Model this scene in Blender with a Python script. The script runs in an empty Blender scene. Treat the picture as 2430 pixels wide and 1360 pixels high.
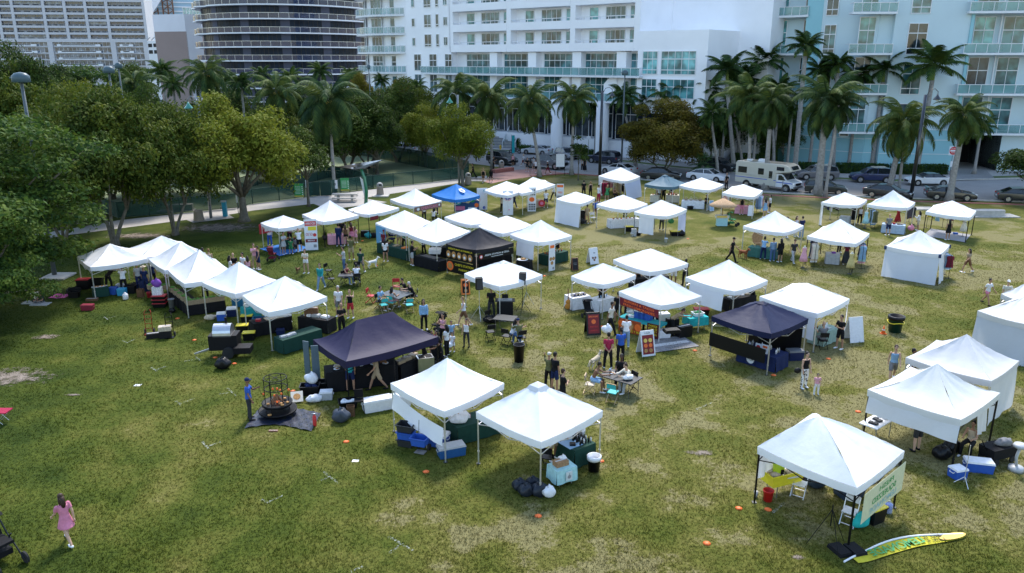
import bpy,math,random
import numpy as np
from mathutils import Vector,Matrix,noise
D=bpy.data
SC=bpy.context.scene
COL=SC.collection
R=random.Random(7)
PI=math.pi
rad=math.radians
FPX,Y0,CAMH=1840.0,140.0,14.0
TH=math.atan((680-Y0)/FPX)
CT,ST=math.cos(TH),math.sin(TH)
def ray(px,py):
 x=(px-1215)/FPX
 y=-(py-680)/FPX
 return Vector((x,CT+y*ST,-ST+y*CT))
def G(px,py,z=0.0):
 d=ray(px,py)
 t=(z-CAMH)/d.z
 return Vector((d.x*t,d.y*t,z))
def V(px,py,Y):
 d=ray(px,py)
 t=Y/d.y
 return Vector((d.x*t,Y,CAMH+d.z*t))
def ztop(base,py):
 """height of a point seen at image row py standing over ground point base"""
 d=ray(1215,py)
 return CAMH+d.z*base.y/d.y
ZN={}
for _i in range(16):
 ZN[_i+1]=((0,600,1200,1810)[_i%4],(0,340,680,1010)[_i//4])
def q(z,x,y):
 return(ZN[z][0]+x/3.885,ZN[z][1]+y/3.885)
class MB:
 def __init__(s):
  s.v=[];s.f=[];s.m=[]
 def add(s,vs,fs,m=0):
  b=len(s.v)
  s.v.extend([tuple(a)for a in vs])
  for f in fs:
   s.f.append(tuple(b+i for i in f));s.m.append(m)
  return s
 def box(s,c,d,m=0,rz=0.0,taper=1.0):
  cr,sr=math.cos(rz),math.sin(rz)
  vs=[]
  for z in(-1,1):
   k=taper if z>0 else 1.0
   for x,y in((-1,-1),(1,-1),(1,1),(-1,1)):
    a,b=x*d[0]/2*k,y*d[1]/2*k
    vs.append((c[0]+a*cr-b*sr,c[1]+a*sr+b*cr,c[2]+z*d[2]/2))
  return s.add(vs,[(3,2,1,0),(4,5,6,7),(0,1,5,4),(1,2,6,5),(2,3,7,6),(3,0,4,7)],m)
 def bar(s,p,q_,w,h=None,m=0):
  h=h or w
  p=Vector(p);q_=Vector(q_)
  d=(q_-p)
  if d.length<1e-6:return s
  d.normalize()
  up=Vector((0,0,1))if abs(d.z)<.95 else Vector((0,1,0))
  a=d.cross(up).normalized()*w/2
  b=a.cross(d).normalized()*h/2
  vs=[p-a-b,p+a-b,p+a+b,p-a+b,q_-a-b,q_+a-b,q_+a+b,q_-a+b]
  return s.add(vs,[(3,2,1,0),(4,5,6,7),(0,1,5,4),(1,2,6,5),(2,3,7,6),(3,0,4,7)],m)
 def tube(s,p,q_,r,r2=None,n=8,m=0,caps=True):
  return s.path([p,q_],[r,r if r2 is None else r2],n,m,caps)
 def path(s,pts,rs,n=8,m=0,caps=True):
  pts=[Vector(p)for p in pts]
  if not hasattr(rs,'__len__'):rs=[rs]*len(pts)
  vs=[];fs=[]
  pa=None
  for i,p in enumerate(pts):
   d=(pts[min(i+1,len(pts)-1)]-pts[max(i-1,0)])
   d=d.normalized()if d.length>1e-7 else Vector((0,0,1))
   if pa is None:
    up=Vector((0,0,1))if abs(d.z)<.9 else Vector((0,1,0))
    a=d.cross(up).normalized()
   else:
    a=(pa-d*pa.dot(d)).normalized()
   pa=a
   b=d.cross(a)
   for k in range(n):
    t=2*PI*k/n
    vs.append(p+(a*math.cos(t)+b*math.sin(t))*rs[i])
  for i in range(len(pts)-1):
   for k in range(n):
    fs.append((i*n+k,i*n+(k+1)%n,(i+1)*n+(k+1)%n,(i+1)*n+k))
  if caps:
   fs.append(tuple(range(n-1,-1,-1)))
   fs.append(tuple((len(pts)-1)*n+k for k in range(n)))
  return s.add(vs,fs,m)
 def lathe(s,prof,n=16,m=0,c=(0,0,0),sx=1.0,sy=1.0):
  vs=[];fs=[]
  for r,z in prof:
   for k in range(n):
    t=2*PI*k/n
    vs.append((c[0]+math.cos(t)*r*sx,c[1]+math.sin(t)*r*sy,c[2]+z))
  for i in range(len(prof)-1):
   for k in range(n):
    fs.append((i*n+k,i*n+(k+1)%n,(i+1)*n+(k+1)%n,(i+1)*n+k))
  fs.append(tuple(range(n-1,-1,-1)))
  fs.append(tuple((len(prof)-1)*n+k for k in range(n)))
  return s.add(vs,fs,m)
 def ell(s,c,r,m=0,nu=12,nv=8,rot=None):
  vs=[];fs=[]
  for j in range(1,nv):
   ph=PI*j/nv
   for k in range(nu):
    t=2*PI*k/nu
    vs.append(Vector((math.sin(ph)*math.cos(t)*r[0],math.sin(ph)*math.sin(t)*r[1],math.cos(ph)*r[2])))
  vs.append(Vector((0,0,r[2])));vs.append(Vector((0,0,-r[2])))
  if rot is not None:vs=[rot@a for a in vs]
  cc=Vector(c)
  vs=[a+cc for a in vs]
  N=(nv-1)*nu
  for j in range(nv-2):
   for k in range(nu):
    fs.append((j*nu+k,(j+1)*nu+k,(j+1)*nu+(k+1)%nu,j*nu+(k+1)%nu))
  for k in range(nu):
   fs.append((N,k,(k+1)%nu))
   fs.append((N+1,(nv-2)*nu+(k+1)%nu,(nv-2)*nu+k))
  return s.add(vs,fs,m)
 def poly(s,pts,m=0):
  return s.add(pts,[tuple(range(len(pts)))],m)
 def prism(s,pts,z0,z1,m=0):
  """horizontal outline extruded up"""
  n=len(pts)
  a=0
  for i in range(n):
   x0,y0=pts[i][:2];x1,y1=pts[(i+1)%n][:2]
   a+=x0*y1-x1*y0
  if a<0:pts=pts[::-1]
  vs=[(p[0],p[1],z0)for p in pts]+[(p[0],p[1],z1)for p in pts]
  fs=[tuple(range(n-1,-1,-1)),tuple(range(n,2*n))]+[(i,(i+1)%n,n+(i+1)%n,n+i)for i in range(n)]
  return s.add(vs,fs,m)
 def prof(s,pts,y0,y1,m=0):
  """outline in the x-z plane extruded along y"""
  n=len(pts)
  a=0
  for i in range(n):
   x0,z0=pts[i];x1,z1=pts[(i+1)%n]
   a+=x0*z1-x1*z0
  if a<0:pts=pts[::-1]
  vs=[(p[0],y0,p[1])for p in pts]+[(p[0],y1,p[1])for p in pts]
  fs=[tuple(range(n)),tuple(range(2*n-1,n-1,-1))]+[((i+1)%n,i,n+i,n+(i+1)%n)for i in range(n)]
  return s.add(vs,fs,m)
 def grid(s,fn,nu,nv,m=0):
  vs=[fn(i/nu,j/nv)for j in range(nv+1)for i in range(nu+1)]
  w=nu+1
  fs=[(j*w+i,j*w+i+1,(j+1)*w+i+1,(j+1)*w+i)for j in range(nv)for i in range(nu)]
  return s.add(vs,fs,m)
 def xf(s,M):
  s.v=[tuple(M@Vector(a))for a in s.v]
  return s
 def join(s,o,M=None,m=None):
  vs=[M@Vector(a)for a in o.v]if M is not None else o.v
  b=len(s.v)
  s.v.extend([tuple(a)for a in vs])
  for f,mm in zip(o.f,o.m):
   s.f.append(tuple(b+i for i in f));s.m.append(mm if m is None else m)
  return s
 def mesh(s,name,mats,smooth=False):
  me=D.meshes.new(name)
  me.from_pydata(s.v,[],s.f)
  if not isinstance(mats,(list,tuple)):mats=[mats]
  for a in mats:me.materials.append(a)
  if len(mats)>1:me.polygons.foreach_set('material_index',s.m)
  if smooth:me.polygons.foreach_set('use_smooth',[True]*len(me.polygons))
  me.update()
  return me
def npmesh(name,verts,faces,mats,midx=None,smooth=False):
 """verts (n,3) array, faces (m,k) array of equal size"""
 me=D.meshes.new(name)
 n,k=faces.shape
 me.vertices.add(len(verts));me.vertices.foreach_set('co',verts.astype(np.float32).ravel())
 me.loops.add(n*k);me.loops.foreach_set('vertex_index',faces.astype(np.int32).ravel())
 me.polygons.add(n);me.polygons.foreach_set('loop_start',np.arange(0,n*k,k,dtype=np.int32))
 if not isinstance(mats,(list,tuple)):mats=[mats]
 for a in mats:me.materials.append(a)
 if midx is not None:me.polygons.foreach_set('material_index',midx.astype(np.int32))
 if smooth:me.polygons.foreach_set('use_smooth',np.ones(n,dtype=bool))
 me.update(calc_edges=True)
 me.validate()
 return me
def put(name,data,parent=None,color=None,loc=None,rz=None):
 o=D.objects.new(name,data)
 COL.objects.link(o)
 if parent is not None:o.parent=parent
 if color is not None:o.color=(*color[:3],1)
 if loc is not None:o.location=loc
 if rz is not None:o.rotation_euler=(0,0,rz)
 return o
def part(name,mb,mats,parent=None,color=None,smooth=False,label=None):
 o=put(name,mb.mesh(name,mats,smooth),parent,color)
 if label:o['label']=label
 return o
def tag(o,label,cat,group=None):
 o['label']=label;o['category']=cat
 if group:o['group']=group
 return o
def thing(name,label,cat,loc=(0,0,0),rz=0.0,group=None,sc=None):
 o=D.objects.new(name,None);COL.objects.link(o)
 o.empty_display_size=.1
 o.location=loc;o.rotation_euler=(0,0,rz)
 if sc:o.scale=(sc,sc,sc)if not hasattr(sc,'__len__')else sc
 return tag(o,label,cat,group)
def struct(name,mb,mats,smooth=False,z=0):
 o=part(name,mb,mats,None,None,smooth)
 o['kind']='structure'
 o.location.z=z
 return o
KIDS={}
def kids(o):return[c for c in o.children]
def dup(root,loc,rz=0.0,label=None,group=None,sc=None,colors=None):
 r=root.copy();COL.objects.link(r);r.location=loc;r.rotation_euler=(0,0,rz)
 if sc:r.scale=(sc,sc,sc)if not hasattr(sc,'__len__')else sc
 if label:r['label']=label
 if group:r['group']=group
 for ch in kids(root):
  c=ch.copy();COL.objects.link(c);c.parent=r
  nm=ch.name.split('.')[0]
  if colors and nm in colors:c.color=(*colors[nm],1)
  for g in kids(ch):
   d=g.copy();COL.objects.link(d);d.parent=c
   nm=g.name.split('.')[0]
   if colors and nm in colors:d.color=(*colors[nm],1)
 return r
def evalmesh(mb,mods,mats,name='tmp'):
 """apply modifiers to a mesh once and return plain mesh data"""
 me=mb.mesh(name,mats)
 o=D.objects.new(name,me);COL.objects.link(o)
 for kind,kw in mods:
  md=o.modifiers.new(kind,kind)
  for k,v in kw.items():setattr(md,k,v)
 dg=bpy.context.evaluated_depsgraph_get()
 dg.update()
 r=D.meshes.new_from_object(o.evaluated_get(dg))
 r.name=name
 D.objects.remove(o);D.meshes.remove(me)
 r.polygons.foreach_set('use_smooth',[True]*len(r.polygons))
 return r
_txt={}
def textmesh(s,mat,size=1.0,depth=0.0,bold=0.0,mirror=False,key=None):
 k=(s,mat.name,size,depth,bold,mirror)
 if k in _txt:return _txt[k]
 cu=D.curves.new('txt','FONT')
 cu.body=s;cu.size=size;cu.align_x='CENTER';cu.align_y='CENTER'
 cu.extrude=depth;cu.offset=bold;cu.resolution_u=3
 o=D.objects.new('txt',cu);COL.objects.link(o)
 dg=bpy.context.evaluated_depsgraph_get();dg.update()
 me=D.meshes.new_from_object(o.evaluated_get(dg))
 D.objects.remove(o)
 me.materials.clear();me.materials.append(mat)
 if mirror:
  for v in me.vertices:v.co.x=-v.co.x
 me.name='lettering'
 _txt[k]=me
 return me
def text_to(mb,s,mat_index,M,size,wid=None,bold=0.0,mirror=False):
 """append flat lettering (x right, y up in its own plane, M places it)"""
 me=textmesh(s,MT['plain'],1.0,0,bold,mirror)
 xs=[v.co.x for v in me.vertices]
 w=(max(xs)-min(xs))if xs else 1
 sx=size if wid is None else wid/max(w,1e-3)
 vs=[M@Vector((v.co.x*sx,v.co.y*size,0))for v in me.vertices]
 mb.add(vs,[tuple(p.vertices)for p in me.polygons],mat_index)
 return mb
MT={}
def nmat(name):
 m=D.materials.new(name);m.use_nodes=True
 nt=m.node_tree
 b=nt.nodes['Principled BSDF']
 MT[name]=m
 return m,nt,nt.nodes,nt.links,b
def ramp(N,L,src,stops,interp='LINEAR'):
 r=N.new('ShaderNodeValToRGB')
 r.color_ramp.interpolation=interp
 els=r.color_ramp.elements
 while len(els)>1:els.remove(els[-1])
 els[0].position=stops[0][0];els[0].color=(*stops[0][1],1)
 for p,c in stops[1:]:
  e=els.new(p);e.color=(*c,1)
 L.new(src,r.inputs[0])
 return r
def noi(N,L,vec,scale,detail=3,rough=.55,dist=0):
 t=N.new('ShaderNodeTexNoise')
 t.inputs['Scale'].default_value=scale;t.inputs['Detail'].default_value=detail
 t.inputs['Roughness'].default_value=rough;t.inputs['Distortion'].default_value=dist
 if vec is not None:L.new(vec,t.inputs['Vector'])
 return t
def mix(N,L,a,b,fac,blend='MIX'):
 x=N.new('ShaderNodeMix');x.data_type='RGBA';x.blend_type=blend
 for s,v in((6,a),(7,b),(0,fac)):
  if hasattr(v,'is_output'):L.new(v,x.inputs[s])
  elif s==0:x.inputs[0].default_value=v
  else:x.inputs[s].default_value=(*v,1)
 return x.outputs[2]
def simple(name,col,rough=.6,metal=0.0,var=.12,scale=6.0,bump=0.0,bscale=40,spec=.4,coat=0,trans=0,alpha=1,emis=None):
 m,nt,N,L,b=nmat(name)
 tc=N.new('ShaderNodeTexCoord').outputs['Object']
 if var:
  t=noi(N,L,tc,scale)
  r=ramp(N,L,t.outputs[0],[(.3,(1-var,)*3),(.7,(1+var*.5,)*3)])
  c=mix(N,L,col,r.outputs[0],1.0,'MULTIPLY')
  L.new(c,b.inputs['Base Color'])
 else:
  b.inputs['Base Color'].default_value=(*col,1)
 b.inputs['Roughness'].default_value=rough
 b.inputs['Metallic'].default_value=metal
 b.inputs['Specular IOR Level'].default_value=spec
 if coat:b.inputs['Coat Weight'].default_value=coat
 if trans:b.inputs['Transmission Weight'].default_value=trans
 if alpha<1:b.inputs['Alpha'].default_value=alpha
 if emis:
  b.inputs['Emission Color'].default_value=(*emis[0],1);b.inputs['Emission Strength'].default_value=emis[1]
 if bump:
  t2=noi(N,L,tc,bscale,4)
  bp=N.new('ShaderNodeBump');bp.inputs['Strength'].default_value=bump;bp.inputs['Distance'].default_value=.02
  L.new(t2.outputs[0],bp.inputs['Height']);L.new(bp.outputs[0],b.inputs['Normal'])
 return m
def objcol(name,rough=.7,metal=0.0,var=.15,scale=5.0,bump=.3,bscale=12,spec=.3,coat=0,transl=0.0,bdist=.02):
 """one material, the colour comes from each object's own colour"""
 m,nt,N,L,b=nmat(name)
 tc=N.new('ShaderNodeTexCoord').outputs['Object']
 oi=N.new('ShaderNodeObjectInfo')
 t=noi(N,L,tc,scale,4)
 r=ramp(N,L,t.outputs[0],[(.3,(1-var,)*3),(.7,(1+var*.4,)*3)])
 c=mix(N,L,oi.outputs['Color'],r.outputs[0],1.0,'MULTIPLY')
 L.new(c,b.inputs['Base Color'])
 b.inputs['Roughness'].default_value=rough;b.inputs['Metallic'].default_value=metal
 b.inputs['Specular IOR Level'].default_value=spec
 if coat:b.inputs['Coat Weight'].default_value=coat;b.inputs['Coat Roughness'].default_value=.08
 if bump:
  t2=noi(N,L,tc,bscale,4)
  bp=N.new('ShaderNodeBump');bp.inputs['Strength'].default_value=bump;bp.inputs['Distance'].default_value=bdist
  L.new(t2.outputs[0],bp.inputs['Height']);L.new(bp.outputs[0],b.inputs['Normal'])
 if transl:
  out=N['Material Output']
  tr=N.new('ShaderNodeBsdfTranslucent');L.new(c,tr.inputs[0])
  mx=N.new('ShaderNodeMixShader');mx.inputs[0].default_value=transl
  L.new(b.outputs[0],mx.inputs[1]);L.new(tr.outputs[0],mx.inputs[2]);L.new(mx.outputs[0],out.inputs[0])
 return m
simple('plain',(.5,.5,.5),var=0)
objcol('fabric',.85,var=.18,scale=7,bump=.35,bscale=14)
objcol('canvas',.6,var=.035,scale=1.2,bump=.22,bscale=2.3,transl=.22,bdist=.09)
objcol('plastic',.42,var=.1,scale=9,bump=0)
objcol('paint',.3,var=.05,scale=2,bump=0,coat=.8,spec=.5)
objcol('metal',.35,.75,var=.15,scale=12,bump=0)
objcol('skin',.55,var=.08,scale=14,bump=0)
objcol('hair',.5,var=.4,scale=40,bump=.5,bscale=80)
objcol('wood',.6,var=.35,scale=18,bump=.2,bscale=50)
objcol('wallpaint',.75,var=.06,scale=.25,bump=.1,bscale=3)
objcol('print',.5,var=.3,scale=9,bump=0)
simple('white',(.75,.76,.78),.5,var=.06)
simple('black',(.006,.006,.008),.6,var=.1,spec=.2)
simple('darkgrey',(.03,.031,.034),.6)
simple('grey',(.28,.28,.29),.5)
simple('steel',(.55,.56,.58),.3,.9)
simple('rubber',(.02,.02,.02),.85)
simple('red',(.55,.03,.03),.5)
simple('green',(.03,.3,.08),.5)
simple('blue',(.03,.09,.45),.5)
simple('yellow',(.75,.6,.03),.5)
simple('orange',(.85,.16,.03),.5)
simple('pink',(.7,.2,.35),.5)
simple('brown',(.2,.09,.04),.6,var=.3)
simple('gold',(.75,.5,.1),.5)
simple('darkred',(.2,.015,.02),.6)
simple('teal',(.03,.4,.4),.5)
simple('food',(.5,.25,.08),.6,var=.5,scale=20)
simple('greens',(.1,.25,.04),.6,var=.4,scale=20)
simple('concrete',(.42,.4,.37),.9,var=.2,scale=2.5,bump=.3,bscale=30)
simple('pebble',(.33,.27,.22),.9,var=.4,scale=60,bump=.6,bscale=120)
simple('brick',(.3,.11,.09),.85,var=.25,scale=8,bump=.2)
simple('carglass',(.015,.02,.025),.06,spec=.8,var=0)
simple('hubcap',(.5,.5,.52),.25,.9,var=0)
simple('headlight',(.75,.78,.8),.1,spec=.8,var=0)
simple('taillight',(.45,.01,.01),.2,var=0)
simple('trunk',(.16,.14,.11),.9,var=.4,scale=5,bump=.8,bscale=18)
simple('palmtrunk',(.3,.28,.26),.9,var=.3,scale=4,bump=.5,bscale=14)
simple('shaft',(.16,.22,.04),.6,var=.2)
simple('glasswin',(.014,.026,.05),.3,spec=.12,var=.5,scale=.6)
simple('railglass',(.2,.42,.42),.08,spec=.7,var=.3,scale=.35,alpha=.55)
simple('railglassdark',(.03,.045,.1),.1,spec=.5,var=.3,scale=.35,alpha=.75)
simple('screenmesh',(.012,.06,.045),.8,var=.25,scale=.6,alpha=.8)
simple('clear',(.6,.65,.68),.1,alpha=.35,var=0)
simple('aquaglass',(.1,.27,.29),.12,spec=.7,var=.55,scale=.4)
simple('blind',(.36,.55,.55),.5,var=.2)
def winmat():
 m,nt,N,L,b=nmat('panes')
 tc=N.new('ShaderNodeTexCoord').outputs['Object']
 vo=noi(N,L,tc,.55,2)
 oi=N.new('ShaderNodeObjectInfo')
 r=ramp(N,L,vo.outputs[0],[(.35,(.3,.3,.3)),(.5,(.8,.8,.8)),(.65,(1.7,1.7,1.7))])
 c=mix(N,L,oi.outputs['Color'],r.outputs[0],1,'MULTIPLY')
 L.new(c,b.inputs['Base Color']);b.inputs['Roughness'].default_value=.1;b.inputs['Specular IOR Level'].default_value=.7
winmat()
def leafmat(name,cols,hue=.02,cs=.9,transl=.3):
 m,nt,N,L,b=nmat(name)
 tc=N.new('ShaderNodeTexCoord').outputs['Object']
 oi=N.new('ShaderNodeObjectInfo')
 geo=N.new('ShaderNodeNewGeometry')
 t=noi(N,L,tc,cs,3)
 ma=N.new('ShaderNodeMath');ma.operation='MULTIPLY_ADD'
 L.new(geo.outputs['Random Per Island'],ma.inputs[0]);ma.inputs[1].default_value=.28;L.new(t.outputs[0],ma.inputs[2])
 mb_=N.new('ShaderNodeMath');mb_.operation='MULTIPLY_ADD'
 L.new(oi.outputs['Random'],mb_.inputs[0]);mb_.inputs[1].default_value=.16;L.new(ma.outputs[0],mb_.inputs[2])
 n=len(cols)
 r=ramp(N,L,mb_.outputs[0],[(.38+.5*i/(n-1),c)for i,c in enumerate(cols)])
 c=mix(N,L,r.outputs[0],oi.outputs['Color'],1,'MULTIPLY')
 c=mix(N,L,c,(.84,.87,.82),1,'MULTIPLY')
 L.new(c,b.inputs['Base Color']);b.inputs['Roughness'].default_value=.5
 b.inputs['Specular IOR Level'].default_value=.12
 b.inputs['Roughness'].default_value=.7
 out=N['Material Output']
 tr=N.new('ShaderNodeBsdfTranslucent');L.new(c,tr.inputs[0])
 mx=N.new('ShaderNodeMixShader');mx.inputs[0].default_value=transl
 L.new(b.outputs[0],mx.inputs[1]);L.new(tr.outputs[0],mx.inputs[2]);L.new(mx.outputs[0],out.inputs[0])
 return m
leafmat('leaf_olive',[(.02,.045,.008),(.045,.078,.012),(.085,.115,.016),(.14,.16,.022)])
leafmat('leaf_dark',[(.012,.032,.012),(.03,.055,.014),(.055,.09,.018),(.09,.13,.022)])
leafmat('leaf_yellow',[(.045,.07,.01),(.095,.125,.014),(.155,.185,.02),(.23,.24,.03)])
leafmat('leaf_brown',[(.03,.04,.01),(.085,.078,.014),(.15,.115,.018),(.2,.18,.025)],cs=.6)
leafmat('leaf_fern',[(.015,.04,.014),(.035,.075,.02),(.065,.12,.022),(.12,.17,.025)])
leafmat('leaf_palm',[(.016,.04,.018),(.035,.068,.024),(.06,.1,.028),(.115,.145,.035)],transl=.2)
leafmat('leaf_royal',[(.01,.03,.01),(.02,.05,.014),(.045,.085,.02),(.09,.135,.028)],transl=.2)
leafmat('leaf_hedge',[(.02,.045,.015),(.04,.08,.02),(.07,.13,.03),(.12,.18,.04)])
def lawnmat(name,blades):
 m,nt,N,L,b=nmat(name)
 pos=N.new('ShaderNodeNewGeometry')
 P=pos.outputs['Position']
 big=noi(N,L,P,.09,5,.6)
 mid=noi(N,L,P,.45,5,.6)
 fin=noi(N,L,P,7.5,6,.75)
 sp=N.new('ShaderNodeSeparateXYZ');L.new(P,sp.inputs[0])
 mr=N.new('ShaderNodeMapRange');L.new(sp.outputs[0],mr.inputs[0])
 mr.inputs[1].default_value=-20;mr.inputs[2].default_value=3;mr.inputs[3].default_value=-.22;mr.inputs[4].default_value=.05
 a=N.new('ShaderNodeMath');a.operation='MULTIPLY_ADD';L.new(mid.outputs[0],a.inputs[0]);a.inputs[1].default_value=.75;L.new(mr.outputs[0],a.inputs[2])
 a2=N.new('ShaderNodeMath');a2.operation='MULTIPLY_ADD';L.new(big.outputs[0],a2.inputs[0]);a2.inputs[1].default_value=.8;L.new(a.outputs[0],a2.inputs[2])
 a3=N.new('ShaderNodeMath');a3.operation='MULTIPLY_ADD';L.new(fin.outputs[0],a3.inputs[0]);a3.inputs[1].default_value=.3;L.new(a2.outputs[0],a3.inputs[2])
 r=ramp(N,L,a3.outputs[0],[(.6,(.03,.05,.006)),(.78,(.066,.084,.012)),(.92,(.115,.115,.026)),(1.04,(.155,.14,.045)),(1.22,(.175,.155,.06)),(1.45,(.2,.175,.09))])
 dk=ramp(N,L,fin.outputs[0],[(.32,(.55,.58,.5)),(.5,(1,1,1)),(.68,(1.35,1.3,1.2))])
 c=mix(N,L,r.outputs[0],dk.outputs[0],.8 if not blades else .3,'MULTIPLY')
 if blades:
  rr=ramp(N,L,pos.outputs['Random Per Island'],[(0,(.7,.74,.66)),(.6,(1.05,1.05,1)),(1,(1.5,1.38,1.2))])
  c=mix(N,L,c,rr.outputs[0],1,'MULTIPLY')
  b.inputs['Specular IOR Level'].default_value=.2
 else:
  bp=N.new('ShaderNodeBump');bp.inputs['Strength'].default_value=.35;bp.inputs['Distance'].default_value=.02
  L.new(fin.outputs[0],bp.inputs['Height']);L.new(bp.outputs[0],b.inputs['Normal'])
  b.inputs['Specular IOR Level'].default_value=.1
 c=mix(N,L,c,(.84,.87,.74),1,'MULTIPLY')
 if blades:
  tr=N.new('ShaderNodeBsdfTranslucent');L.new(c,tr.inputs[0]);mx=N.new('ShaderNodeMixShader');mx.inputs[0].default_value=.5
  L.new(b.outputs[0],mx.inputs[1]);L.new(tr.outputs[0],mx.inputs[2]);L.new(mx.outputs[0],N['Material Output'].inputs[0])
 L.new(c,b.inputs['Base Color']);b.inputs['Roughness'].default_value=.9
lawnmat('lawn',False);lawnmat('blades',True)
def groundmat(name,c1,c2,sc=1.5,edge=True):
 """soil worn patch that fades out through a ragged alpha"""
 m,nt,N,L,b=nmat(name)
 tc=N.new('ShaderNodeTexCoord')
 P=N.new('ShaderNodeNewGeometry').outputs['Position']
 t=noi(N,L,P,sc,5,.7)
 r=ramp(N,L,t.outputs[0],[(.3,c1),(.7,c2)])
 L.new(r.outputs[0],b.inputs['Base Color']);b.inputs['Roughness'].default_value=.95
 if edge:
  ln=N.new('ShaderNodeVectorMath');ln.operation='LENGTH';L.new(tc.outputs['Object'],ln.inputs[0])
  n2=noi(N,L,P,sc*1.5,6,.75)
  s1=N.new('ShaderNodeMath');s1.operation='MULTIPLY_ADD';L.new(n2.outputs[0],s1.inputs[0]);s1.inputs[1].default_value=1.7;s1.inputs[2].default_value=-.4
  s2=N.new('ShaderNodeMath');s2.operation='SUBTRACT';L.new(s1.outputs[0],s2.inputs[0]);L.new(ln.outputs['Value'],s2.inputs[1])
  s3=N.new('ShaderNodeMath');s3.operation='MULTIPLY';s3.use_clamp=True;L.new(s2.outputs[0],s3.inputs[0]);s3.inputs[1].default_value=3
  L.new(s3.outputs[0],b.inputs['Alpha'])
groundmat('soil',(.13,.1,.075),(.27,.22,.18))
def chalk():
 m,nt,N,L,b=nmat('chalk')
 t=noi(N,L,N.new('ShaderNodeNewGeometry').outputs['Position'],16,5,.8)
 r=ramp(N,L,t.outputs[0],[(.5,(0,0,0)),(.62,(.7,.7,.7))]);L.new(r.outputs[0],b.inputs['Alpha']);b.inputs['Base Color'].default_value=(.45,.48,.46,1);b.inputs['Roughness'].default_value=1
chalk()
def asphalt(name,c,v):
 m,nt,N,L,b=nmat(name)
 P=N.new('ShaderNodeNewGeometry').outputs['Position']
 t=noi(N,L,P,.25,5,.7);t2=noi(N,L,P,9,3)
 r=ramp(N,L,t.outputs[0],[(.3,tuple(x*(1-v)for x in c)),(.7,tuple(x*(1+v)for x in c))])
 r2=ramp(N,L,t2.outputs[0],[(.3,(.85,)*3),(.7,(1.1,)*3)])
 L.new(mix(N,L,r.outputs[0],r2.outputs[0],1,'MULTIPLY'),b.inputs['Base Color']);b.inputs['Roughness'].default_value=.9
asphalt('asphalt',(.26,.25,.24),.14)
asphalt('pathconc',(.38,.355,.33),.12)
asphalt('turf',(.16,.2,.1),.15)
asphalt('brickpave',(.36,.2,.17),.2)
asphalt('groundbase',(.11,.12,.125),.3)
m,nt,N,L,b=nmat('spots')
vo=N.new('ShaderNodeTexVoronoi');vo.inputs['Scale'].default_value=9;L.new(N.new('ShaderNodeTexCoord').outputs['Object'],vo.inputs['Vector']);L.new(ramp(N,L,vo.outputs['Distance'],[(.38,(.01,.01,.01)),(.42,(.75,.75,.75))]).outputs[0],b.inputs['Base Color'])
def gardenlawn():
 asphalt('verge',(.09,.13,.03),.35)
gardenlawn()
def thatch():
 m,nt,N,L,b=nmat('thatch')
 tc=N.new('ShaderNodeTexCoord').outputs['Object']
 mp=N.new('ShaderNodeMapping');L.new(tc,mp.inputs[0]);mp.inputs['Scale'].default_value=(9,9,30)
 t=noi(N,L,mp.outputs[0],2,4)
 r=ramp(N,L,t.outputs[0],[(.3,(.24,.13,.06)),(.7,(.62,.42,.25))])
 L.new(r.outputs[0],b.inputs['Base Color']);b.inputs['Roughness'].default_value=.9
thatch()
def setup():
 w=D.worlds.new('World');SC.world=w;w.use_nodes=True
 nt=w.node_tree;bg=nt.nodes['Background']
 sky=nt.nodes.new('ShaderNodeTexSky');sky.sky_type='NISHITA';sky.sun_disc=False
 el,az=rad(52),rad(8)
 sky.sun_elevation=el;sky.sun_rotation=az
 sky.air_density=1.3;sky.dust_density=1.0;sky.ozone_density=1.5
 nt.links.new(sky.outputs[0],bg.inputs[0]);bg.inputs[1].default_value=.15
 l=D.lights.new('sun','SUN');l.energy=2.1;l.angle=rad(10);l.color=(1,.95,.87)
 o=D.objects.new('sun',l);COL.objects.link(o)
 d=Vector((math.sin(az)*math.cos(el),math.cos(az)*math.cos(el),math.sin(el)))
 o.rotation_euler=d.to_track_quat('Z','Y').to_euler();o.location=d*200
 c=D.cameras.new('camera');co=D.objects.new('camera',c);COL.objects.link(co)
 c.sensor_width=36;c.lens=36*FPX/2430;c.clip_end=4000;c.clip_start=.5
 co.location=(0,0,CAMH);co.rotation_euler=(PI/2-TH,0,0)
 SC.camera=co
 SC.view_settings.view_transform='Standard';SC.view_settings.look='None'
 SC.view_settings.exposure=1.28;SC.view_settings.gamma=1
setup()
def gp(*pts,z=0):
 return[G(x,y)for x,y in pts]
def sheet(name,pts,mat,z,kind='structure'):
 m=MB();m.poly([(p[0],p[1],0)for p in pts])
 o=struct(name,m,MT[mat],z=z)
 if kind!='structure':o['kind']=kind
 return o
m=MB();m.poly([(-2500,-400,0),(2500,-400,0),(2500,3000,0),(-2500,3000,0)])
struct('ground',m,MT['groundbase'],z=-.03)
near_kerb=gp((1100,386),(1182,396),(1215,411),(1330,413),(1457,418),(1516,426),(1712,446),(1810,457),(2000,466),(2200,473),(2430,480))
near_kerb.append(near_kerb[-1]+(near_kerb[-1]-near_kerb[-2])*2)
far_kerb=gp((1000,350),(1120,357),(1240,363),(1378,375),(1600,400),(1871,421),(2015,429),(2120,434),(2280,428),(2430,424))
far_kerb.append(far_kerb[-1]+(far_kerb[-1]-far_kerb[-2])*2)
lawn_out=[Vector((-90,2,0)),Vector((75,2,0)),near_kerb[-1]]+near_kerb[::-1][1:]+[Vector((-20,135,0)),Vector((-90,150,0))]
sheet('lawn',lawn_out,'lawn',0)
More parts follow.
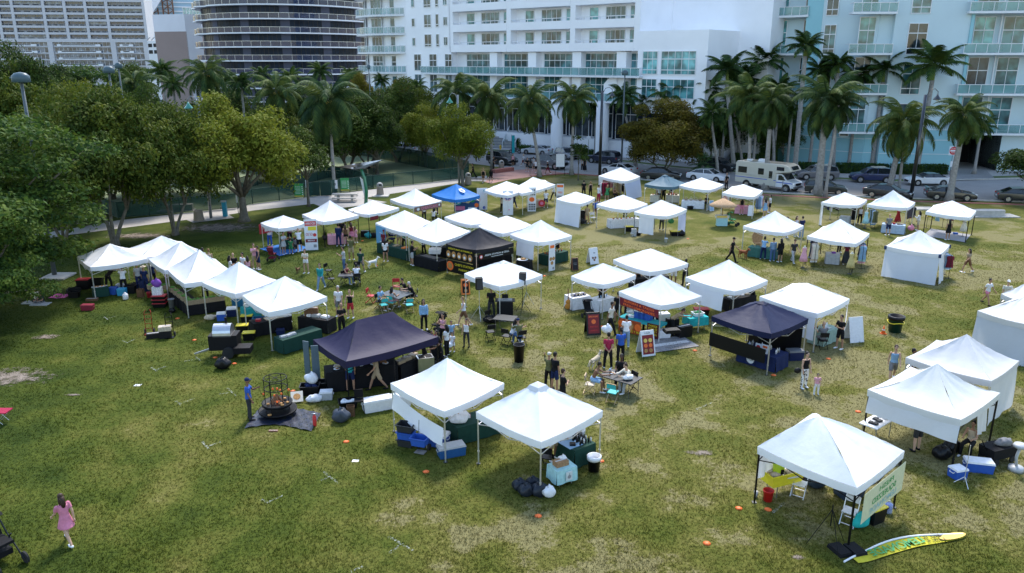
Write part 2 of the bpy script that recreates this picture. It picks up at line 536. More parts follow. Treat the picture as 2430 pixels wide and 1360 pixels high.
left_road=[Vector((-62,190,0)),Vector((-30,165,0))]
sheet('road',near_kerb+far_kerb[::-1]+left_road[::-1],'asphalt',.006)
def strip(pts,w,z0,z1,mb,m=0):
 for a,b in zip(pts[:-1],pts[1:]):
  d=(b-a);L_=d.length;d.normalize()
  c=(a+b)/2
  mb.box((c.x,c.y,(z0+z1)/2),(L_+.004,w,z1-z0),m,math.atan2(d.y,d.x))
def off(pts,k):
 out=[]
 for i,p in enumerate(pts):
  d=pts[min(i+1,len(pts)-1)]-pts[max(i-1,0)]
  n=Vector((-d.y,d.x,0)).normalized()
  out.append(p+n*k)
 return out
m=MB();strip(near_kerb[4:],.3,.0,.13,m);struct('kerb',m,MT['concrete'])
m=MB();strip(far_kerb,.3,.0,.14,m);struct('kerb',m,MT['concrete'])
fk=far_kerb
vs1,vs2=off(fk,.2),off(fk,2.2)
sheet('verge',vs1+vs2[::-1],'verge',.03)
vs3=off(fk,4.8)
sheet('pavement',vs2+vs3[::-1],'pathconc',.05)
vs4=off(fk,60)
m=MB()
sheet('forecourt',vs3+vs4[::-1],'pathconc',.02)
dv=gp((2240,431),(2362,426),(2340,405),(2272,405))
sheet('driveway',dv,'asphalt',.07)
m=MB();strip(off(near_kerb[7:],-1.6),.5,0,.05,m);struct('brick_edging',m,MT['brick'])
ap=gp((1147,431),(1170,411),(1215,404),(1280,400),(1345,412),(1275,418),(1212,426),(1165,436))
sheet('brick_apron',ap,'brickpave',.012)
m=MB();strip(gp((1170,411),(1215,405)),.8,0,.45,m);strip(gp((1260,419),(1345,412.5),(1430,418.5)),.25,0,.1,m)
struct('brick_edging',m,MT['brick'])
pn=[q(5,-300,1010),q(5,300,895),q(5,730,835),q(5,1720,708),q(5,1780,735),q(5,2160,690),q(5,2110,660),q(6,0,622),q(6,560,560),q(6,700,612),q(6,1240,545),q(6,1010,508),q(6,1560,424),q(6,2010,350),q(6,2150,352)]
pf=[q(5,-300,930),q(5,200,860),q(5,660,790),q(5,1090,712),q(5,1500,668),q(5,2200,592),q(6,0,562),q(6,700,475),q(6,1110,425),q(6,1990,318),q(6,2160,300)]
sheet('footpath',gp(*(pn+pf[::-1])),'pathconc',.02)
m=MB();m.box((0,0,.05),(1.6,1.6,.1));o=struct('pole_footing',m,MT['concrete']);o.location=G(138,657)
fa=[q(5,740,560),q(5,1090,690),q(5,2200,600),q(6,0,558),q(6,480,500),q(6,1110,415),q(6,1990,325)]
FA=gp(*fa)
bk=[V(*q(6,1830,248),100),G(*q(6,1700,250)),G(*q(6,960,150))]
back=[FA[-1],G(*q(6,1700,246)),G(*q(6,930,100)),Vector((-58,132,0)),Vector((-75,110,0)),FA[0]]
sheet('artificial_turf',FA[1:]+back[1:],'turf',.012)
def soilpatch(px,py,rx,ry,name='bare_soil',mat='soil',z=.02):
 c=G(px,py)
 m=MB();m.poly([(math.cos(t)*1.25,math.sin(t)*1.25,0)for t in[2*PI*i/24 for i in range(24)]])
 o=struct(name,m,MT[mat]);o.location=(c.x,c.y,z);o.scale=(rx,ry,1)
for i,a in enumerate([(520,540,8,4.5),(330,560,6,2.5),(90,470,4,5),(20,895,4,2.2),(110,800,1.4,.8),(690,545,4,2),(1150,425,6,2),(330,468,5,2),(1660,1075,.9,.6),(175,938,.7,.25),(1895,1322,.45,.3)]):
 soilpatch(*a,z=.016+.0011*i)
def chalkmark(px,py,pts,i):
 """two strokes of sprayed chalk lying in the grass"""
 c=G(px,py)
 m=MB();m_=''
 for(ax,ay),(bx,by)in pts:
  a=G(ax,ay)-c;b=G(bx,by)-c
  d=b-a;n=Vector((-d.y,d.x,0)).normalized()
  zz=.045+.004*m_.count('s');m_+='s'
  m.poly([(p.x,p.y,zz)for p in(a-n*.05,b-n*.035,b+n*.035,a+n*.05)])
 o=part('chalk_mark',m,MT['chalk']);o.location=c
 return tag(o,CHL[i],'chalk mark','chalk corner marks sprayed on the grass')
CH=[(638,1190,[((620,1188),(640,1197)),((638,1194),(672,1178))]),(783,1137,[((768,1122),(803,1149)),((762,1143),(784,1134))]),(950,1300,[((922,1276),(982,1310)),((924,1316),(953,1294))]),(850,1355,[((832,1360),(862,1347))]),(490,1060,[((480,1050),(496,1068)),((493,1062),(524,1051))]),(425,958,[((418,953),(428,964)),((428,960),(462,948))]),(370,880,[((358,873),(373,883)),((370,880),(395,871))]),(465,855,[((438,859),(466,855)),((465,849),(476,858))]),(548,935,[((540,923),(560,941)),((520,938),(545,934))]),(300,812,[((290,810),(304,816)),((302,815),(322,806))]),(255,758,[((246,753),(256,760)),((255,757),(276,752))]),(1835,1212,[((1832,1220),(1862,1196))]),(1672,965,[((1652,974),(1690,957))])]
CHL=['','bright chalk Y mark in the grass left of the frontmost white tent pair','largest chalk mark, an upside-down V near the bottom edge of the photo','single faint chalk stroke cut off by the bottom edge','chalk V mark below the fire pit cook','faint chalk V mark left of the cook in the blue shirt','faint chalk V mark in the grass below the black smoker trailer hitch','faint chalk mark right beside the smoker trailer drawbar tip','thin chalk hook just left of the cook in the blue shirt','chalk V mark between the hand trucks and the white paper scrap','chalk V mark nearest the red cooler box, left of the hand trucks','chalk streak beside the red bucket of the lemonade tent','faint chalk streak alone in the middle of the dry grass']
CHL[0]='lone chalk V mark midway between the pink-dress woman and the frontmost white tent'
for i,(x,y,p)in enumerate(CH):chalkmark(x,y,p,i)
def grass():
 """short tufts over the near part of the field, one mesh"""
 rg=np.random.RandomState(3)
 n=210000
 d=17.5+(rg.rand(n)**1.5)*42
 half=d*.70+1.5
 x=(rg.rand(n)*2-1)*half
 nb=2
 X=np.repeat(x,nb)+rg.randn(n*nb)*.025;Y=np.repeat(d,nb)+rg.randn(n*nb)*.025
 h=(rg.rand(n*nb)*.05+.02)*(1+.4*np.sin(X*1.3)*np.cos(Y*1.1))
 w=.006+.00022*Y
 t=rg.rand(n*nb)*2*np.pi;lean=rg.randn(n*nb,2)*.035
 v=np.zeros((n*nb,3,3))
 v[:,0,0]=X-np.cos(t)*w;v[:,0,1]=Y-np.sin(t)*w
 v[:,1,0]=X+np.cos(t)*w;v[:,1,1]=Y+np.sin(t)*w
 v[:,2,0]=X+lean[:,0];v[:,2,1]=Y+lean[:,1];v[:,2,2]=h
 f=np.arange(n*nb*3).reshape(-1,3)
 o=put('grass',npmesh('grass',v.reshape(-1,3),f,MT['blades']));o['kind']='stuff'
 o['label']='short mown grass of the park field, part green and part straw coloured'
grass()
def fence(pts,h,label,step=2.4,screen=True,group=None,name='mesh_fence'):
 """posts, top rail and screen between world points"""
 o=thing(name,label,'fence',pts[0],0,group)
 org=pts[0]
 rail=MB();pan=MB();posts=[]
 for a,b in zip(pts[:-1],pts[1:]):
  a=a-org;b=b-org
  L_=(b-a).length;n=max(1,round(L_/step))
  rail.tube((a.x,a.y,h),(b.x,b.y,h),.035,n=6)
  rail.tube((a.x,a.y,.1),(b.x,b.y,.1),.02,n=6)
  pan.poly([(a.x,a.y,.05),(b.x,b.y,.05),(b.x,b.y,h-.03),(a.x,a.y,h-.03)])
  for k in range(n):
   p=a+(b-a)*k/n
   posts.append(p)
 posts.append(pts[-1]-org)
 part('rail',rail,MT['screendark'],o)
 part('mesh_panel',pan,MT['screenmesh'],o)
 pm=MB().tube((0,0,0),(0,0,h+.06),.045,n=6).mesh('post',MT['screendark'])
 for p in posts:put('post',pm,o,loc=p)
 return o
simple('screendark',(.01,.045,.035),.6)
fh=1.45
fence(FA,fh,'long dark green mesh fence of the dog run along the footpath',group='dog run fences')
fence([FA[-1],back[1]+Vector((0,0,0)),back[2]],2.1,'taller dark green screened fence closing the back of the dog run',group='dog run fences')
fence([FA[0],FA[0]+Vector((-14,12,0))],fh,'green mesh fence running back left from the corner of the dog run',group='dog run fences')
fence([G(*q(6,380,470)),G(*q(6,130,360)),G(*q(5,2190,450))],fh,'dark mesh divider inside the dog run left of the gate',group='dog run fences')
fence([G(*q(6,1110,415)),G(*q(6,850,330)),G(*q(6,700,320)),G(*q(6,380,400))],fh,'dark mesh divider inside the dog run behind the curved green mast',group='dog run fences')
t=thing('gate','dark green gate of the dog run beside the two green notice boards','gate',G(*q(6,560,490)),0)
for k,dx in enumerate((-.0,1.25)):
 g=MB();g.box((dx+.1,.03,.8),(1.15,.05,1.45));part('gate_leaf',g,MT['screendark'],t)
class Fr:
 """a vertical wall plane from P0 to P1 (as seen left to right)"""
 def __init__(s,P0,P1):
  s.o=Vector((P0[0],P0[1],0));d=Vector((P1[0]-P0[0],P1[1]-P0[1],0))
  s.L=d.length;s.u=d.normalized();s.n=Vector((s.u.y,-s.u.x,0))
 def at(s,u,z,d=0):
  return s.o+s.u*u+s.n*d+Vector((0,0,z))
 def uz(s,px,py,d=0):
  r=ray(px,py);C=Vector((0,0,CAMH));o=s.o+s.n*d
  t=(o-C).dot(s.n)/r.dot(s.n)
  p=C+r*t
  return(p-s.o).dot(s.u),p.z
 def U(s,px,py=150):return s.uz(px,py)[0]
 def box(s,mb,u0,u1,z0,z1,d0,d1,m=0):
  vs=[s.at(u,z,d)for z in(z0,z1)for u,d in((u0,d1),(u1,d1),(u1,d0),(u0,d0))]
  mb.add(vs,[(3,2,1,0),(4,5,6,7),(0,1,5,4),(1,2,6,5),(2,3,7,6),(3,0,4,7)],m)
def window(par,fr,u0,u1,z0,z1,d=0.0,cols=2,rows=(),col=(.04,.06,.07),fw=.09,colors=None,fcol='white',name='window'):
 f=MB()
 w=fw
 fr.box(f,u0-w/2,u0+w/2,z0,z1,d,d+.1);fr.box(f,u1-w/2,u1+w/2,z0,z1,d,d+.1)
 fr.box(f,u0,u1,z1-w,z1-.002,d,d+.096);fr.box(f,u0,u1,z0+.002,z0+w,d,d+.096)
 for k in range(1,cols):
  u=u0+(u1-u0)*k/cols
  fr.box(f,u-w/3,u+w/3,z0+w/2,z1-w/2,d,d+.08)
 for r_ in rows:
  z=z0+(z1-z0)*r_
  fr.box(f,u0,u1,z-w*.6,z+w*.6,d,d+.09)
 o=part(name,f,MT[fcol],par)
 edges=[0]+list(rows)+[1]
 p=MB()
 fr.box(p,u0+w/2,u1-w/2,z0+w,z1-w,d+.002,d+.04)
 po=part('pane',p,MT['panes'],o,col)
 return o
def railing(par,fr,u0,u1,z,d,h=1.05,step=1.3,glass='railglass',ret=None,slab=None,name='balcony',slabcol='white',fw=.06):
 """balcony: slab with glazed white railing; ret = depth of the returns"""
 s=MB()
 dep=ret or 1.5
 fr.box(s,u0,u1,z-.25,z,d-dep,d,0)
 o=part(name,s,MT[slabcol],par)
 r_=MB();g=MB()
 n=max(1,round((u1-u0)/step))
 for k in range(n+1):
  u=u0+.05+(u1-u0-.1)*k/n
  fr.box(r_,u-fw/2,u+fw/2,z,z+h,d-.08,d-.02)
 fr.box(r_,u0,u1,z+h,z+h+.08,d-.1,d)
 fr.box(r_,u0,u0+.07,z+h,z+h+.08,d-dep,d-.1);fr.box(r_,u1-.07,u1,z+h,z+h+.08,d-dep,d-.1)
 part('railing',r_,MT['white'],o)
 fr.box(g,u0+.06,u1-.06,z+.05,z+h,d-.06,d-.04)
 part('glass_panel',g,MT[glass],o)
 return o
WC=(.9,.9,.93)
AQ=(.32,.55,.6)
AQW=(.62,.72,.76)
def white_building():
 P=lambda x,y,z:Vector((x,y,0))
 A=Vector((-15.7,141,0));Bv=Vector((13.6,116,0));d=(Bv-A).normalized()
 fr=Fr(A-d*13.5,Bv+d*12)
 o=thing('apartment_building','large white apartment building with banded balconies and turquoise glass behind the coconut palms','building',fr.at(fr.L/2,0))
 inv=Matrix.Translation(-o.location)
 made=[]
 Z=lambda px,py,dd=0:fr.uz(px,py,dd)
 S=3.2
 wall=MB()
 ul=fr.U(968);u1a=fr.U(1070);u2=fr.U(1513);u3=fr.U(1678)
 zt=34
 zb=Z(1350,122)[1]
 fr.box(wall,-1,ul-.1,0,zt,-12,-.9)
 fr.box(wall,ul,u1a,3.2,zt,-12,0)
 z1_=Z(1350,236)[1]
 fr.box(wall,u1a,u2,z1_-.3,zt,-14,-1.6)
 fr.box(wall,u2,u3,Z(1600,245)[1]-1.5,Z(1600,72)[1],-9,.05)
 fr.box(wall,u2+.02,u3+4.5,0,zt+3,-22,-9)
 fr.box(wall,u2,u3,0,3,-9,-3)
 for px in(1072,1207,1357,1508):
  u=fr.U(px);fr.box(wall,u-.45,u+.45,zb,zt,-1.6,.0)
 part('wall',wall,MT['wallpaint'],o,WC)
 zf=[zb+S*k for k in range(0,7)]
 for i,z in enumerate(zf):
  for a,b in((1072,1207),(1207,1357),(1357,1508)):
   ua,ub=fr.U(a)+.45,fr.U(b)-.45
   m=MB();fr.box(m,ua,ub,z,z+1.15,-1.6,.06)
   bo=part('balcony',m,MT['wallpaint'],o,WC)
   r_=MB()
   for k in range(8):
    u=ua+.1+(ub-ua-.2)*k/7;fr.box(r_,u-.04,u+.04,z+1.15,z+1.5,-.1,-.02)
   fr.box(r_,ua,ub,z+1.5,z+1.6,-.12,0)
   part('railing',r_,MT['white'],bo)
   if i<6:
    w_=ub-ua
    for(f0,f1,c,cc)in((.15,.3,1,(.09,.27,.28)),(.43,.76,4,(.06,.13,.15)),(.84,.98,1,(.08,.23,.25))):
     window(o,fr,ua+w_*f0,ua+w_*f1,z+.4,z+S-.25,-1.6,c,(),cc)
 for z in zf[:6]:
  ua=ul
  window(o,fr,fr.U(981),fr.U(988),z+1.1,z+2.5,0,1,(),(.06,.16,.18))
  window(o,fr,fr.U(1010),fr.U(1026),z+.9,z+S-.2,0,2,(.2,),(.05,.1,.12))
  window(o,fr,fr.U(1037),fr.U(1044),z+.9,z+S-.2,0,1,(.2,),(.05,.1,.12))
  window(o,fr,fr.U(1055),fr.U(1064),z+1.1,z+2.5,0,2,(),(.08,.2,.22))
 z2=Z(1350,178)[1];z1=Z(1350,236)[1]
 pod=MB()
 for z in(z2,z1):
  for px in(1159,1250,1355,1460):
   u=fr.U(px);fr.box(pod,u,u+1.6,z,z+(zb-z2)-.1 if z==z2 else z2-.3,-1.6,-.3)
 for px in(1322,1432):
  u=fr.U(px+5)
  pod.lathe([(.95,0),(.95,z1-.2)],20,0,fr.at(u,0,.3))
 fr.box(pod,u1a,u2,0,2.4,-3,-1.2)
 for px in(1325,1436):
  a=fr.U(px-1);w=1.8
  vs=[(a,z1),(a,z2-1.2),(a+.9,z2-.3),(a+2.2,z2-.3),(a+2.2,z1)]
  pod.add([fr.at(u,z,.1)for u,z in vs]+[fr.at(u,z,-1.5)for u,z in vs],[(0,4,3,2,1),(5,6,7,8,9),(0,1,6,5),(1,2,7,6),(2,3,8,7),(3,4,9,8),(4,0,5,9)])
 part('podium_wall',pod,MT['wallpaint'],o,WC)
 for(a,b,n)in((1093,1156,5),(1182,1250,5),(1277,1354,6),(1374,1457,6),(1484,1509,2)):
  for z,h in((z2,zb-z2),(z1,z2-z1)):
   window(o,fr,fr.U(a),fr.U(b),z+.05,z+h-.25,-1.6,n,(.66,),(.05,.15,.17))
 for(a,b,n)in((984,1000,2),(1020,1037,2),(1057,1073,2)):
  for z,h in((z2,zb-z2),(z1,z2-z1)):
   window(o,fr,fr.U(a),fr.U(b),z+.3,z+h-.25,0,n,(.62,),(.045,.1,.115))
 railing(o,fr,u1a-6.5,u2+1,z2,1.0,step=1.45,ret=2.6)
 railing(o,fr,u1a-1,u2+1,z1,1.0,step=1.45,ret=2.6)
 for(a,b,n)in((1526,1561,3),(1570,1652,5)):
  window(o,fr,fr.U(a),fr.U(b),Z(1560,177)[1],Z(1560,121)[1],.05,n,(.66,.2),(.13,.36,.38))
  window(o,fr,fr.U(a),fr.U(b),Z(1560,233)[1],Z(1560,187)[1],.05,n,(.6,),(.1,.28,.3))
 g=MB();fr.box(g,u1a-4,u2+6,.0,z1-.3,-6,-3.2,0)
 part('lobby_glazing',g,MT['glasswin'],o)
 for k in range(9):
  u=u1a-3+k*4.3
  if u<u2:window(o,fr,u,u+3.7,2.45,z1-.45,-3.15,3,(.7,),(.03,.04,.05))
 lt=MB();fr.box(lt,fr.U(1192),fr.U(1242),z1-1.3,z1-.35,.35,.5,0)
 sg=part('sign_band',lt,MT['darkgrey'],o)
 tm=MB()
 M=Matrix.Translation(fr.at((fr.U(1192)+fr.U(1242))/2,z1-.85,.53))@Matrix(((fr.u.x,0,fr.n.x,0),(fr.u.y,0,fr.n.y,0),(0,1,0,0),(0,0,0,1)))
 text_to(tm,'ISWHUN',0,M,.85,4.4)
 part('lettering',tm,MT['white'],sg)
 cu=fr.U(905);cc=fr.at(cu-1,0,-9.5)
 rr_=11.0
 angs=[math.atan2(fr.n.y,fr.n.x)+a for a in[rad(-46+92*i/22)for i in range(23)]]
 core=MB()
 core.lathe([(rr_-1.8,0),(rr_-1.8,zt)],40,0,cc)
 part('round_tower',core,MT['wallpaint'],o,WC,smooth=False)
 for i in range(-2,7):
  z=zb+S*i+.1 if i>-1 else(z2 if i==-1 else z1)
  s=MB();s.lathe([(rr_,z-.3),(rr_,z)],48,0,cc)
  bo=part('balcony',s,MT['white'],o)
  r_=MB();gl=MB()
  pts=[cc+Vector((math.cos(a),math.sin(a),0))*(rr_-.1)for a in angs]
  for a,b in zip(pts[:-1],pts[1:]):
   r_.bar((a.x,a.y,z+1.1),(b.x,b.y,z+1.1),.09)
   gl.poly([(a.x,a.y,z+.06),(b.x,b.y,z+.06),(b.x,b.y,z+1.05),(a.x,a.y,z+1.05)])
  for p in pts:r_.bar((p.x,p.y,z),(p.x,p.y,z+1.1),.07)
  part('railing',r_,MT['white'],bo);part('glass_panel',gl,MT['railglass'],bo)
  for(a0,a1)in((-32,-24),(-8,9),(20,32)):
   base=math.atan2(fr.n.y,fr.n.x)
   w0,w1=base+rad(a0),base+rad(a1)
   e0=cc+Vector((math.cos(w0),math.sin(w0),0))*(rr_-1.75);e1=cc+Vector((math.cos(w1),math.sin(w1),0))*(rr_-1.75)
   f2=Fr(e0,e1)
   h=2.7 if i>=0 else(zb-z2-.5)
   window(o,f2,0,f2.L,z+.1,z+h,.25,max(2,int(f2.L/.8)),()if i>=0 else(.6,),(.05,.11,.13))
 for c in o.children:
  c.data.transform(inv)
  for g2 in c.children:g2.data.transform(inv)
 e0=fr.at(u3+4.7,0,-8)*1.12;e1=e0+Vector((1,.1,0)).normalized()*10
 f3=Fr(e0,e1)
 o2=thing('party_wall_building','plain pale green windowless building with a dark drainpipe between the white and the aqua buildings','building',f3.at(4,0))
 w=MB();f3.box(w,0,9,0,36,-14,0)
 part('wall',w,MT['wallpaint'],o2,(.5,.62,.6))
 w=MB();f3.box(w,4.4,4.6,0,36,.01,.16);part('drainpipe',w,MT['darkgrey'],o2)
 w=MB();f3.box(w,0,9,12.5,12.56,.0,.03);f3.box(w,0,9,21,21.06,.0,.03);part('wall_joint',w,MT['grey'],o2)
 iv=Matrix.Translation(-o2.location)
 for c in o2.children:c.data.transform(iv)
 return fr
WFR=white_building()
def stairs():
 b=G(1190,352);t=G(1224,344);
 u=Vector((.76,-.65,0));n=Vector((.65,.76,0))
 o=thing('staircase','broad grey outdoor steps with glazed white handrails in front of the white building','stairs',b)
 m=MB()
 L_=4.6;N_=16;rise=3.2/N_;going=.42
 n=Vector((.25,.97,0)).normalized();u=Vector((n.y,-n.x,0))
 ang=math.atan2(u.y,u.x)
 for k in range(N_):
  c=n*(going*(k+.5))
  m.box((c.x,c.y,rise*(k+1)/2),(L_,going+.0,rise*(k+1)),k%2,ang)
 c=n*(going*N_+1.6)
 m.box((c.x,c.y,1.6),(9,3.2,3.196),0,ang)
 part('steps',m,[MT['grey'],MT['concrete']],o)
 for s in(-L_/2,0.2,L_/2):
  r_=MB();g=MB()
  a=u*s;e=u*s+n*(going*N_)
  r_.bar((a.x,a.y,1.1),(e.x,e.y,4.3),.12)
  for k in range(6):
   p=a+(e-a)*k/5;z=3.2*k/5
   r_.bar((p.x,p.y,z),(p.x,p.y,z+1.1),.09)
  g.poly([(a.x,a.y,.15),(e.x,e.y,3.35),(e.x,e.y,4.25),(a.x,a.y,1.05)])
  h=part('handrail',r_,MT['white'],o);part('glass_panel',g,MT['railglass'],h)
stairs()
def aqua_building():
 P1=Vector((46.5,103.5,0));d0=Vector((-.76,.65,0))
 fa=Fr(P1+d0*17,P1)
 P2=P1+Vector((1,-.13,0)).normalized()*24
 fb=Fr(P1,P2)
 o=thing('aqua_building','pale aqua loft building with stacked balconies and tall turquoise windows behind the royal palms','building',P1)
 S=4.9;zr=fb.uz(2370,q(4,0,785)[1])[1]-1.1+.1
 lv=[zr+S*k for k in range(-1,5)]
 ZT=34
 w=MB()
 ub=lambda px:fb.U(px,200)
 ua=lambda px:fa.U(px,200)
 fb.box(w,0,ub(2100),0,ZT,-12,0);fb.box(w,ub(2100),ub(2275),0,ZT,-12,.7)
 fb.box(w,ub(2275),fb.L+6,lv[0]+.0,ZT,-12,-1.2)
 fb.box(w,ub(2275),ub(2275)+1.2,0,lv[0],-4,0)
 fb.box(w,ub(2400),fb.L+6,0,lv[0],-12,0)
 fa.box(w,ua(1935),fa.L,0,ZT,-12,.3);fa.box(w,0,ua(1935),0,ZT,-12,-1.4)
 part('wall',w,MT['wallpaint'],o,(.56,.68,.72))
 w=MB()
 zb=5.2
 fb.box(w,-.1,ub(2100)+.02,0,zb,0,.18);fb.box(w,ub(2100)+.02,ub(2275)+.1,0,zb,.7,.9)
 fa.box(w,0,fa.L+.1,0,zb,.3,.5)
 fa.box(w,ua(1900),ua(1935)+.1,zb,ZT,-1.4,.34)
 fb.box(w,ub(2275)+.0,ub(2282),0,ZT,-1.0,.86)
 part('base_wall',w,MT['wallpaint'],o,(.3,.56,.62))
 w=MB()
 for z in(2.1,3.9,5.2):
  fb.box(w,-.1,ub(2100),z,z+.07,.18,.23);fb.box(w,ub(2100)+.03,ub(2275)+.1,z,z+.07,.9,.95);fa.box(w,0,fa.L+.1,z,z+.07,.5,.55)
 part('wall_moulding',w,MT['white'],o)
 cb,cd,ct=(.05,.15,.16),(.03,.05,.06),(.1,.3,.3)
 for i,z in enumerate(lv):
  c1=(cb,cd,ct)[i%3]
  if z>3:
   window(o,fb,ub(2023),ub(2066),z+.1,z+S-.5,0,2,(.62,),c1)
   railing(o,fb,ub(1995),ub(2098),z,1.7,step=1.1,ret=1.7,slabcol='white')
   window(o,fb,ub(2134),ub(2178),z-.2,z+S-1.3,.7,2,(.2,.68),(cd,cb)[i%2])
   window(o,fa,ua(1945),ua(1972),z-.2,z+S-1.3,.3,2,(.2,.68),(cb,cd)[i%2])
   window(o,fa,ua(1812),ua(1846),z+.1,z+S-.5,-1.4,2,(.62,),ct)
   window(o,fa,ua(1885),ua(1900)-.1,z+.1,z+S-.5,-1.4,1,(.62,),cd)
   railing(o,fa,ua(1795),ua(1905),z,.7,step=1.1,ret=2.2,slabcol='white')
  window(o,fb,ub(2300),ub(2348),z+.1,z+S-.5,-1.2,2,(.62,),c1)
  window(o,fb,ub(2368),ub(2420),z+.1,z+S-.5,-1.2,2,(.62,),cb)
  railing(o,fb,ub(2262),fb.L+5,z,1.5,step=1.35,ret=2.8,slabcol='white')
 p=MB()
 fb.box(p,ub(2357),ub(2360),lv[0],ZT,-.9,-.7)
 part('drainpipe',p,MT['white'],o)
 window(o,fa,ua(1858),ua(1876),5.6,8.5,.5,1,(.3,.62),cd)
 window(o,fb,ub(2005),ub(2026),4.2,7,.2,1,(.5,),cd)
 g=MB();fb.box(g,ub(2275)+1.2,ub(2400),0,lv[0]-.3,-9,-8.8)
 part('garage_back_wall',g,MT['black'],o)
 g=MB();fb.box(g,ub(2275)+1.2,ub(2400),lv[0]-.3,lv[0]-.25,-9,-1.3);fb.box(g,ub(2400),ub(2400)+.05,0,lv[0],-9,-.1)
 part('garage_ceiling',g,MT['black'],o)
 iv=Matrix.Translation(-o.location)
 for c in o.children:
  c.data.transform(iv)
  for g2 in c.children:g2.data.transform(iv)
 return fa,fb
AFA,AFB=aqua_building()
def slab_tower():
 P0=V(-70,100,336);P1=V(352,100,348)
 fr=Fr(P0,P1)
 o=thing('slab_tower','long off-white slab tower with a dense grid of dark balcony windows, farthest upper left','building',fr.at(fr.L/2,0))
 top=62
 rows=[]
 for k in range(10):rows.append(fr.uz(200,95-15.7*k)[1])
 w=MB();fr.box(w,0,fr.L,-2,top,-14,0)
 bands=[]
 px_p=(-70,37,106,157,207,256,345)
 for px in(0,34,108,158,207,257,344):
  u=fr.U(px,40);fr.box(w,u-.55,u+.55,rows[0],top,.0,1.1)
 S=rows[1]-rows[0]
 for z in rows:fr.box(w,0,fr.L,z-.55,z+.35,.0,1.0)
 for px in(-70,123,272,349):
  u=fr.U(px,120);fr.box(w,u-1.0,u+1.0,-2,rows[0],0,1.1)
 fr.box(w,0,fr.L,rows[0]-.9,rows[0]+.5,.0,1.12)
 for k in range(1,8):
  z=rows[0]-S*k;fr.box(w,0,fr.L,z-.25,z+.0,.0,.7)
 part('wall',w,MT['wallpaint'],o,(.55,.54,.55))
 cols=[(-64,-2),(3,31),(38,104),(112,154),(162,203),(211,253),(261,299),(301,340)]
 cnt=0
 rest=MB()
 for r_,z in enumerate(rows):
  for(a,b)in cols:
   u0,u1=fr.U(a,60),fr.U(b,60)
   z0,z1=z+.9,z+S-.6
   f=MB()
   n=max(3,int((u1-u0)/1.25))
   for k in range(n+1):
    u=u0+(u1-u0)*k/n;fr.box(f,u-.06,u+.06,z0,z1,.05,.2)
   for k in range(3):
    c=u0+(u1-u0)*(.16+.34*k)
    fr.box(f,c-(u1-u0)*.1,c+(u1-u0)*.1,z+.42,z+.8,.3,.98,1)
   fr.box(f,u0,u1,z1-.1,z1,.04,.18);fr.box(f,u0,u1,z0-.5,z0+.1,.04,.4)
   p=MB();fr.box(p,u0,u1,z0,z1,.02,.1)
   wd=part('window',f,[MT['grey'],MT['darkgrey']],o)
   part('pane',p,MT['panes'],wd,R.choice([(.02,.025,.06),(.03,.04,.07),(.025,.03,.05),(.12,.15,.18)]))
   cnt+=1
 for k in range(0,5):
  z=rows[0]-S*(k+1)
  for(a,b)in((-64,116),(131,266),(279,343)):
   u0,u1=fr.U(a,120),fr.U(b,120)
   if cnt<100:
    f=MB();n=int((u1-u0)/1.6)
    for j in range(n+1):
     u=u0+(u1-u0)*j/n;fr.box(f,u-.05,u+.05,z+.1,z+S-.5,.05,.2)
    fr.box(f,u0-.1,u1+.1,z+.05,z+.2,.04,.18)
    p=MB();fr.box(p,u0,u1,z+.1,z+S-.5,.02,.1)
    wd=part('window',f,MT['white'],o);part('pane',p,MT['panes'],wd,(.1,.13,.17));cnt+=1
   bm=MB();fr.box(bm,u0+1.5,u1-4,z,z+.9,.9,1.5)
   for j in range(8):
    c=u0+3+(u1-u0-9)*(j+.5)/8;fr.box(bm,c-(u1-u0)*.04,c+(u1-u0)*.04,z+.45,z+.8,1.5,1.52,1)
   part('balcony',bm,[MT['white'],MT['darkgrey']],o)
 iv=Matrix.Translation(-o.location)
 for c in o.children:
  c.data.transform(iv)
  for g2 in c.children:g2.data.transform(iv)
slab_tower()
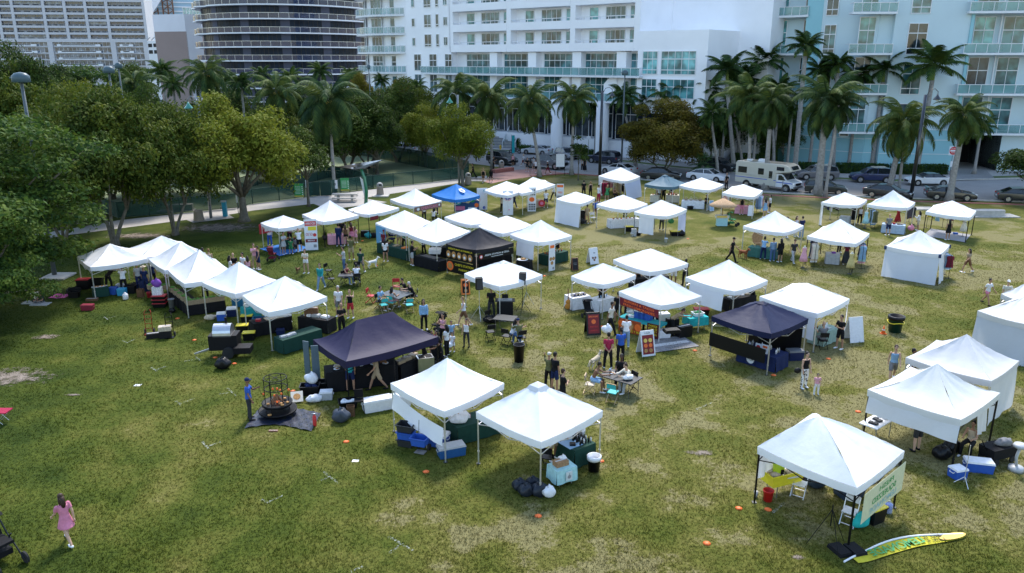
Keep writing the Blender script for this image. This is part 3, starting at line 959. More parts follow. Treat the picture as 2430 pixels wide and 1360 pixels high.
def round_tower():
 c=V(700,140,212);c.z=0
 o=thing('round_glass_tower','dark glass tower with curved white-edged balconies wrapping its rounded front','building',c)
 RR=28.0
 rings=[]
 def outline(r,lobes=True):
  pts=[]
  for i in range(73):
   a=rad(-190+200*i/72)
   rr=r
   if lobes and a<rad(-128):rr+=1.5*abs(math.sin((a+rad(190))*9))-1.0
   pts.append(Vector((math.cos(a)*rr*.82,math.sin(a)*rr,0)))
  return pts
 inn=outline(RR-2.2,False);outp=outline(RR)
 S=3.05;base=V(700,176,184).z
 z0=base-S*3
 m=MB();m.prism([(p.x,p.y)for p in inn],0,40);part('core',m,MT['glasswin'],o)
 m=MB()
 for i in range(0,72):
  p=inn[i];p2=inn[i+1]
  m.bar((p.x,p.y,0),(p.x,p.y,40),.12)
 part('mullions',m,MT['darkgrey'],o)
 m=MB()
 for i in range(4,72,9):
  for dd in range(2):
   a,b=inn[i+dd]*1.004,inn[i+dd+1]*1.004
   m.poly([(a.x,a.y,0),(b.x,b.y,0),(b.x,b.y,40),(a.x,a.y,40)])
 part('wall_strips',m,MT['wallpaint'],o,(.09,.1,.15))
 for k in range(12):
  z=z0+S*k
  if z>40:break
  s=MB();s.prism([(p.x,p.y)for p in outp],z-.28,z);bo=part('balcony',s,MT['white'],o)
  r_=MB();g=MB()
  for i,(a,b)in enumerate(zip(outp[:-1],outp[1:])):
   a=a*.996;b=b*.996
   r_.bar((a.x,a.y,z+1.15),(b.x,b.y,z+1.15),.07)
   if i%2==0:r_.bar((a.x,a.y,z),(a.x,a.y,z+1.15),.05)
   g.poly([(a.x,a.y,z+.03),(b.x,b.y,z+.03),(b.x,b.y,z+1.1),(a.x,a.y,z+1.1)])
  part('railing',r_,MT['steel'],bo);part('glass_panel',g,MT['railglassdark'],bo)
round_tower()
def midleft():
 P0=V(418,120,232);P1=V(446,120,215);P2=V(506,120,225)
 fl,f=Fr(P0,P1),Fr(P1,P2)
 o=thing('terrace_block','white and brown brick block with a roof terrace left of the dark round tower','building',P1)
 zt=f.uz(470,36)[1];zm=f.uz(470,76)[1]
 w=MB();f.box(w,0,f.L,zm,zt,-10,0);fl.box(w,0,fl.L,0,zt,-4,0);part('wall',w,MT['wallpaint'],o,(.7,.7,.74))
 w=MB();f.box(w,.02,f.L,-2,zm,-10,.1);part('brick_wall',w,MT['wallpaint'],o,(.3,.23,.21))
 w=MB()
 for i in range(14):
  f.box(w,1+i*.5,1.25+i*.5,f.uz(470,130)[1],f.uz(470,120)[1],.1,.16)
 part('vent_grille',w,MT['darkgrey'],o)
 w=MB();fl.box(w,fl.L*.2,fl.L*.7,f.uz(440,150)[1],f.uz(440,97)[1],.01,.06);part('window',w,MT['aquaglass'],o)
 for k in(.2,.62):
  w=MB();fl.box(w,fl.L*k,fl.L*k+.8,f.uz(440,72)[1],f.uz(440,52)[1],.01,.06);part('window',w,MT['glasswin'],o)
 w=MB();gl=MB()
 for i in range(9):f.box(w,f.L*i/8-.05,f.L*i/8+.05,zt,zt+1.6,-.3,-.2)
 f.box(w,0,f.L,zt+1.6,zt+1.7,-.32,-.2);f.box(gl,0,f.L,zt,zt+1.6,-.28,-.24)
 r_=part('railing',w,MT['white'],o);part('glass_panel',gl,MT['railglass'],r_)
 P0=V(352,120,290);P1=V(418,120,270);g=Fr(P0,P1)
 o2=thing('parking_deck','low white parking deck with two rows of dark slots beside the slab tower','building',P0)
 zt=g.uz(380,96)[1]
 w=MB();g.box(w,0,g.L,-2,zt,-10,0);part('wall',w,MT['wallpaint'],o2,(.72,.72,.72))
 for py in(107,123):
  z=g.uz(385,py)[1]
  for k in range(5):
   w=MB();u=g.L*(.02+.2*k);g.box(w,u,u+g.L*.15,z-.6,z+.6,.01,.05);part('opening',w,MT['black'],o2)
 w=MB();r1=g.at(1,g.uz(362,95)[1],-3);w.prof([(0,zt),(g.L*.75,zt),(g.L*.75,zt+2.6),(g.L*.2,zt+4.4)],-5,-4)
 w=MB();vs=[(0,zt+.3),(g.L*.8,zt+.3),(g.L*.8,zt+2.4),(g.L*.15,zt+4.2)]
 w.add([g.at(u,z,-2)for u,z in vs]+[g.at(u,z,-7)for u,z in vs],[(0,1,2,3),(7,6,5,4),(0,4,5,1),(1,5,6,2),(2,6,7,3),(3,7,4,0)])
 part('roof_shell',w,MT['white'],o2)
 w=MB()
 for k in range(6):w.bar(g.at(g.L*k/6,zt+.2,0),g.at(g.L*(k+.8)/6,zt+1.2,0),.2)
 part('roof_trellis',w,MT['grey'],o2)
 P0=V(340,60,420);P1=V(500,60,430);h=Fr(P0,P1)
 o3=thing('pale_glass_tower','pale blue glass tower with horizontal fins and steel lattice, between slab tower and terrace block','building',P0)
 w=MB();h.box(w,0,h.L,-2,90,-14,0);part('wall',w,MT['wallpaint'],o3,(.35,.5,.6))
 w=MB()
 for k in range(34):h.box(w,0,h.L,2.2*k,2.2*k+.5,0,.5)
 part('fins',w,MT['white'],o3)
 w=MB()
 a=h.at(h.U(335,45),h.uz(335,60)[1],4);b=h.at(h.U(385,0),h.uz(385,-14)[1],4);w.bar(a,b,2.5,3.4)
 part('raking_beam',w,MT['white'],o3)
 for(x0,x1,yt)in((356,380,20),(392,416,-20)):
  w=MB();u0,u1=h.U(x0,60),h.U(x1,60);ztp=h.uz(370,yt)[1]
  for u in(u0,(u0+u1)/2,u1):w.bar(h.at(u,10,2),h.at(u,ztp,2),.5)
  k=10
  while k<ztp-3:
   w.bar(h.at(u0,k,2),h.at(u1,k+3.5,2),.35);w.bar(h.at(u1,k,2),h.at(u0,k+3.5,2),.35);k+=3.5
  part('lattice_mast',w,MT['brown'],o3)
 for ob in(o,o2,o3):
  iv=Matrix.Translation(-ob.location)
  for c in ob.children:
   c.data.transform(iv)
   for g2 in c.children:g2.data.transform(iv)
midleft()
def leafcloud(seed,nblob,leaves,rad3,blobr,leafs,flat=.75,shell=.55,layers=None,droop=0.0):
 """crown: leaf faces scattered over uneven clumps; returns (verts, faces, blob centres)"""
 rg=np.random.RandomState(seed)
 cs=[]
 tries=0
 while len(cs)<nblob and tries<5000:
  tries+=1
  p=rg.randn(3);p/=np.linalg.norm(p)+1e-6
  if p[2]<-.55:continue
  rr=shell+(1-shell)*rg.rand()**.6
  if rg.rand()<.22:rr*=.5
  if layers:
   zz=layers[rg.randint(len(layers))]
   r0=(1-(zz*.75)**2)**.5*(0.25+.75*rg.rand()**.5);t=rg.rand()*2*np.pi
   p=np.array([np.cos(t)*r0,np.sin(t)*r0,zz]);rr=1
  c=p*rr*np.array(rad3)
  c*=(1+.22*math.sin(p[0]*4+seed)*math.cos(p[1]*3.7+seed*2))*(.8+.32*rg.rand())
  cs.append(c)
 cs=np.array(cs)
 V_=[];
 per=leaves//len(cs)
 for c in cs:
  br=blobr*(0.6+.8*rg.rand())
  n=int(per*(br/blobr)**2)
  d=rg.randn(n,3);d/=np.linalg.norm(d,axis=1)[:,None]
  d[:,2]=np.where((d[:,2]<-.3)&(rg.rand(n)<.6),-d[:,2],d[:,2])
  r_=br*(.55+.5*rg.rand(n)**.5)[:,None]
  p=c+d*r_*np.array([1,1,flat])
  p+=rg.randn(n,3)*br*.12
  nm=d*.7+rg.randn(n,3)*.55+np.array([0,0,.45]);nm/=np.linalg.norm(nm,axis=1)[:,None]
  a=np.cross(nm,rg.randn(n,3));a/=np.linalg.norm(a,axis=1)[:,None]
  b=np.cross(nm,a)
  s=leafs*(.6+.8*rg.rand(n))[:,None]
  q4=np.stack([p-a*s,p-b*s*.5,p+a*s-np.array([0,0,1])*s*droop,p+b*s*.5],1)
  V_.append(q4)
 V_=np.concatenate(V_).reshape(-1,3)
 F_=np.arange(len(V_)).reshape(-1,4)
 return V_,F_,cs
def limbs(cs,h0,fork,base_r,seed,nl=9,lean=(0,0),multi=1):
 """tapered trunk with boughs reaching into the clumps"""
 rr=random.Random(seed);m=MB()
 tr=[]
 for k in range(multi):
  a=2*PI*k/max(multi,1)+rr.random()
  ox,oy=(0,0)if multi==1 else(math.cos(a)*base_r*1.1,math.sin(a)*base_r*1.1)
  tx,ty=lean[0]+ox*5,lean[1]+oy*5
  r0=base_r if multi==1 else base_r*.75
  m.path([(ox,oy,-.05),(ox*1.1,oy*1.1,.35),(ox+tx*.35,oy+ty*.35,fork*.5),(ox+tx,oy+ty,fork)],[r0*1.7,r0*1.05,r0*.85,r0*.7],9)
  tr.append(Vector((ox+tx,oy+ty,fork)))
 sel=sorted(range(len(cs)),key=lambda i:cs[i][2])
 ids=[sel[int(i*(len(sel)-1)/(nl-1))]for i in range(nl)]
 for i in ids:
  c=Vector(cs[i])+Vector((0,0,h0))
  s=min(tr,key=lambda t:(t-c).length)
  mid=s.lerp(c,.5)+Vector((rr.uniform(-.3,.3),rr.uniform(-.3,.3),.25))
  m.path([s-Vector((0,0,.15)),s.lerp(mid,.5),mid,c],[base_r*.5,base_r*.36,base_r*.24,base_r*.08],6)
  for k in range(2):
   e=mid+Vector((rr.uniform(-1.2,1.2),rr.uniform(-1.2,1.2),rr.uniform(.3,1.2)))
   m.path([mid,e],[base_r*.2,base_r*.05],5)
 return m
BL={}
def broadkind(key,seed,mat,nblob=42,leaves=9000,rad3=(4,4,2.6),blobr=1.15,leafs=.16,flat=.75,h0=5.4,fork=2.6,base_r=.25,multi=1,nl=10,layers=None,lean=(0,0),droop=.3,shell=.55):
 v,f,cs=leafcloud(seed,nblob,leaves,rad3,blobr,leafs,flat,shell,layers,droop)
 v[:,2]+=h0
 cm=npmesh('crown',v,f,MT[mat])
 tm=limbs(cs,h0,fork,base_r,seed,nl,lean,multi).mesh('trunk',MT['trunk'],True)
 BL[key]=(cm,tm,h0+rad3[2]+blobr*.6,rad3[0]+blobr*.6)
broadkind('olive',1,'leaf_olive',nblob=74,leaves=34000,rad3=(4,4,3.4),blobr=1.2,leafs=.13,h0=5.0,fork=2.2,multi=3,base_r=.2)
broadkind('olive2',2,'leaf_olive',nblob=66,leaves=30000,rad3=(3.6,3.9,3.5),leafs=.13,h0=5,fork=2.1,lean=(.5,.2))
broadkind('yellow',3,'leaf_yellow',nblob=76,rad3=(4.4,4.2,3.5),leaves=34000,leafs=.13,h0=5,fork=2.0,base_r=.34)
broadkind('yellow2',4,'leaf_yellow',nblob=64,rad3=(3.8,3.8,3.5),leaves=28000,leafs=.13,h0=5,fork=2)
broadkind('dark',5,'leaf_dark',nblob=72,rad3=(4,4,3.6),leaves=34000,leafs=.13,h0=5,fork=2,multi=2)
broadkind('dark2',6,'leaf_dark',nblob=56,rad3=(3.4,3.4,4.4),leaves=30000,leafs=.13,h0=5.6)
broadkind('brown',7,'leaf_brown',nblob=95,rad3=(4.1,4.1,4.3),leaves=60000,blobr=1.1,leafs=.13,h0=4.7,fork=1.6,multi=3,base_r=.16,shell=.7)
broadkind('fern',8,'leaf_fern',nblob=90,rad3=(5.2,5.2,3.6),leaves=42000,blobr=1.35,leafs=.13,flat=.22,h0=6,fork=2.6,layers=[-.9,-.45,0,.45,.9],base_r=.3)
broadkind('fern2',9,'leaf_fern',nblob=60,rad3=(4.6,4.6,3.6),leaves=30000,blobr=1.3,leafs=.13,flat=.25,h0=6,layers=[-.8,-.3,.2,.7],base_r=.3)
broadkind('sparse',10,'leaf_dark',nblob=30,rad3=(2.6,2.6,3.2),leaves=4500,blobr=.85,h0=5.6,base_r=.15,fork=3)
broadkind('sapling',11,'leaf_dark',nblob=16,rad3=(1.0,1.0,2.0),leaves=1400,blobr=.5,leafs=.13,h0=4.2,base_r=.07,fork=2.4,nl=6)
broadkind('rightdark',12,'leaf_dark',nblob=44,rad3=(4,4,3),leaves=11000,h0=5.6,base_r=.25)
def tree(kind,base,top,wid,label,name='broadleaf_tree',group=None,tint=None,rz=None,cat='tree',maxr=9):
 """stand a tree of the kind at ground point base; top = height, wid = crown radius"""
 cm,tm,h,r=BL[kind]
 o=thing(name,label,cat,base,R.random()*6.28 if rz is None else rz,group)
 o.scale=(wid/r,wid/r,top/h)
 t=tint or(1,1,1)
 put('trunk',tm,o);put('crown',cm,o,t)
 return o
def ptree(kind,bx,by,ty,wpx,label,**k):
 """ground pixel, crown-top row and crown width in pixels of the photograph"""
 b=G(bx,by);t=ztop(b,ty)
 zc=b.y*CT+CAMH*ST
 return tree(kind,b,t,wpx/2/FPX*zc,label,**k)
def dtree(kind,cx,Y,ty,wpx,label,**k):
 """by distance instead of the ground row (trunk hidden)"""
 p=V(cx,ty+60,Y);b=Vector((p.x,Y,0));t=ztop(b,ty)
 zc=Y*CT+CAMH*ST
 return tree(kind,b,max(t,3),wpx/2/FPX*zc,label,**k)
def frond(L_,droop,nleaf,ll,seed,lift=.5,keel=.6,wdt=.05):
 """arched midrib with hanging leaflets on both sides, along +x"""
 rr=random.Random(seed);pts=[]
 x=z=0;a=lift
 n=10
 for i in range(n+1):
  pts.append(Vector((x,0,z)))
  st=L_/n;x+=math.cos(a)*st;z+=math.sin(a)*st;a-=droop/n*(.5+i/n)
 m=MB();m.path(pts,[.045*(1-.85*i/n)for i in range(n+1)],4,0)
 for k in range(nleaf):
  t=.12+.88*k/nleaf;f=t*n;i=min(int(f),n-1);p=pts[i].lerp(pts[i+1],f-i)
  d=(pts[i+1]-pts[i]).normalized()
  l=ll*math.sin(PI*min(1,.25+t*.72))*rr.uniform(.85,1.1)
  for s in(-1,1):
   dr=Vector((.45,s*1.0,-keel+rr.uniform(-.25,.15)))
   dr=(d*dr.x+Vector((0,dr.y,0))+Vector((0,0,dr.z))).normalized()
   tip=p+dr*l+Vector((0,0,-l*.35))
   mid=p+dr*l*.5
   w=d*wdt
   m.add([p-w,p+w,mid+w,mid-w,tip],[(0,1,2,3),(3,2,4)],0)
 return m
def palmcrown(seed,nf,L_,nleaf,ll,lifts,droops,keel,mat,up=0,wdt=.05):
 rr=random.Random(seed);cr=MB()
 var=[frond(L_*rr.uniform(.9,1.08),rr.uniform(*droops),nleaf,ll,seed*10+i,0,keel,wdt)for i in range(4)]
 for i in range(nf):
  t=i/nf
  lift=lifts[0]+(lifts[1]-lifts[0])*t+rr.uniform(-.12,.12)
  az=i*2.399+rr.uniform(-.2,.2)
  M=Matrix.Rotation(az,4,'Z')@Matrix.Rotation(-lift,4,'Y')@Matrix.Rotation(rr.uniform(-.25,.25),4,'X')
  cr.join(var[rr.randrange(4)],M,0)
 return cr.mesh('crown',MT[mat])
PC={'coco':[palmcrown(20+i,30,4.3,38,1.0,(-1.05,1.3),(1.5,2.5),.75,'leaf_palm')for i in range(3)],'royal':[palmcrown(40+i,17,3.7,56,.95,(-.25,1.3),(1.0,1.9),.2,'leaf_royal',wdt=.05)for i in range(3)],'tuft':[palmcrown(60+i,20,3.2,30,.8,(-.5,1.35),(1.2,1.9),.5,'leaf_royal')for i in range(2)]}
nuts=MB()
for i in range(11):
 a=R.random()*6.28;nuts.ell((math.cos(a)*.3,math.sin(a)*.3,-.25-R.random()*.3),(.13,.13,.16),nu=8,nv=6)
nuts=nuts.mesh('coconuts',MT['gold'],True)
def palm(kind,base,h,label,sc=1.0,bend=(0,0),r0=.2,r1=.13,group=None,tint=None,k=None,coco=None):
 """h = height of the crown's heart; bend = sideways offset of the heart"""
 names={'coco':'coconut_palm','royal':'royal_palm','tuft':'palm_tree'}
 o=thing(names[kind],label,'palm tree',base,0,group)
 bx,by=bend
 t=MB();n=9;pts=[];rs=[]
 for i in range(n+1):
  f=i/n;e=f*f*(3-2*f)
  pts.append((bx*e,by*e,h*f))
  r_=r0+(r1-r0)*f
  if i==0:r_*=1.6
  rs.append(r_)
 hh=h-(1.5*sc if kind=='royal' else 0)
 if kind=='royal':
  t.path([(bx*(i/n),by*(i/n),hh*i/n)for i in range(n+1)],[r0*1.5]+[r0*(1.05-.2*i/n)for i in range(n)],12)
  s=MB().path([(bx*hh/h,by*hh/h,hh-.02),(bx,by,hh+.5),(bx,by,h+.1)],[r0*.9,r0*.75,r0*.4],12)
  part('crownshaft',s,MT['shaft'],o,smooth=True)
 else:
  t.path(pts,rs,12)
 part('trunk',t,MT['palmtrunk'],o,smooth=True)
 c=put('crown',PC[kind][R.randrange(len(PC[kind]))if k is None else k],o,tint or(1,1,1),(bx,by,h),R.random()*6.28)
 c.scale=(sc,sc,sc)
 if kind=='coco' and(coco is None or coco):
  put('coconuts',nuts,o,loc=(bx,by,h))
 return o
def ppalm(kind,bx,by,tx,ty,label,span=None,**k):
 """ground pixel and pixel of the crown's heart; span = crown width in pixels"""
 b=G(bx,by);z=ztop(b,ty)
 p=V(tx,ty,b.y)
 zc=b.y*CT+CAMH*ST
 sc=(span/FPX*zc)/6.6 if span else 1
 return palm(kind,b,p.z,label,sc,(p.x-b.x,0),**k)
def dpalm(kind,tx,ty,Y,label,span=None,**k):
 p=V(tx,ty,Y);zc=Y*CT+(CAMH-p.z)*ST
 sc=(span/FPX*zc)/6.6 if span else 1
 return palm(kind,Vector((p.x,Y,0)),max(p.z,2.5),label,sc,(0,0),**k)
RP='royal palms along the aqua building'
ppalm('royal',1715,385,1650,172,'royal palm with a rust coloured upper trunk in front of the white windowed block',100,r0=.28)
ppalm('royal',1742,402,1727,165,'royal palm with a spiky upright leaf before the pale green wall',125,r0=.27)
ppalm('royal',1800,384,1816,145,'royal palm partly hidden behind the tall one at the aqua loggias',110,r0=.27)
ppalm('royal',1885,412,1913,108,'tallest thin royal palm left of the aqua wall, white trunk behind the motorhome cab',100,r0=.3)
ppalm('royal',1976,401,1990,150,'royal palm half hidden behind the biggest coconut palm',95,r0=.27)
ppalm('royal',2068,401,2099,165,'royal palm standing against the aqua wall above the navy parked car',120,r0=.27)
ppalm('royal',2174,413,2218,155,'royal palm with widely parted leaves in front of the right balconies',145,r0=.28,k=2)
ppalm('coco',1775,440,1783,228,'coconut palm left of the motorhome with yellow nuts',150,r0=.22,r1=.15)
ppalm('coco',1815,450,1832,240,'dark crowned palm leaning over the motorhome roof',120,r0=.3,r1=.18,tint=(.7,.75,.7),coco=False)
ppalm('coco',1940,462,1963,232,'biggest coconut palm, thick ringed trunk standing at the kerb edge',165,r0=.42,r1=.25)
ppalm('coco',1958,468,1990,250,'slim trunked palm right against the biggest coconut palm',95,r0=.17,r1=.13,tint=(.7,.7,.7),coco=False)
ppalm('coco',2110,455,2146,288,'coconut palm with yellowing skirt leaves behind the mannequin tent',165,r0=.32,r1=.22,tint=(1.1,1.05,.9))
ppalm('coco',2132,455,2150,300,'thin palm trunk with a yellow hanging frond behind the mannequin tent',75,r0=.16,r1=.12,tint=(1.5,1.3,.8),coco=False)
ppalm('coco',2252,478,2290,270,'coconut palm rising behind the rightmost clothes tent',130,r0=.34,r1=.2,tint=(.75,.8,.75))
GP_='coconut palms before the white building'
ppalm('coco',1105,398,1083,218,'leftmost coconut palm of the row before the white building',130,r0=.2)
ppalm('coco',1168,400,1160,225,'coconut palm whose trunk crosses the outdoor stairs',125,r0=.2)
ppalm('coco',1280,420,1258,238,'coconut palm with a curved trunk right of the outdoor stairs',135,r0=.24)
ppalm('coco',1356,415,1362,232,'coconut palm with red nuts left of the black street lamp',115,r0=.22)
ppalm('tuft',1508,395,1480,228,'bushy palm behind the grey light pole',110,r0=.2)
ppalm('tuft',1600,385,1590,225,'low palm leaning left over the brown round tree',130,r0=.2)
ppalm('tuft',1702,420,1690,268,'bushy palm right of the brown round tree',110,r0=.22)
ppalm('tuft',1835,400,1832,225,'green feathery palm among the trunks behind the motorhome',90,r0=.22,tint=(.8,.8,.7))
ppalm('tuft',1760,398,1742,250,'dark feathery palm filling the gap left of the motorhome palms',100,r0=.2,tint=(.6,.7,.6))
def fanpalm(base,label,R_=1.7):
 o=thing('fan_palm',label,'palm tree',base)
 part('trunk',MB().path([(0,0,0),(.05,0,1.6)],[.2,.16],10),MT['trunk'],o,smooth=True)
 m=MB();rr=random.Random(5)
 for i in range(26):
  az=i*2.399;el=-.7+1.9*i/26
  d=Vector((math.cos(az)*math.cos(el),math.sin(az)*math.cos(el),math.sin(el)))
  c=Vector((0,0,1.7))+d*R_*.55
  m.path([(0,0,1.6),c],.02,4)
  s=d.cross(Vector((0,0,1))).normalized();u=s.cross(d)
  for k in range(15):
   a=(k-7)*.17
   t=c+(d*math.cos(a)+s*math.sin(a))*R_*.62-Vector((0,0,.18*abs(k-7)/7+.2))
   w=s*.045
   m.add([c-w*.3,c+w*.3,c.lerp(t,.6)+w,t,c.lerp(t,.6)-w],[(0,1,2,3,4)])
 part('crown',m,MT['leaf_palm'],o,(1.3,1.5,1.8))
fanpalm(G(1664,424),'blue-grey fan palm with folded fan leaves left of the motorhome')
ptree('brown',1572,414,240,205,'round brown-green tree with dense crown in front of the parked cars',rz=.6)
ptree('rightdark',2440,478,335,190,'dark green tree cut off by the right edge above the black parked car')
ptree('yellow',580,525,232,300,'yellow-green tree with a thick root-flared trunk beside the footpath')
ptree('sparse',733,490,285,150,'thin airy tree with a slim trunk in front of the green notice boards')
ptree('olive',415,558,255,235,'forked olive tree behind the peak of the produce tents')
ptree('olive',272,585,212,300,'many-stemmed olive tree left of the footpath, behind the leftmost stall')
ptree('dark',828,415,222,215,'dark green tree inside the dog run beside the turquoise mast')
ptree('sparse',702,428,300,100,'slim tree with pale trunk inside the dog run',tint=(1.3,1.2,.9))
ptree('yellow2',1098,442,253,150,'yellow-olive tree at the end of the dog run by the brick apron')
ptree('yellow2',1010,395,252,130,'yellow-olive tree over the back corner of the dog run')
ptree('sapling',1372,428,322,50,'young slim street tree by the white notice board')
ptree('fern',-35,715,262,570,'big tree with layered fern-like leaves at the left edge',rz=1.0)
ptree('fern2',-30,800,450,330,'low dark fern-leaved tree hanging into the left edge above the seated pair',rz=2.2)
ptree('olive2',330,468,300,110,'small olive tree inside the dog run with a soil ring',tint=(.8,.9,.8))
i=0
LT=[('dark',60,90,135,200,'dark tree in the upper left corner below the slab tower'),('fern2',232,120,135,260,'broad fern-leaved tree whose crown top reaches the slab tower balconies'),('dark2',140,100,165,150,'dark upright tree behind the first lamp pole'),('olive',30,72,175,240,'olive tree behind the leftmost lamp head'),('olive2',150,66,215,210,'olive tree filling the space right of the leftmost lamp pole'),('olive',240,80,228,200,'olive tree just below the paired lamp heads'),('yellow2',190,92,200,130,'yellowish tree crown in the middle of the upper left wood'),('dark',330,84,222,150,'dark tree between the lamp pole and the goosenecked lamp'),('dark2',300,118,160,110,'dark narrow tree in front of the parking deck'),('olive',110,60,262,230,'shadowed olive tree above the fern-leaved crown'),('dark',385,100,240,120,'dark small tree left of the goosenecked green lamp'),('dark',940,110,205,150,'dark green tree in front of the white round balconies'),('brown',855,118,175,90,'rusty leaved tree beside the dark round tower foot'),('brown',965,125,190,140,'rusty leaved tree beneath the white round balconies'),('dark',890,98,235,150,'dark green tree behind the dog run mast'),('olive2',1000,112,215,100,'olive tree left of the first coconut palm'),('dark',760,100,280,120,'dark tree low behind the dog run fence'),('dark',640,105,290,150,'dark tree in the depth behind the yellow-green tree'),('olive',500,95,255,120,'olive tree between the goosenecked lamp and the yellow-green tree'),('dark2',1740,112,240,90,'dark shrubby tree in front of the pale green wall'),('dark',1845,108,260,110,'dark tree beside the motorhome roof by the aqua wall'),('dark2',1690,108,270,90,'dark tree right behind the fan palm')]
for kd,cx,Y,ty,w,lb in LT:dtree(kd,cx,Y,ty,w,lb)
LP=[('coco',320,200,95,115,'grey-green coconut palm below the paired lamp heads'),('coco',490,175,98,125,'tall grey-green coconut palm in front of the terrace block'),('tuft',572,195,105,100,'bright palm crown below the dark round tower'),('coco',655,215,92,130,'coconut palm left of the big one over the dog run'),('coco',780,235,84,190,'biggest coconut palm over the dog run, with hanging leaves'),('tuft',690,180,120,80,'bright palm tuft at the foot of the dark round tower'),('tuft',760,168,122,80,'second bright palm tuft at the foot of the dark round tower, to the right'),('tuft',830,178,124,70,'palm tuft at the right foot of the dark round tower'),('tuft',385,168,118,100,'dark palm in front of the parking deck'),('tuft',410,200,108,90,'dark palm left of the goosenecked lamp'),('tuft',620,175,130,70,'small palm in front of the lowest dark tower balconies'),('tuft',990,205,118,70,'palm tuft behind the yellow-olive tree'),('tuft',535,185,122,70,'dark palm left of the bright one under the round tower'),('tuft',1700,205,112,60,'small palm head between the two left royal palms'),('tuft',905,190,126,60,'pale palm tuft before the white round balconies')]
for kd,tx,ty,Y,sp,lb in LP:dpalm(kd,tx,ty,Y,lb,sp)
def hedge(p0,p1,w,h,label,name='hedge',mat='leaf_hedge',tint=None,dens=170):
 d=p1-p0;L_=d.length;d.normalize();a=math.atan2(d.y,d.x)
 o=thing(name,label,name,p0,a)
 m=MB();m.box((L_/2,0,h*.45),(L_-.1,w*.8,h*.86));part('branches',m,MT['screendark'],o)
 rg=np.random.RandomState(int(L_*10));n=int(dens*(L_*h*1.2+L_*w))
 P=np.stack([rg.rand(n)*L_,(rg.rand(n)-.5)*w,rg.rand(n)*h],1)
 fc=rg.randint(0,3,n)
 P[:,1]=np.where(fc==0,-w/2+rg.randn(n)*.04,P[:,1]);P[:,2]=np.where(fc==1,h+rg.randn(n)*.05,P[:,2])
 P[:,1]=np.where(fc==2,np.where(rg.rand(n)<.3,w/2,-w/2)+rg.randn(n)*.05,P[:,1])
 nm=rg.randn(n,3);nm[:,2]+=1;nm[:,1]-=.6;nm/=np.linalg.norm(nm,axis=1)[:,None]
 A=np.cross(nm,rg.randn(n,3));A/=np.linalg.norm(A,axis=1)[:,None];B=np.cross(nm,A)
 s=.09*(.6+.8*rg.rand(n))[:,None]
 q4=np.stack([P-A*s,P-B*s*.6,P+A*s,P+B*s*.6],1).reshape(-1,3)
 put('foliage',npmesh('foliage',q4,np.arange(len(q4)).reshape(-1,4),MT[mat]),o,tint or(1,1,1))
hedge(G(1322,352),G(1436,359),1.6,2.5,'tall clipped hedge in front of the white building wall')
hedge(G(1225,350),G(1322,354),1.6,1.5,'middle-height clipped hedge below the white planter')
hedge(G(1235,357),G(1425,369),1.1,.8,'long low clipped hedge along the pavement behind the silver cars')
hedge(G(1886,408),G(1948,410),1.2,1.2,'low hedge behind the grey parked car',tint=(.9,.9,.8))
hedge(G(1982,410),G(2105,413),1.2,1.2,'dark hedge along the aqua wall behind the navy parked car',tint=(.7,.75,.7))
hedge(G(2112,413),G(2244,414),1.2,1.2,'dark hedge between the navy car and the garage mouth',tint=(.6,.65,.6))
hedge(G(1735,386),G(1802,390),1.4,1.3,'hedge behind the motorhome roof')
hedge(G(1808,388),G(1852,392),2.5,2.6,'rounded green bush above the motorhome',name='bush')
hedge(G(1480,372),G(1515,374),1.6,1.4,'light green bush left behind the brown round tree',name='bush',tint=(1.5,1.6,1.2))
for cx,Y,ty,w,kd,lb in((350,76,255,220,'olive2','olive tree closing the gap behind the forked trees'),(480,84,262,200,'dark','dark tree between the forked olive tree and the yellow-green one'),(190,70,300,240,'olive','olive tree low behind the fern-leaved giant'),(660,92,260,170,'olive2','olive tree right behind the yellow-green tree'),(560,110,215,160,'dark','dark tree under the bright palm below the round tower'),(90,110,140,220,'olive','olive crown at the top left under the slab tower'),(720,120,225,150,'dark','dark tree under the palm tufts of the round tower'),(870,104,270,150,'olive','olive tree right of the dark one in the dog run')):dtree(kd,cx,Y,ty,w,lb)
for tx,ty,Y,sp,kd,lb in((1675,215,108,105,'royal','royal palm left of the royal palm with the spiky leaf'),(1765,190,110,115,'royal','royal palm between the two palms left of the aqua wall'),(1850,215,106,100,'royal','lower royal palm behind the tallest thin one'),(1945,165,105,95,'royal','royal palm half behind the tall one with a green crownshaft'),(2040,180,104,100,'royal','royal palm right behind the biggest coconut palm crown'),(1720,290,104,100,'tuft','low bushy palm between the round brown tree and the motorhome'),(1880,270,104,100,'tuft','low feathery palm at the foot of the aqua loggias'),(1795,300,102,90,'tuft','low dark palm just above the motorhome'),(1530,245,112,90,'tuft','palm head above the left side of the round brown tree'),(1415,262,118,70,'tuft','small palm behind the black street lamp'),(2330,300,98,90,'tuft','dark palm tuft before the garage balcony')):
 dpalm(kd,tx,ty,Y,lb,sp,tint=(.8,.85,.8))
footm=None
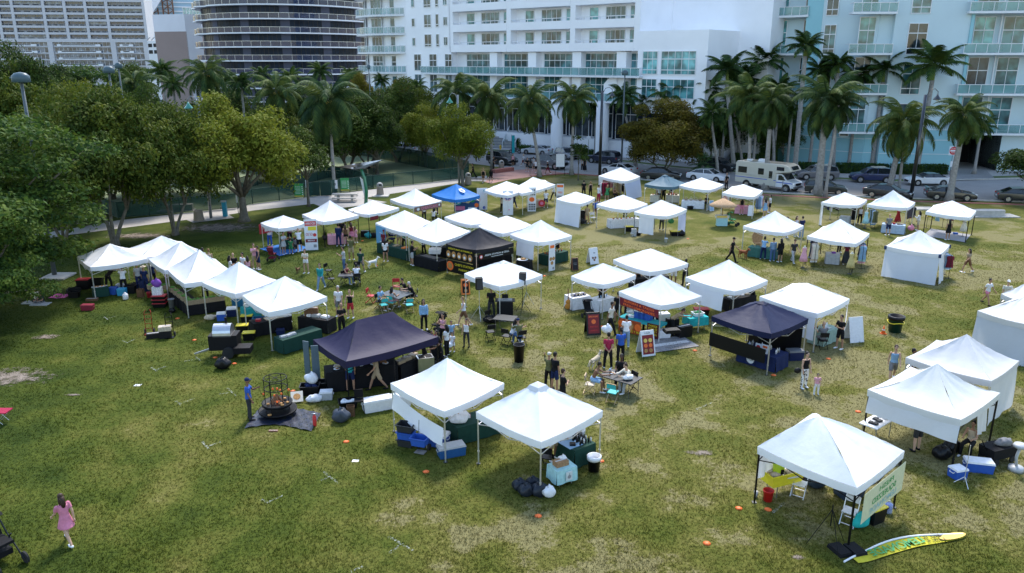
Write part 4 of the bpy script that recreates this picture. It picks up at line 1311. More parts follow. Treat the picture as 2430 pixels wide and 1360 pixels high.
def tent(L_,F_,R_,P_,label,col=(.88,.89,.92),leg=(.72,.72,.74),conc=.35,val=.27,eave=2.05,walls=(),vent=False,group='canopy tents of the market',legs=(1,1,1,1),cap=False,seed=None,square=True):
 """L_, F_, R_: eave corners seen left, nearest and right; P_: peak"""
 A,B,C=G(*L_,eave),G(*F_,eave),G(*R_,eave)
 Dd=A+C-B
 ctr=(A+C)/2
 pk=V(P_[0],P_[1],ctr.y)
 off_=Vector((pk.x,ctr.y,0))-Vector((ctr.x,ctr.y,0))
 if off_.length>.9:off_=off_.normalized()*.9
 o=thing('canopy_tent',label,'tent',(ctr.x,ctr.y,0),0,group)
 cs=[p-ctr for p in(A,B,C,Dd)]
 for c in cs:c.z=0
 hpk=max(.5,min(1.75,pk.z-eave))
 top=Vector((off_.x*.6,off_.y*.6,eave+hpk))
 rr=random.Random(seed or int(ctr.x*100))
 m=MB();n=10;mm=9
 for k in range(4):
  a,b=cs[k],cs[(k+1)%4]
  def fn(t,g,a=a,b=b):
   e=a.lerp(b,t);sag=.10*(1-(2*t-1)**2)
   p=Vector((e.x,e.y,eave-sag*(1-g)*.8))
   q_=p.lerp(Vector((top.x,top.y,p.z)),g)
   h=(top.z-eave)*(g**(1+conc*.75)if conc>=0 else 1-(1-g)**(1-conc))
   dip=.06*math.sin(PI*g)*(1-(2*t-1)**2)
   w=(.022*math.sin(t*17+k*2+g*5+ctr.x)+.014*math.sin(g*23+t*9+ctr.y))*math.sin(PI*g)
   q_.z=p.z+h-dip+w
   return q_
  m.grid(fn,n,mm)
  def fv(t,g,a=a,b=b):
   e=a.lerp(b,t);sag=.08*(1-(2*t-1)**2)
   d=(b-a);nn=Vector((d.y,-d.x,0)).normalized()*-1
   out=e.normalized()
   p=e+out*(.012*(1-g))
   return Vector((p.x,p.y,eave-sag-val*g+.015*math.sin(t*21+k)*g))
  m.grid(fv,n,2)
 cn=part('canopy',m,MT['canvas'],o,col,smooth=False)
 cn.data.polygons.foreach_set('use_smooth',[True]*len(cn.data.polygons))
 lm=MB();lm.box((0,0,(eave-.15)/2),(.05,.05,eave-.15));lm.box((0,0,.5),(.065,.065,.05));lmesh=lm.mesh('leg',MT['metal'])
 fm=MB();fm.box((0,0,.012),(.14,.14,.02));fmesh=fm.mesh('foot',MT['metal'])
 for i,c in enumerate(cs):
  if not legs[i]:continue
  d=c.normalized()
  lo=put('leg',lmesh,o,leg,loc=(c.x-d.x*.06,c.y-d.y*.06,0))
  put('foot',fmesh,lo,(.1,.1,.1))
 f=MB()
 for k in range(4):
  a,b=cs[k]*.97,cs[(k+1)%4]*.97
  mid=(a+b)/2
  zt,zb_=eave-.12,eave-.5
  for(p,q_)in((a,mid),(mid,b)):
   f.bar((p.x,p.y,zt),(q_.x,q_.y,zb_),.025);f.bar((p.x,p.y,zb_),(q_.x,q_.y,zt),.025)
  f.bar((mid.x,mid.y,zb_),(0,0,eave+hpk*.35),.025)
 f.tube((top.x,top.y,eave+hpk*.25),(top.x,top.y,top.z-.08),.03,n=6)
 part('frame',f,MT['metal'],o,leg)
 if vent:
  v=MB()
  v.lathe([(.42,-.05),(.3,.1),(.05,.2)],4,0,(top.x,top.y,top.z-.18))
  part('vent_cap',v,MT['canvas'],o,tuple(x*.8 for x in col))
 for w in walls:
  k,wc,z0,z1,u0,u1,fl=w[:7];sl=w[7]if len(w)>7 else 0
  a,b=cs[k],cs[(k+1)%4]
  nn=((a+b)/2).normalized()
  def fw(t,g):
   e=a.lerp(b,u0+(u1-u0)*t)
   z=z1-(z1-z0)*g-sl*t+(.12*math.sin(PI*t)*-1 if sl else 0)
   rip=.035*math.sin(t*14+g*2)*g
   e=e+nn*(fl*g+rip-.03)
   return Vector((e.x,e.y,z))
  wm=MB();wm.grid(fw,14,8)
  part('side_wall',wm,MT['canvas'],o,wc,smooth=True)
 if cap:
  cp=MB()
  for c in cs[:3]:
   cp.box((c.x*1.005,c.y*1.005,eave-.12),(.12,.12,.24))
  part('corner_patch',cp,MT['fabric'],o,(.03,.05,.12))
 o['c']=[list(c)for c in cs][0]
 del o['c']
 o_info=dict(o=o,ctr=ctr,cs=cs)
 return o_info
W=(.86,.87,.9)
CR=(.66,.66,.66)
BK=(.02,.02,.022)
WH=(.75,.75,.78)
TT={}
def T(key,*a,**k):TT[key]=tent(*a,**k)
T('w1',(182,608),(214,634),(351,613),(261,578),'leftmost white tent, over the cooking tubs and the red cooler box',walls=[])
T('w2',(295,592),(330,612),(470,591),(387,559),'white tent with the highest peak in the left produce row, mostly hidden')
T('w3',(352,614),(390,641),(508,619),(432,573),'white tent second behind the crate display, its peak right of the highest one')
T('w4',(394,636),(437,673),(560,648),(476,592),'white tent over the wooden crate produce display')
T('w5',(478,669),(558,697),(656,664),(569,621),'white tent between the crate display and the parchment table')
T('w6',(575,701),(637,741),(776,704),(680,655),'white tent over the parchment topped table, right end of the left row',conc=.1)
T('t6',(618.5,529),(660.5,542),(727,529),(673,511),'small white tent with red banner and blue ground sheet',conc=.02)
T('t7',(717,508.6),(766.8,526),(851,510),(783,475),'white black-legged tent with a pale pink back banner',leg=BK,walls=[(3,(.62,.38,.42),.9,1.8,.1,.9,0)],conc=.5)
T('t8',(826,497),(874,509),(947,493),(883,475),'white tent with a dark red cloth at its corner, beside the pink banner tent',leg=BK)
T('t9',(925.6,472.6),(981,489),(1048,476),(986,447.6),'white tent carrying the brown cake banner',conc=.5)
T('t10',(1024.7,461),(1080,474),(1139,463.5),(1084,436.5),'bright blue tent with a white emblem on its roof',col=(.02,.2,.6),conc=.1)
T('t11',(1149.5,451),(1205,464),(1252,446),(1202,430),'white tent behind the tall pale banner, right of the blue tent',conc=.1)
T('t12',(1216,447),(1240,459),(1318,437.5),(1263,420),'white tent joined to the right of the pale banner tent',conc=.3)
T('t13',(891,529),(963,553),(1032,530),(960,499),'white tent with the light blue banner at its left post',conc=.1)
T('t14',(967,554),(1036,576),(1116,548),(1039,517),'white tent over the grill table with two cooks',conc=.25)
T('t15',(1055,515),(1117,533.5),(1188,520),(1125,494),'white low-roofed tent directly behind the grill tents',conc=-.1)
T('t16',(1134,536),(1192,554),(1262,534),(1204,512),'white tent behind the black food tent peak',conc=-.1)
T('t17',(1210,556),(1277,575),(1357,559),(1283,521.5),'white tent over the dark green table with the food banner',walls=[(0,(.8,.8,.84),.7,1.8,.25,.85,.05)],conc=.2)
T('t18',(1058,578),(1130,593),(1219,576),(1137.5,540),'black tent with yellow-lettered food banners',col=(.02,.019,.028),leg=(.6,.6,.6),conc=.3,cap=False)
T('t19',(1102,649),(1185.6,680),(1287,652),(1196,619),'white tent of the DJ with two speakers on stands',conc=-.1,vent=True)
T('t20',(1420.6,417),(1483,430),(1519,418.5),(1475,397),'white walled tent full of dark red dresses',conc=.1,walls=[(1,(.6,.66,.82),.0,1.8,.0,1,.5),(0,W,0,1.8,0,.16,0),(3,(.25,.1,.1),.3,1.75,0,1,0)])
T('t21',(1529.5,437),(1597.7,444),(1625,433.5),(1578,415),'slate blue-grey tent between the dress tent and the hat tent',col=(.11,.2,.26),conc=.1,vent=True)
T('t22',(1612,439.5),(1681,451),(1717,438),(1664.6,421),'white tent over the white table of baskets beside the slate tent',conc=.1)
T('t23',(1713.5,456.5),(1789.4,467),(1810,452),(1765,437),'white tent over the pink tablecloth stall beside the motorhome',conc=.2)
T('t24',(1319.7,472),(1377.6,483.5),(1412,469),(1367,455),'small white tent with a full white front wall',conc=.02,walls=[(0,(.82,.83,.88),.0,1.8,0,1,.3)])
T('t25',(1415.7,484.5),(1485.7,498),(1537,484),(1479,462),'white open tent over the long white jewellery table',conc=.02)
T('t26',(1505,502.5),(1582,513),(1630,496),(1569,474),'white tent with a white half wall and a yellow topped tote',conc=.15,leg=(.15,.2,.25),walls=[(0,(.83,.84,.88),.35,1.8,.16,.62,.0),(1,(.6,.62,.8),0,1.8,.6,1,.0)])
T('t27',(1455.6,616),(1542,645),(1633,625),(1543.6,590),'white tent farthest back of the middle-right cluster',conc=-.1)
T('t28',(1355.7,655),(1431.6,675),(1509,652),(1429,624.5),'white tent over the white table with the guitar beside it',conc=.02)
T('t29',(1469,691),(1568,724.5),(1665,702.5),(1568,651),'white tent of the orange lettered lemonade and burger banners',conc=.2)
T('t30',(1627,657.5),(1743,691),(1821.6,665),(1731.5,616),'white tent with a slung white side sheet behind the lemonade stall',conc=.25,walls=[(0,(.8,.81,.86),.75,1.9,.1,.8,.15)])
T('t31',(1803,703),(1941,744),(2016,709),(1920.7,672),'white tent sheltering the man at the laptop',conc=.02,walls=[(0,(.72,.74,.8),.6,1.9,.62,.97,.05)])
T('t32',(1689,750),(1830,792),(1918,756),(1813,716),'navy tent of the white PLSR disc logo stall',col=(.008,.014,.06),leg=(.55,.55,.55),conc=-.1,vent=True)
T('t33',(1763.7,536),(1860,552),(1907,535),(1840,500),'white tent over the green cloth jewellery stall with wicker chair',conc=.3)
T('t34',(1915.5,559.5),(2031,578),(2063.5,554),(1994,519.5),'white tent over the grey table with clothes racks on both sides',conc=.3,leg=BK)
T('t35',(1949,479.5),(2035,487),(2057.6,474),(2004,456),'white tent with dark clothes nearest the road, left of the mannequin tent',conc=.2,walls=[(0,W,.0,1.8,0,.07,.0)])
T('t36',(2058,484.5),(2153.6,492.5),(2172,480),(2120,451),'white tent with the green dress mannequin at its post',conc=.4,walls=[(1,(.02,.02,.05),.9,1.8,.1,.9,0)])
T('t37',(2197,501.5),(2301.6,516),(2316.6,500),(2260,476),'white black-legged tent with the grey ground mat, farthest right by the road',leg=BK,conc=.1,cap=False)
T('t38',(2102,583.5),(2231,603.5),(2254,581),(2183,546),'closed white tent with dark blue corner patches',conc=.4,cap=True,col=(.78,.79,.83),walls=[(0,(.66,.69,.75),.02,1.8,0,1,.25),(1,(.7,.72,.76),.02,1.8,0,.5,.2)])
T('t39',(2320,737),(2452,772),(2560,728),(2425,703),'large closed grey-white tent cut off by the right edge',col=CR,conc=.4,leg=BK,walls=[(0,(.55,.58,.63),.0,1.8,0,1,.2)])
T('t39b',(2376,697),(2440,716),(2520,695),(2425,671),'grey-white tent roof at the right edge behind the larger closed one',col=CR,conc=.2)
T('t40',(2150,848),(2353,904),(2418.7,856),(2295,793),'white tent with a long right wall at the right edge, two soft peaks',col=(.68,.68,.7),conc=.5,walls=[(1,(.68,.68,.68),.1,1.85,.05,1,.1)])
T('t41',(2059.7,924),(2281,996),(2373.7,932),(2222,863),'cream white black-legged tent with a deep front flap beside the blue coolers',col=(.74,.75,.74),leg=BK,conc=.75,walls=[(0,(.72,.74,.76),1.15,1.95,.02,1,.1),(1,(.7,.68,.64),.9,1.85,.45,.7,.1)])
T('t42',(1798.5,1059),(2034,1158),(2146,1070),(1920,988),'white black-legged tent of the lemonade seller at the lower right',leg=BK,conc=-.25,walls=[(3,(.7,.72,.76),.8,1.9,.65,.98,0)])
T('t43',(927,909),(1054,976),(1196,909),(1062,848.6),'white tent with a swept peak and the blue crates under it',conc=.6,walls=[(0,(.84,.85,.88),1.05,1.72,.04,.97,.1,.38)])
T('t44',(1130,977),(1283.7,1049),(1430,974),(1274,908),'frontmost white tent at the centre bottom with black bags at its post',conc=0,vent=True)
def longtent():
 e=2.05
 A,B,C=G(743,806,e),G(821,858,e),G(1040,799,e)
 Dd=A+C-B;ctr=(A+C)/2
 o=thing('canopy_tent','long black-purple tent with a ridge over the loaded grill table','tent',(ctr.x,ctr.y,0),0,'canopy tents of the market')
 cs=[p-ctr for p in(A,B,C,Dd)]
 for c in cs:c.z=0
 hz=1.05
 def ins(t):
  s=(cs[0]+cs[1])/2;e2=(cs[2]+cs[3])/2
  p=s.lerp(e2,t);return Vector((p.x,p.y,e+hz))
 r0,r1=ins(.30),ins(.70)
 m=MB()
 for k,(ra,rb)in enumerate(((r0,r0),(r0,r1),(r1,r1),(r1,r0))):
  a,b=cs[k],cs[(k+1)%4]
  def fn(t,g):
   ed=a.lerp(b,t);rd=ra.lerp(rb,t)
   p=ed.lerp(Vector((rd.x,rd.y,0)),g)
   sag=.08*(1-(2*t-1)**2)*(1-g)
   p.z=e-sag+hz*g**1.45-.07*math.sin(PI*g)*(1-(2*t-1)**2)+.018*math.sin(t*23+g*7)*math.sin(PI*g)
   return p
  m.grid(fn,14,10)
  def fv(t,g):
   ed=a.lerp(b,t)*(1+.003*(1-g));sag=.08*(1-(2*t-1)**2)
   return Vector((ed.x,ed.y,e-sag-.32*g+.012*math.sin(t*25)*g))
  m.grid(fv,14,2)
 part('canopy',m,MT['canvas'],o,(.022,.018,.06),smooth=True)
 lm=MB();lm.box((0,0,.95),(.05,.05,1.9));lmesh=lm.mesh('leg',MT['metal'])
 for c in cs+[(cs[1]+cs[2])/2,(cs[3]+cs[0])/2]:
  put('leg',lmesh,o,BK,loc=(c.x*.98,c.y*.98,0))
 f=MB()
 ring=[cs[0],cs[1],(cs[1]+cs[2])/2,cs[2],cs[3],(cs[3]+cs[0])/2]
 for a,b in zip(ring,ring[1:]+ring[:1]):
  f.bar((a.x*.97,a.y*.97,1.9),(b.x*.97,b.y*.97,1.6),.025);f.bar((a.x*.97,a.y*.97,1.6),(b.x*.97,b.y*.97,1.9),.025)
 part('frame',f,MT['metal'],o,BK)
 TT['t45']=dict(o=o,ctr=ctr,cs=cs)
longtent()
CC=dict(k=(.005,.005,.007),w=(.75,.75,.77),n=(.01,.02,.08),b=(.03,.1,.42),lb=(.25,.42,.62),g=(.2,.2,.21),lg=(.42,.43,.44),dg=(.03,.032,.036),r=(.45,.03,.04),dr=(.16,.015,.03),m=(.35,.02,.06),gr=(.04,.22,.08),dgr=(.008,.045,.032),ol=(.12,.12,.05),t=(.02,.3,.32),br=(.16,.08,.04),ta=(.4,.3,.19),be=(.55,.45,.33),cr=(.65,.6,.5),y=(.75,.6,.05),o=(.8,.22,.04),p=(.65,.22,.32),pk=(.7,.35,.42),pu=(.2,.06,.35),jn=(.07,.13,.26),lj=(.18,.28,.42),aq=(.4,.66,.68),kh=(.34,.27,.18),s1=(.52,.32,.22),s2=(.4,.22,.14),s3=(.23,.12,.07),s4=(.09,.045,.03),hb=(.012,.009,.008),hd=(.05,.025,.015),hl=(.3,.17,.07),hw=(.5,.5,.5),none=(0,0,0))
def cl(c):return CC[c]if isinstance(c,str)else c
def yaw(p,q_):
 d=q_-p;return math.atan2(d.y,d.x)
def rotated(ob,w,d):return ob
def table(pL,pR,depth,label,top='w',h=.74,cloth=None,clabel=None,drop=None,group=None,world=False,legs='lg'):
 """pL, pR: ground pixels below the two near corners; the table reaches away from there"""
 a,b=(pL,pR)if world else(G(*pL),G(*pR))
 L_=(b-a).length;ang=yaw(a,b);u=(b-a).normalized();n=Vector((-u.y,u.x,0))
 if n.y<0:n=-n
 c=(a+b)/2+n*depth/2
 o=thing('folding_table',label,'table',c,ang,group)
 part('tabletop',MB().box((0,0,h-.02),(L_,depth,.04)),MT['plastic'],o,cl(top))
 lm=MB();lm.tube((0,0,0),(0,0,h-.04),.018,n=6);lm=lm.mesh('leg',MT['metal'])
 for x in(-1,1):
  for y in(-1,1):put('leg',lm,o,cl(legs),loc=(x*(L_/2-.15),y*(depth/2-.08),0))
 if cloth is not None:
  dr=h-.03 if drop is None else drop
  m=MB();W_,D_=L_/2+.015,depth/2+.015
  m.poly([(-W_,-D_,h+.006),(W_,-D_,h+.006),(W_,D_,h+.006),(-W_,D_,h+.006)])
  cs=[(-W_,-D_),(W_,-D_),(W_,D_),(-W_,D_)]
  for k in range(4):
   x0,y0=cs[k];x1,y1=cs[(k+1)%4]
   nn=Vector((y1-y0,x0-x1,0)).normalized()
   l2=math.hypot(x1-x0,y1-y0)
   def fn(t,g):
    f=math.sin(t*l2*11+k)*.025*g+.03*g
    return Vector((x0+(x1-x0)*t+nn.x*f,y0+(y1-y0)*t+nn.y*f,h+.006-dr*g))
   m.grid(fn,max(6,int(l2*10)),3)
  tc=part('tablecloth',m,MT['fabric'],None,cl(cloth),True)
  tc.location=c;tc.rotation_euler=(0,0,ang)
  tag(tc,clabel or label.replace('table','cloth'),'tablecloth',None)
 return dict(c=c,ang=ang,L=L_,D=depth,h=h+.01,u=u,n=n)
def on(tb,x,y,z=0):
 """point on a table: x along, y away (-1..1 of the half sizes)"""
 return tb['c']+tb['u']*x*tb['L']/2+tb['n']*y*tb['D']/2+Vector((0,0,tb['h']+z))
PROTO={}
def single(key,name,mb,mats,smooth=False):
 PROTO[key]=(name,mb.mesh(name,mats,smooth))
def place(key,loc,label,cat,col=None,rz=0.0,sc=1.0,group=None):
 nm,me=PROTO[key]
 o=put(nm,me,None,cl(col)if col is not None else None,loc,rz)
 o.scale=(sc,sc,sc)if not hasattr(sc,'__len__')else sc
 return tag(o,label,cat,group)
m=MB();m.lathe([(.035,0),(.036,.13),(.014,.17),(.014,.2)],10,0);m.lathe([(.017,.2),(.017,.23)],8,1);single('bottle','bottle',m,[MT['plastic'],MT['black']],True)
m=MB();m.lathe([(.04,0),(.045,.1),(.04,.13)],10,0);m.lathe([(.047,.1),(.047,.125)],10,1);single('jar','jar',m,[MT['plastic'],MT['gold']],True)
m=MB();m.box((0,0,.1),(.4,.3,.2));m.box((0,0,.203),(.36,.06,.006),1);single('carton','cardboard_box',m,[MT['wood'],MT['plain']])
m=MB();m.box((0,0,.03),(.26,.2,.06),0);m.box((0,0,.072),(.24,.18,.02),0);single('tray','tray',m,[MT['plastic']])
m=MB();m.lathe([(.05,0),(.13,.012),(.135,.016),(.05,.006)],16,0);m.ell((.02,0,.025),(.07,.05,.025),1,8,5);single('plate','plate',m,[MT['white'],MT['food']],True)
m=MB();m.box((0,0,.035),(.2,.2,.07),0,0,1.06);m.box((0,0,.075),(.19,.19,.02),0,0,.8);single('takeout','takeout_box',m,[MT['plastic']])
m=MB();m.lathe([(.03,0),(.042,.11)],10,0);single('cup','cup',m,[MT['plastic']],True)
def basket():
 m=MB();m.lathe([(.12,0),(.17,.14),(.175,.15),(.155,.14),(.11,.02)],14,0)
 m.path([(-.16,0,.14),(-.1,0,.3),(0,0,.36),(.1,0,.3),(.16,0,.14)],.012,5,0)
 single('basket','basket',m,[MT['wood']],True)
basket()
def blob(key,name,mat,r=(.25,.22,.22),neck=True,seed=1,n=18):
 m=MB();m.ell((0,0,r[2]*.85),r,0,n,12)
 out=[]
 for x,y,z in m.v:
  k=1+.16*math.sin(x*17+seed)*math.cos(z*13+seed)+.1*math.sin(math.atan2(y,x)*7+seed)*(z/r[2])+.06*math.sin(y*37)
  out.append((x*k,y*k,max(0.003,z*(1+.05*math.sin(x*31)))))
 m.v=out
 if neck:m.path([(0,0,r[2]*1.65),(.01,0,r[2]*1.85),(.03,.02,r[2]*2.0)],[r[0]*.35,r[0]*.16,r[0]*.25],8)
 single(key,name,m,[mat],True)
blob('bag','rubbish_bag',MT['plastic'])
blob('carrier','carrier_bag',MT['plastic'],(.17,.12,.16),seed=4)
blob('sack','sack',MT['fabric'],(.32,.17,.16),False,6)
m=MB();m.lathe([(.0,.0),(.11,0),(.12,.012),(.05,.045),(.028,.05),(.02,.045)],18,0);single('disc','marker_disc',m,[MT['orange']],True)
m=MB();m.box((0,0,.015),(.28,.28,.03));m.lathe([(.11,.03),(.02,.45)],14,0);m.lathe([(.078,.19),(.058,.27)],14,1);single('cone','traffic_cone',m,[MT['orange'],MT['white']],True)
m=MB();m.box((0,0,.004),(.3,.2,.006));single('paper','paper_scrap',m,[MT['white']])
def cooler(loc,rz,size,col,label,lid='w',group=None):
 w,d,h=size
 o=thing('cooler',label,'cooler',loc,rz,group)
 part('body',MB().box((0,0,h*.42),(w,d,h*.84),0,0,1.06),MT['plastic'],o,cl(col))
 part('lid',MB().box((0,0,h*.93),(w*1.1,d*1.1,h*.17),0,0,.94),MT['plastic'],o,cl(lid))
 hm=MB()
 for s in(-1,1):hm.path([(s*w*.53,-d*.25,h*.7),(s*(w*.53+.04),-d*.2,h*.62),(s*(w*.53+.04),d*.2,h*.62),(s*w*.53,d*.25,h*.7)],.014,6)
 part('handle',hm,MT['plastic'],o,cl(lid))
 return o
def tub(loc,rz,size,col,label,name='storage_tub',cat='tub',lid=None,fill=None,group=None):
 w,d,h=size
 o=thing(name,label,cat,loc,rz,group)
 m=MB()
 k=.86
 for(s,ax)in((-1,0),(1,0),(-1,1),(1,1)):
  if ax==0:vs=[(s*w/2*k,-d/2*k,0),(s*w/2*k,d/2*k,0),(s*w/2,d/2,h),(s*w/2,-d/2,h)]
  else:vs=[(-w/2*k,s*d/2*k,0),(w/2*k,s*d/2*k,0),(w/2,s*d/2,h),(-w/2,s*d/2,h)]
  m.add(vs,[(0,1,2,3)])
 m.box((0,0,.01),(w*k,d*k,.02))
 for s in(-1,1):
  m.box((s*(w/2+.01),0,h),(.04,d+.06,.03));m.box((0,s*(d/2+.01),h),(w-.02,.04,.029))
 part('body',m,MT['plastic'],o,cl(col))
 if lid:part('lid',MB().box((0,0,h+.035),(w*1.04,d*1.04,.04)),MT['plastic'],o,cl(lid))
 if fill:
  f=MB();rr=random.Random(int(loc[0]*50))
  for i in range(7):f.ell((rr.uniform(-.32,.32)*w,rr.uniform(-.32,.32)*d,h*.9),(w*.16,d*.18,.09),0,8,5)
  part('contents',f,MT['fabric'],o,cl(fill),True)
 return o
def crate(loc,rz,label,col='ta',size=(.45,.3,.27),fill='greens',group=None):
 w,d,h=size
 o=thing('wooden_crate',label,'crate',loc,rz,group)
 m=MB()
 for k in range(7):
  x=-w/2+w*(k+.5)/7
  for s in(-1,1):m.box((x,s*d/2,h/2),(w/7*.78,.015,h))
 for k in range(4):
  y=-d/2+d*(k+.5)/4
  for s in(-1,1):m.box((s*w/2,y,h/2),(.015,d/4*.78,h))
 m.box((0,0,.02),(w-.03,d-.03,.02))
 part('slats',m,MT['wood'],o,cl(col))
 if fill:
  f=MB();rr=random.Random(int(loc[0]*77))
  for i in range(14):f.ell((rr.uniform(-.38,.38)*w,rr.uniform(-.36,.36)*d,h*.95+rr.uniform(-.02,.04)),(.06,.05,.045),0,7,5)
  part('produce',f,MT[fill],o,None,True)
 return o
def bin_(loc,label,col='k',r=.28,h=.8,rim=None,name='trash_can',liner=None):
 o=thing(name,label,'bin',loc)
 m=MB();m.lathe([(r*.82,0),(r,h),(r*1.08,h),(r*1.08,h+.03),(r*.94,h+.03),(r*.78,.04)],20);part('body',m,MT['plastic'],o,cl(col),True)
 if liner:
  m=MB();m.lathe([(r*1.1,h*.82),(r*1.13,h+.04),(r*.9,h+.05),(r*.8,h*.7)],20);part('liner',m,MT['plastic'],o,cl(liner),True)
 return o
def folding_chair(key,seatc,framec):
 o=thing('folding_chair','x','chair')
 part('seat',MB().box((0,0,.45),(.4,.4,.035)),MT['plastic'],o,cl(seatc))
 part('backrest',MB().box((0,.21,.76),(.4,.03,.2)),MT['plastic'],o,cl(seatc))
 for s in(-1,1):
  f=MB();x=s*.21
  f.path([(x,-.24,0),(x,.05,.45),(x,.22,.88)],.016,6);part('leg',f,MT['metal'],o,cl(framec))
  f=MB();f.path([(x*.94,.3,0),(x*.94,-.18,.45)],.016,6);part('leg',f,MT['metal'],o,cl(framec))
 f=MB();f.bar((-.2,-.2,.06),(.2,-.2,.06),.02);f.bar((-.2,.22,.88),(.2,.22,.88),.025);f.bar((-.2,.26,.06),(.2,.26,.06),.02);part('stretcher',f,MT['metal'],o,cl(framec))
 PROTO[key]=o;o['used']=0
 return o
def chair(key,loc,rz,label,group=None,cols=None):
 p=PROTO[key]
 if not p['used']:
  p['used']=1;o=p;o.location=loc;o.rotation_euler=(0,0,rz);o['label']=label
  if group:o['group']=group
 else:
  o=dup(p,loc,rz,label,group)
  if 'used' in o:del o['used']
 return o
folding_chair('ch_k','k','k');folding_chair('ch_w','w','w');folding_chair('ch_t',(.04,.42,.42),'ta');folding_chair('ch_r','r','r');folding_chair('ch_b','be','ta')
def frameM(base,rz,tilt=0.0):
 """local x right, local y up; rz=0 faces the camera side (-Y)"""
 return Matrix.Translation(base)@Matrix.Rotation(rz,4,'Z')@Matrix.Rotation(PI/2-tilt,4,'X')
def art(mb,items,M,mats):
 """items: (kind, material, ...) drawn as thin raised shapes on a board; coordinates in metres, y up"""
 dz=.006
 for i,it in enumerate(items):
  k,mn=it[0],it[1]
  if mn not in mats:mats.append(mn)
  mi=mats.index(mn);z=dz+.0012*i
  if k=='r':
   x0,y0,x1,y1=it[2:6]
   mb.add([M@Vector(p)for p in((x0,y0,z),(x1,y0,z),(x1,y1,z),(x0,y1,z))],[(0,1,2,3)],mi)
  elif k=='c':
   x,y,r=it[2:5];ry=it[5]if len(it)>5 else r
   mb.add([M@Vector((x+math.cos(2*PI*j/20)*r,y+math.sin(2*PI*j/20)*ry,z))for j in range(20)],[tuple(range(20))],mi)
  elif k=='t':
   s_,x,y,size=it[2:6];wid=it[6]if len(it)>6 else None;mir=it[7]if len(it)>7 else False
   text_to(mb,s_,mi,M@Matrix.Translation((x,y,z)),size,wid,.012,mir)
def board(loc,rz,w,h,label,col='w',items=(),z0=0.0,thick=.03,name='sign_board',cat='sign',tilt=0.0,posts=None,group=None,back=True):
 o=thing(name,label,cat,loc,0,group)
 M=Matrix.Rotation(rz,4,'Z')@Matrix.Rotation(PI/2-tilt,4,'X')
 m=MB();m.box((0,z0+h/2,0),(w,h,thick));m.xf(M)
 part('panel',m,MT['plastic'],o,cl(col))
 if items:
  mats=[];a=MB();art(a,items,M@Matrix.Translation((0,z0,thick/2)),mats)
  part('printing',a,[MT[x]for x in mats],o)
 if posts:
  for x in posts:
   p=MB();p.tube((x,0,-.01),(x,z0+h*(.98 if z0 else .5),-.01),.025,n=6);p.xf(M);part('post',p,MT['metal'],o,CC['dg'])
 return o
def aframe(loc,rz,w,h,label,items=(),col='w',edge='w',group=None):
 o=thing('sandwich_board',label,'sign',loc,rz,group)
 t=rad(16)
 for s in(1,-1):
  M=Matrix.Translation((0,-s*h*math.sin(t),0))@(Matrix.Rotation(0 if s>0 else PI,4,'Z'))@Matrix.Rotation(PI/2-t,4,'X')
  m=MB();m.box((0,h/2,0),(w,h,.025),0);m.xf(M);pn=part('panel',m,MT['plastic'],o,cl(col))
  e=MB()
  for x in(-1,1):e.box((x*w/2,h/2,0),(.04,h+.04,.04))
  e.box((0,0.02,0),(w,.04,.038));e.box((0,h,0),(w,.04,.038));e.xf(M);part('edge',e,MT['plastic'],pn,cl(edge))
  if s>0 and items:
   mats=[];a=MB();art(a,items,M@Matrix.Translation((0,0,.014)),mats);part('printing',a,[MT[x]for x in mats],pn)
 return o
def garment(mb,x,y,z,L_,w,ang,m=0):
 """a hanging garment: shoulders, body, slightly flared"""
 c,s=math.cos(ang),math.sin(ang)
 pr=[(0,.02,.02),(-.03,.2*w,.05),(-.12,.24*w,.06),(-.35,.19*w,.06),(-L_*.6,.2*w,.06),(-L_,.25*w,.07)]
 vs=[]
 for dz,a,b in pr:
  for k in range(8):
   t=2*PI*k/8;px,py=math.cos(t)*a,math.sin(t)*b
   vs.append((x+px*c-py*s,y+px*s+py*c,z+dz))
 fs=[(i*8+k,i*8+(k+1)%8,(i+1)*8+(k+1)%8,(i+1)*8+k)[::-1]for i in range(5)for k in range(8)]
 mb.add(vs,fs,m)
GAR={}
def rack(loc,rz,L_,cols,label,lens=(.8,1.1),h=1.6,group=None,glabel=None):
 """rail with garments; every hanging garment is a thing of its own"""
 o=thing('clothes_rack',label,'clothes rack',loc,rz,group)
 m=MB();m.tube((-L_/2,0,h),(L_/2,0,h),.016);part('rail',m,MT['metal'],o,CC['dg'])
 for s in(-1,1):
  m=MB();m.tube((s*L_/2,0,.02),(s*L_/2,0,h),.016);m.tube((s*L_/2,-.22,.02),(s*L_/2,.22,.02),.016);part('stand',m,MT['metal'],o,CC['dg'])
 n=len(cols);c,s=math.cos(rz),math.sin(rz)
 for i,k in enumerate(cols):
  x=-L_/2+L_*(i+.5)/n;ln=lens[0]+(lens[1]-lens[0])*((i*7)%5)/4
  key=round(ln,2)
  if key not in GAR:
   g=MB();garment(g,0,0,0,ln,1,PI/2+.15);g.path([(0,0,0),(0,0,.05)],.006,4);GAR[key]=g.mesh('garment',MT['fabric'],True)
  go=put('garment',GAR[key],None,cl(k),(loc[0]+c*x,loc[1]+s*x,h-.05),rz+R.uniform(-.25,.25))
  tag(go,'garment hanging on the '+label,'garment','garments on the '+label)
 return o
